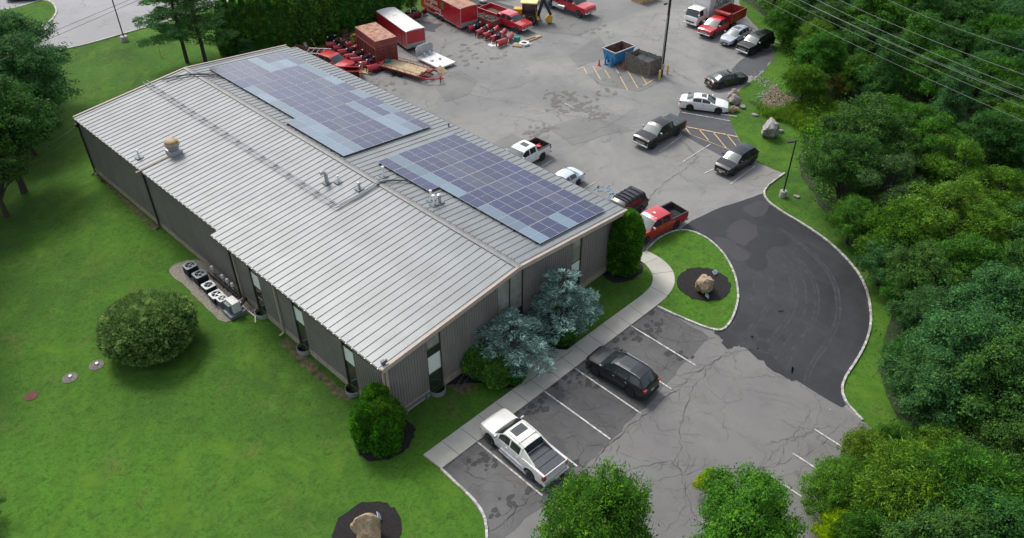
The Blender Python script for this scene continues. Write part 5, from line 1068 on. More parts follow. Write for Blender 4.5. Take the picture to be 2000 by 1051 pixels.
x, y = GXY(700, 72, .6); t = empty('rusty_rack', (x, y, ASP), .1, 'long rusty steel rack along the foot of the high hedge', 'rack'); b = MB(); [b.bar((-3.2, s * .5, z), (3.2, s * .5, z), .1) for s in (-1, 1) for z in (.3, 1.1)]; [b.bar((q_, s * .5, 0), (q_, s * .5, 1.2), .08) for q_ in (-3, -2, -1, 0, 1, 2, 3) for s in (-1, 1)]; [b.bar((q_, -.5, 1.1), (q_, .5, 1.1), .08) for q_ in (-3, -2, -1, 0, 1, 2, 3)]; b.build('frame', M['rust'], t)
# red pickup with big straight plow near the roof
_a = G(636, 102, 1.95); _b = G(684, 126, 1.3); RH = math.atan2(_b.y - _a.y, _b.x - _a.x); RP = (_a.x + math.cos(RH) * .55, _a.y + math.sin(RH) * .55)
vehicle('pickup', 'red_paint', 'pickup_truck', 'red pickup parked behind the roof edge facing the large straight plow', 'pickup', pos=RP, head=RH, L=5.9, bedstyle='open_dark', chrome=False)
for (a, b_, z, hh, lb) in (((652, 132), (703, 133), 1.1, 1.15, 'large straight red plow in front of the red pickup'), ((662, 148), (703, 147), .55, .95, 'second straight red plow half hidden by the roof edge')):
    A, B = Vector(GXY(*a, z)), Vector(GXY(*b_, z)); d = B - A; t = empty('snow_plow', (A.x, A.y, ASP), math.atan2(d.y, d.x), lb, 'snow plow', 'large straight plows'); L = d.length
    b = MB(); prof = [(.0, 0), (.12, .25), (.14, .55), (.06, .95), (-.1, hh + .1), (-.16, hh + .1), (0, .95), (.08, .55), (.06, .25), (-.06, 0)]; b.prism([(x, zz) for x, zz in prof], 0, L, 'x'); b.build('moldboard', M['darkred'], t)
    b = MB(); b.box(-.02, L + .02, -.2, -.08, hh + .07, hh + .16); b.build('top_edge', M['plowred'], t); b = MB(); b.box(L, L + .07, -.6, .5, 0, hh + .2); b.build('end_plate', M['plowred'], t, bevel=.02)
for k, (px, py) in enumerate([(705, 124), (703, 131), (701, 138)]):
    x, y = GXY(px, py, .8); b = MB(); b.lathe([(.02, 0), (.16, .0), (.16, .75), (.12, .95), (.01, 1.0)], (0, 0, 0), 12); tag(b.build('propane_cylinder', M['galv'], smooth=40), ['silver cylinder farthest from the roof edge by the straight plow', 'silver cylinder in the middle by the straight plow', 'silver cylinder nearest the roof edge by the straight plow'][k], 'cylinder', 'silver cylinders by the straight plow').location = (x, y, ASP)
def drum(px, py, m, r, h, label, cat='drum'):
    x, y = GXY(px, py); b = MB(); b.lathe([(r, 0), (r, h * .3), (r * 1.03, h * .32), (r, h * .35), (r, h * .65), (r * 1.03, h * .67), (r, h * .7), (r, h), (r * .9, h + .01), (r * .88, h - .03), (.01, h - .03)], (0, 0, 0), 18); o = tag(b.build('drum', M[m], smooth=40), label, cat); o.location = (x, y, ASP); return o
drum(759, 132, 'teal', .38, .9, 'green drum beside the flat trailer wheels'); drum(1010, 82, 'teal', .4, .7, 'green drum beyond the row of six plows'); drum(898, 54, 'orange', .45, .9, 'orange drum at the front corner of the lettered trailer'); drum(727, 112, 'orange', .42, .8, 'orange drum among the big plow cluster'); drum(607, 85, 'black', .45, .9, 'black tub near the foot of the tall hedge', 'tub'); drum(598, 90, 'pipe_white', .25, .5, 'white bucket near the foot of the tall hedge', 'bucket'); drum(592, 84, 'tan_metal', .35, .6, 'tan pot near the foot of the tall hedge', 'pot'); drum(693, 84, 'yellow', .5, 1.0, 'yellow barrel shaped spreader behind the big plow cluster', 'spreader'); drum(672, 70, 'rust', .6, 1.0, 'rusty round tank at the foot of the hedge', 'tank')
x, y = GXY(770, 143); t = empty('hitch_frame', (x, y, ASP), .5, 'black steel hitch frame lying on the asphalt before the flat trailer', 'frame'); b = MB(); b.bar((-1, 0, .25), (1, 0, .25), .1); [b.bar((q, -.35, .05), (q, .35, .45), .08) for q in (-.8, -.2, .4, .9)]; b.build('beam', M['black'], t)
for k, (px, py) in enumerate([(1027, 82), (1036, 78)]):
    x, y = GXY(px, py); b = MB(); [b.box(-1.6, 1.6, -.25 + j * .17, -.25 + j * .17 + .15, i * .09, i * .09 + .08) for j in range(3) for i in range(2)]; o = tag(b.build('lumber_stack', M['newwood']), ['stack of fresh lumber beside the plow row', 'stack of fresh lumber against the red dump truck front'][k], 'lumber', 'lumber stacks'); o.location = (x, y, ASP); o.rotation_euler = (0, 0, -.1)
x, y = GXY(1024, 88); t = empty('hose_coil', (x, y, ASP), 0, 'white coil lying on a board beside the pallet', 'coil'); b = MB(); b.lathe([(.35, .1), (.5, .02), (.62, .1), (.6, .25), (.45, .28), (.35, .2)], (0, 0, .06), 20, cap=False); b.build('coil', M['pipe_white'], t, smooth=60); b = MB(); b.box(-.8, .8, -.6, .6, 0, .06); b.build('board', M['galv'], t)
sheet('salt_spill', ragged(ellipse(*GXY(966, 87), .8, .6), .12, .3, 3), ASP + .02, M['pipe_white'])
# low trailers and black deck behind the lettered trailer
p, L, ang = place((922, 38), (948, 48), .6, .6); t = empty('utility_trailer', (p.x, p.y, ASP), ang, 'low red trailer loaded with brush behind the lettered trailer', 'trailer'); L = 3.6
b = MB(); b.box(0, L, 0, 1.9, .5, .56); b.box(0, L, 0, .05, .56, 1.25); b.box(0, L, 1.85, 1.9, .56, 1.25); b.box(0, .05, .05, 1.85, .56, 1.25); b.box(L - .05, L, .05, 1.85, .56, 1.25); b.box(0, L, -.05, -.003, .85, .95); b.build('body', M['rustred'], t)
b = MB(); rr = random.Random(4); [b.bar((rr.uniform(.1, L - .1), rr.uniform(.1, 1.7), 1.1), (rr.uniform(.1, L - .1), rr.uniform(.1, 1.7), rr.uniform(1.15, 1.4)), .05) for _ in range(50)]; b.box(.05, L - .05, .05, 1.85, .57, 1.08); b.build('brush_load', M['wood'], t)
for x in (1.2, 2.1): small_wheel(t, x, 2.0, .34, m='darkalloy'); w_ = bpy.data.objects.new('wheel', wheel_meshes(.34, .22, M['darkalloy'])[0]); col.objects.link(w_); w_.parent = t; w_.location = (x, -.1, .34)
p, L, ang = place((914, 4), (962, 18), .8, .8); t = empty('flat_trailer', (p.x, p.y, ASP), ang, 'long black flat trailer behind the lettered trailer', 'trailer'); L = 7.5; b = MB(); b.box(0, L, 0, 2.3, .7, .85); b.box(0, L, .5, .65, .4, .7); b.box(0, L, 1.6, 1.75, .4, .7); b.build('deck', M['black'], t); b = MB(); b.box(1.2, 2.2, .6, 1.5, .85, 1.4); b.build('load', M['pipe_white'], t, bevel=.2)
for x in (2.2, 3.1): small_wheel(t, x, 2.3, .36, m='darkalloy')
p = G(1272, 6, 0); t = empty('skip_box', (p.x + .3, p.y + 1.3, ASP), -.1, 'tan skip with open top at the top edge of the yard', 'skip'); b = MB(); b.box(-1.6, 1.6, -1, -.94, 0, 1.3); b.box(-1.6, 1.6, .94, 1, 0, 1.3); b.box(-1.6, -1.54, -.94, .94, 0, 1.3); b.box(1.54, 1.6, -.94, .94, 0, 1.3); b.box(-1.54, 1.54, -.94, .94, 0, .3); b.build('body', M['tan_metal'], t)
# backhoe
p = G(1046, 44); t = empty('backhoe', (p.x - .6, p.y + .9, ASP), 2.2, 'yellow backhoe loader with cream roof and folded boom behind the dump truck', 'backhoe')
b = MB(); b.box(-1.3, 1.7, -.45, .45, .7, 1.3); b.box(.5, 1.7, -.5, .5, 1.3, 1.75); b.box(-1.5, -1.0, -1.0, 1.0, .5, .9); b.build('body', M['jcb'], t, bevel=.06)
for s in (1, -1): small_wheel(t, -.6, s * .95, .72, .42, 'yellow'); small_wheel(t, 1.35, s * .85, .45, .3, 'yellow')
b = MB(); b.box(-1.1, .5, -.75, .75, 1.25, 2.55); b.build('cab', M['glass'], t, bevel=.04); b = MB(); [b.bar((x, y, 1.2), (x, y, 2.6), .09) for x in (-1.12, .52) for y in (-.77, .77)]; b.build('cab_post', M['black'], t)
b = MB(); b.prism([(-1.35, -.75), (-1.2, -.95), (.65, -.95), (.8, -.75), (.8, .75), (.65, .95), (-1.2, .95), (-1.35, .75)], 2.6, 2.78); b.build('cab_roof', M['cream'], t, bevel=.05)
b = MB(); b.bar((-1.4, .1, .9), (-2.0, .1, 3.1), .3, .4); b.bar((-2.0, .1, 3.1), (-3.0, .1, 1.1), .24, .34); b.build('boom', M['navy_steel'], t, bevel=.03)
b = MB(); b.prism([(-3.2, .25), (-2.5, .2), (-2.3, .6), (-2.7, 1.15), (-3.2, 1.0)], -.25, .45, 'y'); b.build('digging_bucket', M['jcb'], t, bevel=.03)
b = MB(); b.prism([(2.3, .1), (3.0, .15), (2.6, .9), (2.3, .9)], -1.05, 1.05, 'y'); b.build('loader_bucket', M['jcb'], t); b = MB(); [b.bar((.6, s * .55, 1.3), (2.4, s * .55, .5), .14, .2) for s in (1, -1)]; b.build('loader_arm', M['jcb'], t)
for s in (1, -1): b = MB(); b.bar((-1.3, s * .9, .8), (-1.5, s * 1.25, .1), .14); b.build('stabiliser', M['black'], t)

# ---- rolloff, enclosure, bollards, cones, poles
p, L, ang = place((1189, 126), (1216, 112)); c0 = Vector(GXY(1173, 96.5, 1.75)); c1 = Vector(GXY(1202, 105.5, 1.75)); c2 = Vector(GXY(1240, 91, 1.75)); ang = math.atan2(c2.y - c1.y, c2.x - c1.x); LL = (c2 - c1).length; WWd = (c1 - c0).length
t = empty('rolloff_dumpster', (c1.x, c1.y, ASP), ang, 'open light blue dumpster with rusty inside standing by the wooden enclosure', 'dumpster')
b = MB(); zb, zt = .55, 1.75; ins = .22; lo = [(ins, ins), (LL - ins, ins), (LL - ins, WWd - ins), (ins, WWd - ins)]; hi = [(0, 0), (LL, 0), (LL, WWd), (0, WWd)]; 
b.add([(x, y, zb) for x, y in lo] + [(x, y, zt) for x, y in hi], [(0, 1, 2, 3), (0, 1, 5, 4), (1, 2, 6, 5), (2, 3, 7, 6), (3, 0, 4, 7)])
for k in range(7): x = .3 + (LL - .6) * k / 6; b.bar((x, ins * .8, zb), (x, -.03, zt), .07)
b.box(.3, LL - .3, .55, .7, .12, zb - .001); b.box(.3, LL - .3, WWd - .7, WWd - .55, .12, zb - .001); b.build('body', M['blue'], t)
b = MB(); g_ = .06; b.add([(x + (g_ if x < LL / 2 else -g_), y + (g_ if y < WWd / 2 else -g_), zb + .05) for x, y in lo] + [(x + (g_ if x < LL / 2 else -g_), y + (g_ if y < WWd / 2 else -g_), zt - .004) for x, y in hi], [(0, 1, 2, 3), (0, 1, 5, 4), (1, 2, 6, 5), (2, 3, 7, 6), (3, 0, 4, 7)]); b.build('inner_shell', M['rust'], t)
b = MB(); b.box(-.06, LL + .06, -.06, .05, zt, zt + .09); b.box(-.06, LL + .06, WWd - .05, WWd + .06, zt, zt + .09); b.box(-.06, .05, .05, WWd - .05, zt, zt + .09); b.box(LL - .05, LL + .06, .05, WWd - .05, zt, zt + .09); b.build('rim', M['galv'], t)
for y in (.6, WWd - .6): b = MB(); b.bar((-.02, y, 0.1), (-.02, y, zb + .5), .16, .16); b.box(-.2, .2, y - .15, y + .15, 0, .1); b.build('foot', M['blue'], t)
# enclosure: four corner pixels at ground
q = [Vector(GXY(1221, 137)), Vector(GXY(1265, 152)), Vector(GXY(1290, 143)), Vector(GXY(1247, 122))]
q = [Vector(GXY(1221, 137)), Vector(GXY(1266.5, 153)), Vector(GXY(1290, 144))]; q.append(q[0] + q[2] - q[1])
t = empty('dumpster_enclosure', (q[0].x, q[0].y, ASP), 0, 'weathered wooden board enclosure around the trash bin by the utility pole', 'enclosure'); rr = random.Random(8)
for i in range(4):
    a, b2 = q[i] - q[0], q[(i + 1) % 4] - q[0]; n = int((b2 - a).length / .16); b = MB(); d = (b2 - a) / n; u_ = d.normalized()
    for k in range(n):
        c = a + d * (k + .5); h = 1.95 + rr.uniform(-.05, .05) - (.15 if (i == 0 and k > n // 2) else 0); A_ = c - u_ * .07; B_ = c + u_ * .07; b.bar((*A_, h / 2 + .05), (*B_, h / 2 + .05), .025, h - .05)
    nn_ = Vector((-u_.y, u_.x)) * .05
    for z in (.5, 1.5): b.bar((*(a + nn_), z), (*(b2 + nn_), z), .05, .09)
    b.build('board_panel' if i else 'gate', M['wood'], t)
    b = MB(); b.box(a.x - .07, a.x + .07, a.y - .07, a.y + .07, 0, 2.05); b.build('post', M['wood'], t)
cc = (q[0] + q[2]) / 2; t = empty('trash_bin', (cc.x + .2, cc.y + .1, ASP), math.atan2((q[1] - q[0]).y, (q[1] - q[0]).x), 'dark lidded trash bin inside the wooden enclosure', 'trash bin'); b = MB(); b.add([(-.9, -.5, .1), (.9, -.5, .1), (.9, .5, .1), (-.9, .5, .1), (-1, -.7, 1.3), (1, -.7, 1.3), (1, .7, 1.5), (-1, .7, 1.5)], [(0, 1, 2, 3), (0, 1, 5, 4), (1, 2, 6, 5), (2, 3, 7, 6), (3, 0, 4, 7), (4, 5, 6, 7)]); b.build('body', M['navy_steel'], t)
for s in (-1, 1): b = MB(); b.add([(s * .03, -.74, 1.33), (s * 1.02, -.74, 1.33), (s * 1.02, .72, 1.53), (s * .03, .72, 1.53), (s * .03, -.74, 1.37), (s * 1.02, -.74, 1.37), (s * 1.02, .72, 1.57), (s * .03, .72, 1.57)], [(0, 1, 2, 3), (4, 5, 6, 7), (0, 1, 5, 4), (1, 2, 6, 5), (2, 3, 7, 6), (3, 0, 4, 7)]); b.build('lid', M['pad'], t)
for k, (px, py, lb) in enumerate([(1287.5, 156, 'yellow bollard in front of the wooden enclosure corner'), (1303, 145, 'yellow bollard beyond the utility pole')]):
    x, y = GXY(px, py); b = MB(); b.lathe([(.11, 0), (.11, 1.05), (.08, 1.14), (.01, 1.17)], (0, 0, 0), 12); tag(b.build('bollard', M['yellow'], smooth=50), lb, 'bollard', 'bollards by the utility pole').location = (x, y, ASP)
def cone(px, py, lb):
    x, y = GXY(px, py); t = empty('traffic_cone', (x, y, ASP), 0, lb, 'cone', 'cones by the blue dumpster'); b = MB(); b.lathe([(.16, .03), (.03, .72), (.01, .72)], (0, 0, 0), 12); b.build('body', M['orange'], t, smooth=50); b = MB(); b.box(-.2, .2, -.2, .2, 0, .03); b.build('base', M['orange'], t)
cone(1170, 128, 'orange traffic cone left of the blue dumpster'); cone(1217.5, 134, 'orange traffic cone between the blue dumpster and the wooden enclosure')
x, y = GXY(1291, 150); t = empty('utility_pole', (x, y, 0), 0, 'tall dark wooden utility pole beside the wooden enclosure', 'utility pole'); b = MB(); b.tube([(0, 0, 0), (0, 0, 12.5)], [.17, .12], 12); b.build('pole', M['pole'], t, smooth=50); b = MB(); b.tube([(-.2, -.05, 0), (-.2, -.05, 7)], .05, 8); b.build('conduit', M['galv'], t); b = MB(); b.box(-.3, -.05, -.35, -.15, 1.0, 1.6); b.build('meter_box', M['galv'], t); b = MB(); b.bar((-1.1, 0, 11.8), (1.1, 0, 11.8), .1); b.build('cross_arm', M['pole'], t); b = MB(); b.tube([(0, 0, 8.2), (-.6, .1, 8.4)], .03, 6); b.box(-.85, -.5, 0, .2, 8.3, 8.45); b.build('lamp_arm', M['black'], t)
def lamp(px, py, h, arm, m, lb, foot=.3):
    x, y = GXY(px, py); t = empty('lamp_post', (x, y, 0), 0, lb, 'lamp post', 'parking lot lamp posts'); b = MB(); b.lathe([(foot, 0), (foot, .55), (foot * .93, .6)], (0, 0, 0), 16); b.build('footing', M['concrete'], t, smooth=40)
    b = MB(); b.tube([(0, 0, .58), (0, 0, h)], [.075, .06], 10); b.build('pole', M[m], t, smooth=40); b = MB(); b.bar((0, 0, h - .05), (arm[0] * .5, arm[1] * .5, h - .05), .06); b.build('arm', M[m], t)
    b = MB(); b.box(-.3, .3, -.18, .18, 0, .12); o = b.build('lamp_head', M['black'], t, bevel=.02); o.location = (arm[0] * .85, arm[1] * .85, h - .12); o.rotation_euler = (0, 0, math.atan2(arm[1], arm[0]))
lamp(1528, 384, 5.6, (-.5, .35), 'greenpole', 'green lamp post with square head at the bend of the drive'); lamp(244, 80, 9.5, (-.3, .6), 'blackpole', 'tall black lamp post on the lawn beside the far road', .45)
x, y = GXY(315, 112); b = MB(); b.tube([(0, 0, 0), (0, 0, 1.5)], .05, 8); tag(b.build('marker_post', M['yellow']), 'thin yellow marker post on the lawn left of the pines', 'post').location = (x, y, 0)
# wheel stops behind the silver suv
for k, (px, py) in enumerate([(1468, 62), (1515, 84)]):
    x, y = GXY(px, py); b = MB(); b.prism([(-.1, 0), (.1, 0), (.07, .13), (-.07, .13)], -.95, .95, 'y'); o = tag(b.build('wheel_stop', M['concrete']), ['pale concrete wheel stop behind the silver compact suv', 'pale concrete wheel stop at the tail of the boxy black suv'][k], 'wheel stop', 'concrete wheel stops'); o.location = (x, y, .01)
x, y = GXY(1425, 226); b = MB(); b.prism([(-.1, 0), (.1, 0), (.07, .13), (-.07, .13)], -.8, .8, 'y'); o = tag(b.build('wheel_stop', M['concrete']), 'concrete wheel stop at the nose of the white sedan', 'wheel stop', 'concrete wheel stops'); o.location = (x - .2, y, ASP); o.rotation_euler = (0, 0, .45)
M['lid'] = mat('dull_lid', (.15, .14, .12), .9, var=.4, scale=5); M['lid_red'] = mat('red_lid', (.13, .045, .035), .9, var=.3)
# manhole covers
for px, py, m, lb in ((189, 713, 'concrete', 'round grey septic lid closest to the round bush'), (137, 738, 'concrete', 'middle round grey septic lid on the lawn'), (61, 774, 'rustred', 'rust red round lid at the left edge of the lawn')):
    x, y = GXY(px, py); t = empty('manhole_cover', (x, y, 0), 0, lb, 'manhole cover', 'round lids in the lawn'); b = MB(); r = .5 if m == 'concrete' else .42; b.lathe([(r, 0), (r, .03), (r * .9, .04), (.01, .04)], (0, 0, 0), 24); b.build('lid', M['lid'] if m == 'concrete' else M['lid_red'], t)
    if m == 'concrete': b = MB(); b.lathe([(.1, .06), (.1, .16), (.01, .17)], (0.05, 0.03, 0), 10); b.build('vent_cap', M['pipe_white'], t)
# power lines
WL = [((1560, 0), (2000, 197)), ((1594.5, 0), (2000, 178.5)), ((1637, 0), (2000, 149)), ((1733, 0), (2000, 102.5)), ((1533, 0), (2000, 213)), ((1490.6, 0), (2000, 240)), ((1556, -2), (2000, 193))]
for k, (a, b_) in enumerate(WL):
    z = 11.5 - (.9 if k > 3 else 0) - .2 * k; A, B = G(*a, z), G(*b_, z); d = B - A; A2 = A - d * .55; B2 = B + d * .45; pts = []
    for j in range(17): s = j / 16; p = A2.lerp(B2, s); p.z += (-.9 * 4 * s * (1 - s)) + .75; pts.append(p)
    b = MB(); b.tube(pts, .018 if k < 4 else .014, 5); lb = ['upper bright power line crossing the woods', 'power line just above the doubled pair', 'power line second from the top over the woods', 'topmost power line over the woods', 'power line second from the bottom over the woods', 'lowest power line crossing over the shrubs', 'power line running tight beside the brightest one'][k]
    tag(b.build('power_line', M['wire']), lb, 'power line', 'power lines over the woods')
for k, (a, b_) in enumerate([((-40, 318), (150, 243)), ((-40, 345), (152, 262))]):
    b = MB(); A = G(*a, 7.0); B = Vector((.6, 43.4, 5.0 - .6 * k)); pts = [A.lerp(B, s / 10) - Vector((0, 0, .8 * 4 * (s / 10) * (1 - s / 10))) for s in range(11)]; b.tube(pts, .012, 5); tag(b.build('service_cable', M['blackpole']), ['upper cable running from the trees to the rear corner of the building', 'lower cable running from the trees to the rear corner of the building'][k], 'cable', 'cables to the building')
for k, (a, b_) in enumerate([((60, 80), (300, -20)), ((60, 92), (340, -30))]):
    b = MB(); A = G(*a, 8.5); B = G(*b_, 8.5); d = B - A; A -= d * .6; B += d; b.tube([A.lerp(B, s / 8) for s in range(9)], .02, 5); tag(b.build('power_line', M['black']), ['upper thin dark line over the far road', 'lower thin dark line over the far road'][k], 'power line', 'lines over the far road')
# ---------------------------------------------------------------- rocks
def rock(px, py, sx, sy, sz, m, label, seed, rz_=0, base=0.0, group=None, cuts=11, sink=.15, name='boulder'):
    import bmesh
    r = np.random.default_rng(seed); bm = bmesh.new(); bmesh.ops.create_icosphere(bm, subdivisions=4, radius=1)
    from mathutils import noise as mn
    P_ = []
    for _ in range(cuts): n = Vector(r.normal(size=3)).normalized(); P_.append((n, r.uniform(.5, .8)))
    for v in bm.verts:
        p = v.co.copy()
        for n, d in P_:
            k = p.dot(n)
            if k > d: p -= n * (k - d) * .99
        q = p + Vector((seed * 3.1, 0, 0)); p += p.normalized() * (mn.fractal(q * 1.8, .7, 2.1, 6) * .15 + mn.noise(q * 7) * .03); v.co = p
    me = bpy.data.meshes.new(name); bm.to_mesh(me); bm.free(); o = tag(link(name, me, M[m], None, 32), label, 'boulder', group)
    x, y = GXY(px, py, base); o.scale = (sx, sy, sz); o.location = (x, y, base + sz * (.8 - sink)); o.rotation_euler = (0, 0, rz_); return o
rock(1372, 566, .98, .82, 1.0, 'rock_tan', 'tan boulder in the dark mulch circle on the grass island', 3, .3, .13)
rock(722, 1052, .72, .95, 1.15, 'rock_tan', 'upright tan boulder in the mulch circle at the bottom edge', 7, .8, .03)
rock(1501, 264, 1.35, 1.05, 1.15, 'rock_grey', 'largest pale grey boulder alone on the grass', 12, .5)
for k, (px, py, s, lb) in enumerate([(1426, 193, (.75, .5, .55), 'topmost pale boulder in the small cluster by the white sedan'), (1434, 186, (.5, .4, .45), 'small yellowish boulder behind the topmost one of the cluster'), (1434, 203, (.65, .55, .75), 'tallest grey boulder in the middle of the cluster by the white sedan'), (1431, 219, (.7, .5, .45), 'low tan boulder nearest the white sedan nose'), (1450, 211, (.4, .3, .3), 'small rock right of the boulder cluster'), (1476, 226, (.45, .25, .15), 'flat rock sunk in the grass above the large grey boulder'), (1524, 258, (.5, .3, .2), 'low flat rock just right of the large grey boulder'), (1519, 252, (.3, .25, .2), 'small flat rock touching the shade of the large grey boulder'), (1557, 385, (.35, .25, .12), 'flat grey stone in the grass right of the lamp post')]):
    rock(px, py, *s, 'rock_grey' if k not in (1, 3) else 'rock_tan', lb, 20 + k, k, group='small boulders on the grass', name='boulder')
b = MB(); rr = random.Random(3)
for _ in range(420):
    px, py = rr.choice([(1510, 180), (1500, 165), (1520, 205), (1490, 190), (1478, 155), (1545, 200), (1535, 215)]); px += rr.gauss(0, 9); py += rr.gauss(0, 9); x, y = GXY(px, py); s = rr.uniform(.05, .17)
    vs = [Vector((rr.uniform(-1, 1), rr.uniform(-1, 1), rr.uniform(-.3, 1))) .normalized() * s for _ in range(5)]; b.add([(x + v.x, y + v.y, abs(v.z) * .9) for v in vs], [(0, 1, 2), (0, 2, 3), (0, 3, 4), (0, 4, 1), (1, 2, 4), (2, 3, 4)])
tag(b.build('rubble', M['rock_grey']), 'scattered pale rubble in the weeds above the boulders', 'rubble', kind='stuff')
def sign(px, py, rz_, label, base=.13, tilt=.5):
    x, y = GXY(px, py, base); t = empty('garden_plaque', (x, y, base), rz_, label, 'plaque', 'small plaques beside the boulders'); b = MB(); b.box(-.2, .2, -.015, .015, 0, .34, Matrix.Translation((0, 0, .12)) @ Matrix.Rotation(-tilt, 4, 'X')); b.build('face', M['plaque'], t)
    b = MB(); b.bar((-.15, .02, -.02), (-.15, .0, .2), .03); b.bar((.15, .02, -.02), (.15, .0, .2), .03); b.build('stake', M['black'], t)
    b = MB(); [b.box(-.14, .14 - .04 * (k % 2), -.022, -.016, .06 + k * .07, .085 + k * .07, Matrix.Translation((0, 0, .12)) @ Matrix.Rotation(-tilt, 4, 'X')) for k in range(4)]; b.build('text_lines', M['letter_dark'], t)
M['plaque'] = mat('pale_plaque', (.5, .6, .7), .4, var=.1)
sign(1398, 538, -.2, 'small pale blue plaque behind the island boulder', tilt=.9); sign(1384, 583, .5, 'small pale blue plaque in front of the island boulder', tilt=.9); sign(734, 1030, 1.1, 'narrow white plaque leaning by the upright boulder', .03); sign(744, 1012, 1.1, 'second narrow white plaque farther up beside the upright boulder', .03)

# ---------------------------------------------------------------- vegetation
def leafmat(name, c, var=.5, yellow=0, trans=.35, sat2=None):
    m, nt, bs = newmat(name); g = N(nt, 'ShaderNodeNewGeometry'); co = coords(nt)
    c2 = sat2 or (min(1, c[0] * 1.9), min(1, c[1] * 1.55), c[2] * 1.1)
    cc = ramp(nt, g.outputs['Random Per Island'], [(0, scl(c, 1 - var)), (.55, c), (1, c2)])
    cc = mix(nt, ramp(nt, noise(nt, co, .55, 3), [(.40, 0.), (.62, .65)]), cc, scl(c, .55))
    cc = mix(nt, ramp(nt, noise(nt, co, 1.6, 4), [(.52, 0.), (.64, .8)]), cc, scl(c2, 1.35))
    oi = N(nt, 'ShaderNodeObjectInfo'); hs = N(nt, 'ShaderNodeHueSaturation'); nt.links.new(cc, hs.inputs['Color'])
    mr = N(nt, 'ShaderNodeMapRange'); mr.inputs[3].default_value = .485; mr.inputs[4].default_value = .515; nt.links.new(oi.outputs['Random'], mr.inputs[0]); nt.links.new(mr.outputs[0], hs.inputs['Hue']); hs.inputs['Saturation'].default_value = 1.08
    nt.links.new(hs.outputs[0], bs.inputs['Base Color']); bs.inputs['Roughness'].default_value = .7; bs.inputs['Specular IOR Level'].default_value = .12
    tr = N(nt, 'ShaderNodeBsdfTranslucent'); nt.links.new(hs.outputs[0], tr.inputs[0]); mx = N(nt, 'ShaderNodeMixShader'); mx.inputs[0].default_value = trans
    nt.links.new(bs.outputs[0], mx.inputs[1]); nt.links.new(tr.outputs[0], mx.inputs[2]); nt.links.new(mx.outputs[0], nt.nodes['Material Output'].inputs[0]); return m
LM = dict(dark=leafmat('leaf_dark', (.052, .140, .040)), mid=leafmat('leaf_mid', (.062, .175, .034)), blue=leafmat('leaf_bluegreen', (.056, .160, .062)), bright=leafmat('leaf_bright', (.078, .195, .034)),
          olive=leafmat('leaf_olive', (.105, .220, .040)), yellow=leafmat('leaf_yellow', (.22, .36, .03)), grey=leafmat('leaf_greygreen', (.065, .140, .055)), cedar=leafmat('cedar_needles', (.215, .35, .30), .45, trans=.3, sat2=(.48, .66, .57)),
          pine=leafmat('pine_needles', (.09, .21, .08), trans=.2), arbor=leafmat('arborvitae_sprays', (.075, .23, .040), .4, trans=.35), hedge=leafmat('hedge_sprays', (.10, .25, .065), .45, trans=.2), bush=leafmat('bush_leaves', (.17, .29, .09), .4, sat2=(.32, .42, .16)),
          rustb=leafmat('reddish_leaves', (.11, .12, .035)), reed=leafmat('reeds', (.14, .30, .055)))
def leaves(C, Nrm, size, rg, aspect=.6, jitter=.6):
    n = len(C); Nn = Nrm + rg.normal(0, jitter, (n, 3)); Nn /= np.linalg.norm(Nn, axis=1)[:, None] + 1e-9
    t = rg.normal(size=(n, 3)); t -= Nn * (t * Nn).sum(1)[:, None]; t /= np.linalg.norm(t, axis=1)[:, None] + 1e-9; b = np.cross(Nn, t)
    s = (size * rg.uniform(.6, 1.3, n))[:, None]
    V = np.stack([C - t * s * .5, C + b * s * aspect * .5 - Nn * s * .08, C + t * s * .5, C - b * s * aspect * .5 - Nn * s * .08], 1).reshape(-1, 3)
    return V, np.arange(n * 4).reshape(n, 4)
def sprigs(C, D, length, width, rg, up=None):
    """narrow leaf strips at C pointing along D"""
    n = len(C); D = D / (np.linalg.norm(D, axis=1)[:, None] + 1e-9); a = rg.normal(size=(n, 3)); s = np.cross(D, a); s /= np.linalg.norm(s, axis=1)[:, None] + 1e-9
    L = (length * rg.uniform(.6, 1.3, n))[:, None]; w = (width * rg.uniform(.7, 1.2, n))[:, None]
    V = np.stack([C - s * w * .3, C + D * L * .5 - s * w * .5, C + D * L, C + D * L * .5 + s * w * .5], 1).reshape(-1, 3)
    return V, np.arange(n * 4).reshape(n, 4)
def sphere_pts(n, rg): v = rg.normal(size=(n, 3)); return v / np.linalg.norm(v, axis=1)[:, None]
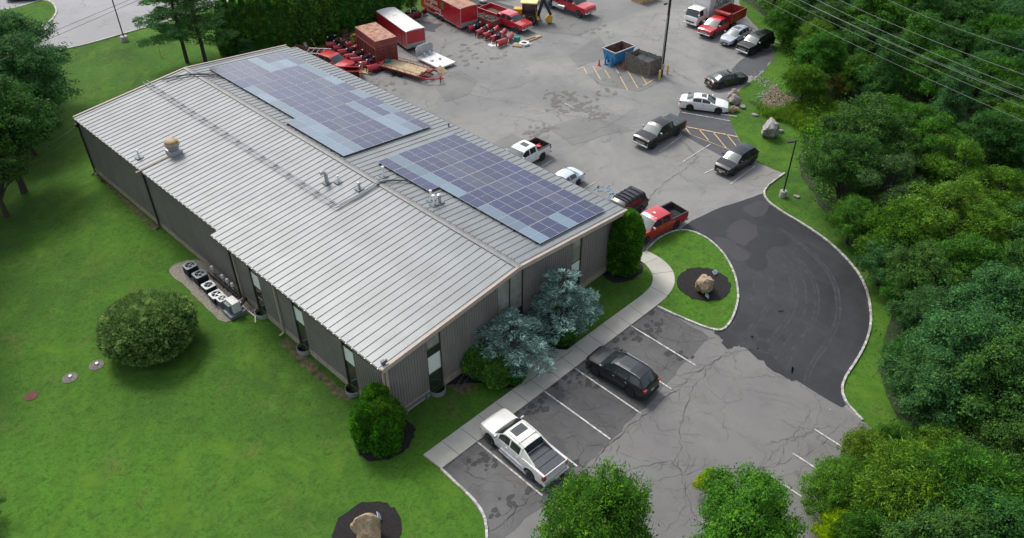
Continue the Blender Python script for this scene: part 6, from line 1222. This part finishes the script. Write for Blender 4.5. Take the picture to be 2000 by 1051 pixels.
def crown_mesh(name, blobs, ncl, per, leaf, seed, clr=.42, aspect=.6, low=-.55, streak=None):
    rg = np.random.default_rng(seed); B = np.array(blobs, float); area = B[:, 3] ** 2; area /= area.sum(); Cs, Ns = [], []
    for i, (x, y, z, r, k) in enumerate(B):
        n = int(ncl * area[i]); d = sphere_pts(n * 2, rg); d = d[d[:, 2] > low][:n]; rad = r * np.where(rg.random((len(d), 1)) < .16, rg.uniform(1.08, 1.38, (len(d), 1)), rg.uniform(.70, 1.06, (len(d), 1))); p = np.array([x, y, z]) + d * rad * np.array([1, 1, k])
        keep = np.ones(len(p), bool)
        for j, (x2, y2, z2, r2, k2) in enumerate(B):
            if j != i: keep &= (((p - [x2, y2, z2]) / [1, 1, k2]) ** 2).sum(1) > (r2 * .72) ** 2
        Cs.append(p[keep]); Ns.append(d[keep])
    C = np.concatenate(Cs); D = np.concatenate(Ns); m = len(C)
    sc = rg.uniform(.6, 1.25, m); off = rg.normal(0, 1, (m, per, 3)) * np.array([1, 1, .55]) * (clr * sc)[:, None, None]
    P3 = (C[:, None, :] + off).reshape(-1, 3); Nn = (D[:, None, :] * .7 + np.array([0, 0, .75]) + off * .5).reshape(-1, 3)
    leaf = np.repeat(leaf * rg.uniform(.7, 1.45, m), per)
    if streak:
        d2 = np.repeat(D * np.array([1, 1, .2]) + rg.normal(0, .25, (m, 3)), per, 0) + rg.normal(0, .35, (m * per, 3)); d2[:, 2] += rg.uniform(-.5, .3, m * per); V, F = sprigs(P3, d2, leaf * 1.9, leaf * .62, rg)
    else: V, F = leaves(P3, Nn, leaf, rg, aspect)
    me = mesh_np(name, V, F); return me
def limb_mesh(name, h, r, blobs, seed, lean=(0, 0)):
    rg = random.Random(seed); b = MB(); top = h * .75; tr = [Vector((lean[0] * s + rg.uniform(-.1, .1) * (s > 0), lean[1] * s + rg.uniform(-.1, .1) * (s > 0), top * s)) for s in (0, .25, .5, .75, 1)]
    b.tube(tr, [r * 1.25, r * .95, r * .75, r * .5, r * .22], 9)
    for bl in blobs:
        e = Vector(bl[:3]); s = rg.uniform(.3, .75); st = tr[0].lerp(tr[4], s); md = st.lerp(e, .5) + Vector((0, 0, .25)); b.tube([st, md, e + Vector((0, 0, bl[3] * .3))], [r * .42, r * .26, r * .08], 6)
        for _ in range(4):
            q = e + Vector((rg.uniform(-1, 1), rg.uniform(-1, 1), rg.uniform(-.2, 1))) * bl[3] * .75; b.tube([md, q], [r * .14, r * .04], 5)
    me = mesh_np(name, b.v, b.f); me.materials.append(M['bark']); return me
def blobset(kind, seed):
    rg = random.Random(seed); B = []
    if kind == 'round':
        B.append((0, 0, 5.6, 2.2, .95))
        ph = [rg.uniform(0, 6.28) for _ in range(4)]
        for k in range(54):
            a = k * 2.4 + rg.uniform(-.6, .6); u_ = 1 - 1.35 * (k + .5) / 54; cz = math.sqrt(max(0, 1 - u_ * u_)); q = 2.9 * (1 + .16 * math.sin(2 * a + ph[0]) + .13 * math.sin(3 * a + ph[1] + 3 * u_) + rg.uniform(-.24, .22))
            B.append((q * cz * math.cos(a), q * cz * math.sin(a), 5.4 + q * u_ * 1.05, rg.uniform(.42, .95), .75))
        B += [(rg.uniform(-1, 1), rg.uniform(-1, 1), 8.2, 1.3, .8)]
    elif kind == 'wide':
        for k in range(4): a = k * 1.57; B.append((1.7 * math.cos(a), 1.7 * math.sin(a), 3.4 + rg.uniform(-.4, .4), 1.3, .8))
        for k in range(13): a = k * 2.4; q = .8 * math.sqrt(k) + .2; B.append((q * math.cos(a), q * math.sin(a), 7.4 - .28 * k + rg.uniform(-.6, .6), rg.uniform(1.0, 1.6), .6))
    elif kind == 'loose':
        for k in range(16): a = k * 2.4 + rg.uniform(-.4, .4); q = rg.uniform(.4, 3.4); B.append((q * math.cos(a), q * math.sin(a), rg.uniform(3.2, 8.2) - q * .35, rg.uniform(.6, 1.15), .65))
    elif kind == 'tall':
        for k in range(12): a = k * 2.4; q = rg.uniform(.4, 1.7) * (1.3 - k / 16); B.append((q * math.cos(a), q * math.sin(a), 3 + k * .62, rg.uniform(1.0, 1.5) * (1.15 - k / 26), .9))
    return B
TM = {}
for kind, seed, ncl, per, leaf, clr, st in (('round', 1, 1500, 34, .155, .27, None), ('wide', 2, 1200, 34, .155, .27, None), ('loose', 3, 800, 30, .14, .25, None), ('tall', 4, 1000, 30, .15, .25, None), ('round', 5, 1500, 34, .12, .27, 1), ('wide', 6, 1500, 34, .12, .27, 1)):
    key = kind + ('_streak' if st else ''); bl = blobset(kind, seed)
    TM[key] = (crown_mesh('crown', bl, ncl, per, leaf, seed, clr, streak=st), limb_mesh('trunk', 8.0, .24, bl, seed))
for me, _ in TM.values(): me.materials.append(LM['mid'])
def tree(px, py, rpx, kind, lm, label, hc=None, cat='tree', group=None, name='broadleaf_tree', rz_=None, sz=1.0, loc=None, r=None):
    hc = None
    """px,py: crown centre in the survey; rpx its radius there"""
    if loc is None:
        h0 = 6.0
        for _ in range(4):
            d = dist(px, py, h0); r = rpx * d / FPX; s = r / 3.7; h0 = (hc if hc else 6.0 * s * sz)
        x, y = GXY(px, py, h0)
    else: x, y = loc; s = r / 3.7
    t = empty(name, (x, y, 0), rz_ if rz_ is not None else rng.uniform(0, 6.28), label, cat, group); szz = s * sz; e1 = rng.uniform(.86, 1.14)
    for nm, me in (('crown', TM[kind][0]), ('trunk', TM[kind][1])):
        o = bpy.data.objects.new(nm, me); col.objects.link(o); o.parent = t; o.scale = (s * e1, s / e1, szz)
        if nm == 'crown': o.material_slots[0].link = 'OBJECT'; o.material_slots[0].material = LM[lm]
    return t
def column_mesh(name, h, r, lm, seed, n, leaf, prof='col', lumps=.12, tilt=0, core='hedge'):
    rg = np.random.default_rng(seed); z = rg.uniform(0, 1, n); a = rg.uniform(0, 2 * math.pi, n)
    def rad(z):
        if prof == 'col': return np.sqrt(np.clip(1 - np.clip((z - .55) / .45, 0, 1) ** 2.2, 0, 1)) * (.82 + .18 * np.clip(z / .25, 0, 1))
        if prof == 'spire': return np.clip(1 - z, 0, 1) ** .62 * (.8 + .2 * np.clip(z / .15, 0, 1)) + .02
        return np.sqrt(np.clip(1 - (z * 2 - 1) ** 2, 0, 1)) ** .8
    ph = rg.uniform(0, 6.28, 6)
    def lump(z, a): return 1 + lumps * (np.sin(a * 3 + ph[0] + z * 5) * .5 + np.sin(a * 5 + ph[1] - z * 9) * .35 + np.sin(a * 9 + ph[2] + z * 17) * .3 + np.sin(z * 31 + ph[3] + a * 2) * .2)
    if prof == 'ball': z = (1 - np.cos(rg.uniform(.12, 1, n) * math.pi)) / 2
    R_ = rad(z) * lump(z, a) * r * rg.uniform(.88, 1.04, n)
    C = np.stack([R_ * np.cos(a), R_ * np.sin(a), z * h], 1); e = .02; slope = (rad(np.clip(z + e, 0, 1)) - rad(np.clip(z - e, 0, 1))) * r / (2 * e * h)
    Nn = np.stack([np.cos(a), np.sin(a), -slope], 1); Nn /= np.linalg.norm(Nn, axis=1)[:, None]
    D = Nn * .75 + np.array([0, 0, .6]) + rg.normal(0, .35, (n, 3)); V, F = sprigs(C - Nn * leaf * .3, D, leaf, leaf * .55, rg)
    me = mesh_np(name, V, F); me.materials.append(LM[lm])
    # dense inner twigs, hidden under the sprays
    b = MB(); k = 14; zz = [i / k for i in range(k + 1)]; b.lathe([(max(.02, float(rad(np.array([q]))[0]) * r * .80), q * h * .985) for q in zz], (0, 0, 0), 18); me2 = mesh_np('inner_twigs', b.v, b.f); me2.materials.append(LM[core] if core in LM else M[core]); me2.polygons.foreach_set('use_smooth', [True] * len(me2.polygons))
    return me, me2
def shrub_from(meshes, name, x, y, label, cat='shrub', group=None, s=(1, 1, 1), z=0.0, trunk=.0, rz_=None):
    t = empty(name, (x, y, z), rng.uniform(0, 6.28) if rz_ is None else rz_, label, cat, group)
    for nm, me in zip(('crown', 'inner_twigs'), meshes): o = bpy.data.objects.new(nm, me); col.objects.link(o); o.parent = t; o.scale = s; o.location = (0, 0, trunk)
    b = MB(); b.tube([(0, 0, -.05), (0, 0, trunk + .6)], [.12, .08], 8); b.build('trunk', M['bark'], t); return t
# round bush on the lawn
x, y = GXY(290, 641, 1.6); shrub_from(column_mesh('crown', 3.4, 3.05, 'bush', 31, 30000, .30, 'ball', .05, core='bush'), 'round_bush', x, y, 'large clipped round bush standing on the left lawn', 'bush')
# two-lobed arborvitae at the front corner
x, y = GXY(744, 862); t = empty('arborvitae', (x, y, .02), 0, 'bright green arborvitae split at the top by the front corner', 'arborvitae')
for k, (dx, dy, r, h, sd) in enumerate([(.35, -.15, 1.1, 3.4, 41), (-.65, .3, .9, 3.3, 42), (.55, .75, .85, 3.7, 43), (-.15, -.65, .95, 2.8, 44)]):
    ms = column_mesh('crown', h, r, 'arbor', sd, 9000, .20, 'col', .14)
    for nm, me in zip(('crown', 'inner_twigs'), ms): o = bpy.data.objects.new(nm, me); col.objects.link(o); o.parent = t; o.location = (dx, dy, .1)
b = MB(); b.tube([(0, 0, -.05), (0, 0, .8)], [.16, .1], 8); b.build('trunk', M['bark'], t)
x, y = GXY(1215, 528); ms = column_mesh('crown', 5.4, 1.3, 'arbor', 45, 22000, .20, 'col', .09); shrub_from(ms, 'arborvitae', x, y, 'tall dark arborvitae at the right front corner of the building', 'arborvitae', trunk=.15)
# entry shrubs
SH = column_mesh('crown', 1.5, .95, 'mid', 46, 4500, .16, 'ball', .12, core='hedge'); SH2 = column_mesh('crown', 2.4, 1.5, 'hedge', 47, 9000, .20, 'ball', .16, core='hedge')
for px, py, ms, s, lb in [(1004, 742, SH, (.85, .85, .9), 'small light green shrub at the corner of the entry path'), (1100, 664, SH, (1.15, 1.0, .85), 'low green shrub under the farther blue cedar beside the walkway'), (938, 722, SH2, (.95, .8, .8), 'wide dark shrub against the front wall under the nearer blue cedar'), (970, 742, SH2, (.75, .8, .7), 'dark shrub between the wide one and the light green one'), (935, 700, SH2, (.65, .6, .8), 'dark shrub closest to the front window')]:
    x, y = GXY(px, py); shrub_from(ms, 'shrub', x, y, lb, 'shrub', 'shrubs in the entry beds', s)
# cedars
def conifer(name, h, nb, Lmax, lm, seed, ntuft, tl, tw, z0=.8, droop=.12, prof=None, flat=1, sparse=1.0, trunk_r=.13, lean=(0, 0)):
    rg = np.random.default_rng(seed); C, D = [], []; tw_b = MB(); tw_b.tube([(0, 0, 0), (lean[0] * .5, lean[1] * .5, h * .5), (lean[0], lean[1], h * .97)], [trunk_r, trunk_r * .7, .02], 8)
    for i in range(nb):
        s = i / nb; z = z0 + (h - z0) * s ** .9; L = Lmax * (prof(s) if prof else (1 - s) ** .6 * (.75 + .5 * rg.random())); a = i * 2.399 + rg.uniform(-.4, .4)
        o = np.array([lean[0] * z / h, lean[1] * z / h, z]); u = np.array([math.cos(a), math.sin(a), 0]); side = np.array([-u[1], u[0], 0]); rise = rg.uniform(.05, .3)
        def pt(t): return o + u * L * t + np.array([0, 0, 1]) * (L * (rise * t - droop * 2.2 * t * t))
        tw_b.tube([tuple(pt(t)) for t in (0, .4, .75, 1)], [.045, .03, .02, .008], 5)
        m = int(ntuft * L / Lmax * sparse); ts = rg.uniform(.18, 1.0, m) ** .75; wd = L * .34 * (1 - ts * .55); off = rg.uniform(-1, 1, m)
        P0 = np.array([pt(t) for t in ts]) + side * (off * wd)[:, None] + u * (-np.abs(off) * wd * .1)[:, None] + np.array([0, 0, 1]) * (rg.normal(0, .05, m) - np.abs(off) * wd * .10)[:, None]
        C.append(P0); D.append(u * .7 + side * off[:, None] * .9 + rg.normal(0, .35, (m, 3)) + np.array([0, 0, .12]))
    V, F = sprigs(np.concatenate(C), np.concatenate(D), tl, tw, rg); me = mesh_np('crown', V, F); me.materials.append(LM[lm]); me2 = mesh_np('trunk', tw_b.v, tw_b.f); me2.materials.append(M['bark']); return me, me2
def put(ms, name, x, y, label, cat, group=None, s=(1, 1, 1), rz_=0):
    t = empty(name, (x, y, 0), rz_, label, cat, group)
    for nm, me in zip(('crown', 'trunk'), ms): o = bpy.data.objects.new(nm, me); col.objects.link(o); o.parent = t; o.scale = s
    return t
cA = conifer('c', 4.6, 26, 3.0, 'cedar', 51, 420, .27, .075, z0=1.0, droop=.14, lean=(-.5, -.3)); cB = conifer('c', 5.6, 30, 2.7, 'cedar', 52, 400, .27, .075, z0=1.2, droop=.12)
x, y = GXY(1000, 655, 2.3); put(cA, 'blue_cedar', x, y, 'nearer blue green cedar spreading over the entry path', 'cedar', 'blue cedars by the entrance', rz_=.4, s=(1.12, 1.12, .95))
x, y = GXY(1098, 590, 2.6); put(cB, 'blue_cedar', x, y, 'farther and taller blue green cedar before the front wall', 'cedar', 'blue cedars by the entrance', rz_=1.0, s=(1.1, 1.1, .95))
# pines at the upper left
pA = conifer('c', 13.5, 78, 5.2, 'pine', 55, 520, .36, .08, z0=2.6, droop=.05, trunk_r=.24, prof=lambda s: (1 - s) ** .45 * (.7 + .3 * math.sin(s * 40)))
x, y = GXY(366, 122); put(pA, 'pine_tree', x, y, 'left of the two tall pines on the lawn behind the building', 'pine', 'pines behind the building'); x, y = GXY(402, 122); put(pA, 'pine_tree', x, y, 'right of the two tall pines, next to the tall hedge', 'pine', 'pines behind the building', s=(.95, .95, 1.04), rz_=2.1)
# tall hedge of arborvitae
HS = [column_mesh('crown', 6.3, .95, 'hedge', 60 + k, 7000, .26, 'spire', .10) for k in range(3)]; HB = [column_mesh('crown', 8.2, 2.2, 'hedge', 64 + k, 17000, .32, 'col', .13) for k in range(3)]
hp = [(446, 104), (458, 101), (474, 98), (490, 96), (506, 94), (522, 92), (537, 90), (553, 88), (569, 86)]
for k, (px, py) in enumerate(hp):
    x, y = GXY(px, py); shrub_from(HS[k % 3], 'arborvitae_column', x, y, ['leftmost pointed arborvitae beside the pines'][0] if k == 0 else 'pointed dark arborvitae in the narrow row behind the building', 'arborvitae', 'narrow arborvitae row behind the building' if k else None, (1.1, 1.1, rng.uniform(.95, 1.1)))
hb = [(612, 84), (636, 76), (660, 68), (684, 59), (708, 51), (732, 44)]
for k, (px, py) in enumerate(hb):
    x, y = GXY(px, py - 6); shrub_from(HB[k % 3], 'arborvitae_hedge', x, y, 'broad dark arborvitae in the high hedge behind the plows', 'arborvitae', 'high hedge behind the plows', (1.05, 1.05, rng.uniform(.95, 1.08)))
for k, (px, py, lb) in enumerate([(752, 28, 'loose green tree just past the end of the high hedge'), (776, 20, 'loose green tree in the middle above the white roofed trailer'), (802, 14, 'loose green tree nearest the lettered trailer')]):
    tree(px, py - 22, 24, 'tall', 'mid', lb, group='loose trees past the high hedge')
x, y = GXY(480, 100); tree(480, 92, 20, 'tall', 'blue', 'small blue green sapling against the narrow arborvitae row', sz=.7)
def grove(L, kinds, lms, label, group):
    for k, (px, py, r_) in enumerate(L): tree(px, py, r_, kinds[k % len(kinds)], lms[k % len(lms)], label, group=group, sz=rng.uniform(.9, 1.15))
# left tree mass
tree(20, 80, 80, 'wide', 'blue', 'large tree over the far road at the left edge', hc=9.5, name='broadleaf_tree'); tree(40, 130, 85, 'wide', 'blue', 'spreading tree reaching over the lawn below the road island', hc=8.5); tree(-10, 245, 95, 'round', 'dark', 'dark tree at the left edge level with the rear building corner', hc=7.5); tree(35, 225, 55, 'wide', 'dark', 'lower spreading branch tree between road and lawn', hc=6.0); tree(-30, 330, 70, 'round', 'dark', 'lowest dark tree at the left edge', hc=6.0)
tree(-22, 992, 28, 'loose', 'dark', 'twig of a tree poking in at the lower left edge', hc=6.0)
for k, (px, py, rr_) in enumerate([(-150, 330, 5.6), (-160, 430, 5.6), (-120, 230, 6), (-190, 520, 5.6), (-230, 620, 6)]):  # out-of-view trees added so their soft shade falls on the lawn
    x, y = GXY(px, py); tree(0, 0, 0, 'round', 'dark', 'unseen tree added beyond the left edge to shade the lawn', group='unseen trees added for shade beyond the left edge', loc=(x, y), r=rr_, sz=1.15)
# foreground trees
tree(1157, 1024, 112, 'round_streak', 'bright', 'leafy green tree at the bottom edge left of the cracked asphalt', hc=6.2)
tree(1455, 1040, 118, 'round', 'bright', 'bright green tree at the bottom edge with yellow tips', hc=6.5); tree(1385, 935, 26, 'wide', 'yellow', 'yellow tipped branches on the left of the bright bottom tree', hc=8.2); tree(1490, 940, 22, 'wide', 'yellow', 'yellow tipped branches behind the bright bottom tree', hc=8.2); tree(1645, 1030, 48, 'wide', 'yellow', 'yellow leaved treetop at the bottom edge', hc=8.5)
tree(1625, 950, 58, 'wide', 'olive', 'thin tree at the edge of the lot beside the bright bottom tree'); tree(1790, 950, 105, 'wide_streak', 'olive', 'widest yellow green tree over the lower right corner of the lot'); grove([(1700, 880, 52), (1665, 935, 55), (1760, 865, 50), (1840, 870, 62), (1735, 985, 70), (1880, 930, 60), (1700, 1035, 62)], ('wide_streak', 'wide', 'round_streak', 'wide'), ('olive', 'bright', 'mid', 'olive'), 'yellow green tree in the loose group over the lower right of the lot', 'loose group of trees over the lower right of the lot'); tree(1900, 960, 120, 'wide_streak', 'mid', 'green tree behind the wide yellow green one at the lower right', hc=7.5); tree(1735, 868, 34, 'tall', 'bright', 'young bright sapling top above the yellow green tree', hc=8.0)
tree(1890, 690, 105, 'round', 'blue', 'biggest blue green tree beside the curved drive'); grove([(1815, 620, 58), (1780, 690, 50), (1850, 590, 55), (1920, 580, 62), (1800, 740, 55), (1900, 770, 70), (1970, 660, 70), (1845, 760, 48)], ('round', 'wide', 'tall'), ('blue', 'dark', 'mid'), 'blue green tree in the mass beside the curved drive', 'blue green trees beside the curved drive'); tree(1815, 760, 80, 'round', 'blue', 'blue green tree low beside the kerb end', hc=5.5); tree(1955, 740, 110, 'round', 'dark', 'dark tree behind the biggest blue green tree', hc=7.0); tree(1940, 600, 90, 'round', 'blue', 'blue green tree at the right edge above the biggest one', hc=7.0)
mid = [(1655, 320, 66, 'round', 'dark', 'dark shrubby tree right of the lamp post'), (1700, 260, 75, 'round', 'dark', 'tall dark tree behind the lamp post shrubs'), (1740, 340, 70, 'loose', 'grey', 'thin greyish tree among the shrubs right of the drive'), (1672, 415, 46, 'wide', 'mid', 'grey green thicket tree beside the upper bend of the drive'), (1735, 490, 52, 'wide', 'blue', 'blue green thicket tree by the drive bend'), (1765, 440, 72, 'wide_streak', 'bright', 'light green locust like tree right of the drive'), (1850, 400, 90, 'loose', 'olive', 'sparse olive tree with pale stems'), (1930, 450, 80, 'loose', 'olive', 'sparse olive tree at the right edge'), (1800, 540, 70, 'round', 'dark', 'dark tree above the biggest blue green tree'), (1775, 570, 42, 'round', 'mid', 'rounded green tree at the kerb of the drive'), (1880, 520, 70, 'round', 'mid', 'green tree between the olive trees and the biggest one'),
       (1575, 150, 38, 'wide_streak', 'bright', 'feathery bright green tree above the rubble'), (1605, 105, 45, 'round', 'mid', 'green tree behind the feathery one'), (1640, 160, 24, 'loose', 'rustb', 'reddish bush inside the woods'), (1600, 70, 40, 'wide', 'bright', 'bright shrubby tree beside the boxy black suv'), (1540, 30, 38, 'wide', 'mid', 'green tree at the top beside the grass strip'), (1760, 230, 60, 'loose', 'bright', 'light green thicket in the middle of the woods'), (1820, 260, 60, 'loose', 'bright', 'light green thicket right of the middle of the woods'), (1885, 310, 65, 'loose', 'bright', 'light green thicket near the right edge'), (1960, 360, 60, 'loose', 'bright', 'light green thicket at the right edge')]
for m_ in mid:
    px, py, rp, kd, lm, lb = m_; tree(px, py, rp, kd, lm, lb, hc=4.6 if kd == 'loose' else 5.0)
wk = 0
for py, xs_ in ((-60, (1530, 1620, 1700, 1790, 1880, 1970, 2060)), (-15, (1580, 1665, 1750, 1840, 1930, 2020)), (35, (1630, 1715, 1800, 1890, 1985)), (90, (1690, 1775, 1860, 1950, 2040)), (150, (1745, 1830, 1920, 2010)), (205, (1860, 1950, 2040)), (265, (1950, 2040)), (330, (2050,))):
    for px in xs_:
        kd = ('round', 'wide', 'round', 'tall')[wk % 4]; lm = ('dark', 'dark', 'blue', 'dark', 'mid')[wk % 5]
        tree(px + rng.uniform(-12, 12), py + rng.uniform(-8, 8), 52 + rng.uniform(-6, 10), kd, lm, 'tall dark green tree in the dense woods under the power lines', group='trees of the dense woods', hc=8.5 + rng.uniform(-1, 2)); wk += 1
for k, (px, py, rp, lm) in enumerate([(1950, 60, 55, 'mid'), (1965, 150, 60, 'mid'), (1985, 240, 60, 'bright')]): tree(px, py, rp, 'wide_streak', lm, ['bright layered tree at the right edge near the top', 'bright layered tree at the right edge below the topmost line', 'bright layered tree at the right edge under the lowest lines'][k], hc=12)
for k, (px, py, rp) in enumerate([(2030, 640, 90), (2020, 800, 90), (1990, 880, 90), (2030, 540, 80), (2060, 960, 100), (1960, 1070, 120), (1840, 1080, 110), (2080, 720, 90), (2070, 440, 90)]): tree(px, py, rp, 'round', 'dark', 'dark tree in the shade at the lower right edge', group='trees along the lower right edge', hc=6)
for k in range(46):
    while True:
        px, py = rng.uniform(1560, 2040), rng.uniform(20, 640)
        if px > 1560 + (py - 20) * .12 + (90 if py < 260 else 60) and px > 1650 + (py - 300) * .45 * (py > 300) : break
    tree(px, py, rng.uniform(24, 42), ('wide', 'tall', 'loose', 'round')[k % 4], ('mid', 'dark', 'bright', 'blue', 'mid', 'olive')[k % 6], 'smaller tree filling the woodland between the larger crowns', group='smaller trees filling the woodland')
# ground cover under the trees, reeds and rough grass
def inside(p, poly):
    c = False; x, y = p; j = len(poly) - 1
    for i in range(len(poly)):
        xi, yi = poly[i]; xj, yj = poly[j]
        if (yi > y) != (yj > y) and x < (xj - xi) * (y - yi) / (yj - yi) + xi: c = not c
        j = i
    return c
def cover(name, poly, n, per, leaf, h, lm, label, seed, spread=.5, streak=False):
    rg = np.random.default_rng(seed); A = np.array(poly); lo, hi = A.min(0), A.max(0); lo = np.maximum(lo, [10, -45]); hi = np.minimum(hi, [150, 60]); P_ = []
    while len(P_) < n:
        q = rg.uniform(lo, hi)
        if inside(q, poly): P_.append(q)
    P_ = np.array(P_); hh = h * rg.uniform(.4, 1.3, n); c = np.repeat(np.column_stack([P_, hh * .5]), per, 0); m = len(c); c = c + rg.normal(0, 1, (m, 3)) * np.column_stack([np.full(m, spread), np.full(m, spread), np.repeat(hh, per) * .28]); c[:, 2] = np.abs(c[:, 2])
    if streak: V, F = sprigs(c * [1, 1, .3], rg.normal(0, .22, (m, 3)) + [0, 0, 1], leaf, .05, rg)
    else: V, F = leaves(c, np.tile([0, 0, 1.], (m, 1)), leaf, rg, .6, .7)
    me = mesh_np(name, V, F); tag(link(name, me, LM[lm]), label, 'ground cover', kind='stuff')
FULL = [p for p in WOOD]
cover('undergrowth', FULL, 6500, 26, .22, 1.7, 'mid', 'tangled low green undergrowth between the woodland trees', 91, .65)
cover('undergrowth', PX([(1560, 270), (1760, 210), (2000, 300), (2000, 480), (1800, 520), (1640, 420), (1600, 380)]), 1500, 26, .24, 1.6, 'bright', 'bright green thicket of weeds in the clearing below the lines', 92, .6)
cover('undergrowth', PX([(1480, 0), (1520, 0), (1580, 90), (1600, 220), (1570, 250), (1555, 160), (1540, 110)]), 420, 26, .22, 1.5, 'bright', 'bright weedy edge of the woods at the top', 94, .5)
cover('reeds', PX([(1470, 200), (1500, 225), (1545, 215), (1600, 200), (1680, 230), (1640, 270), (1570, 262), (1540, 238), (1495, 228)]), 900, 30, .75, .5, 'reed', 'tall soft reeds and grass behind the large grey boulder', 93, .35, True)
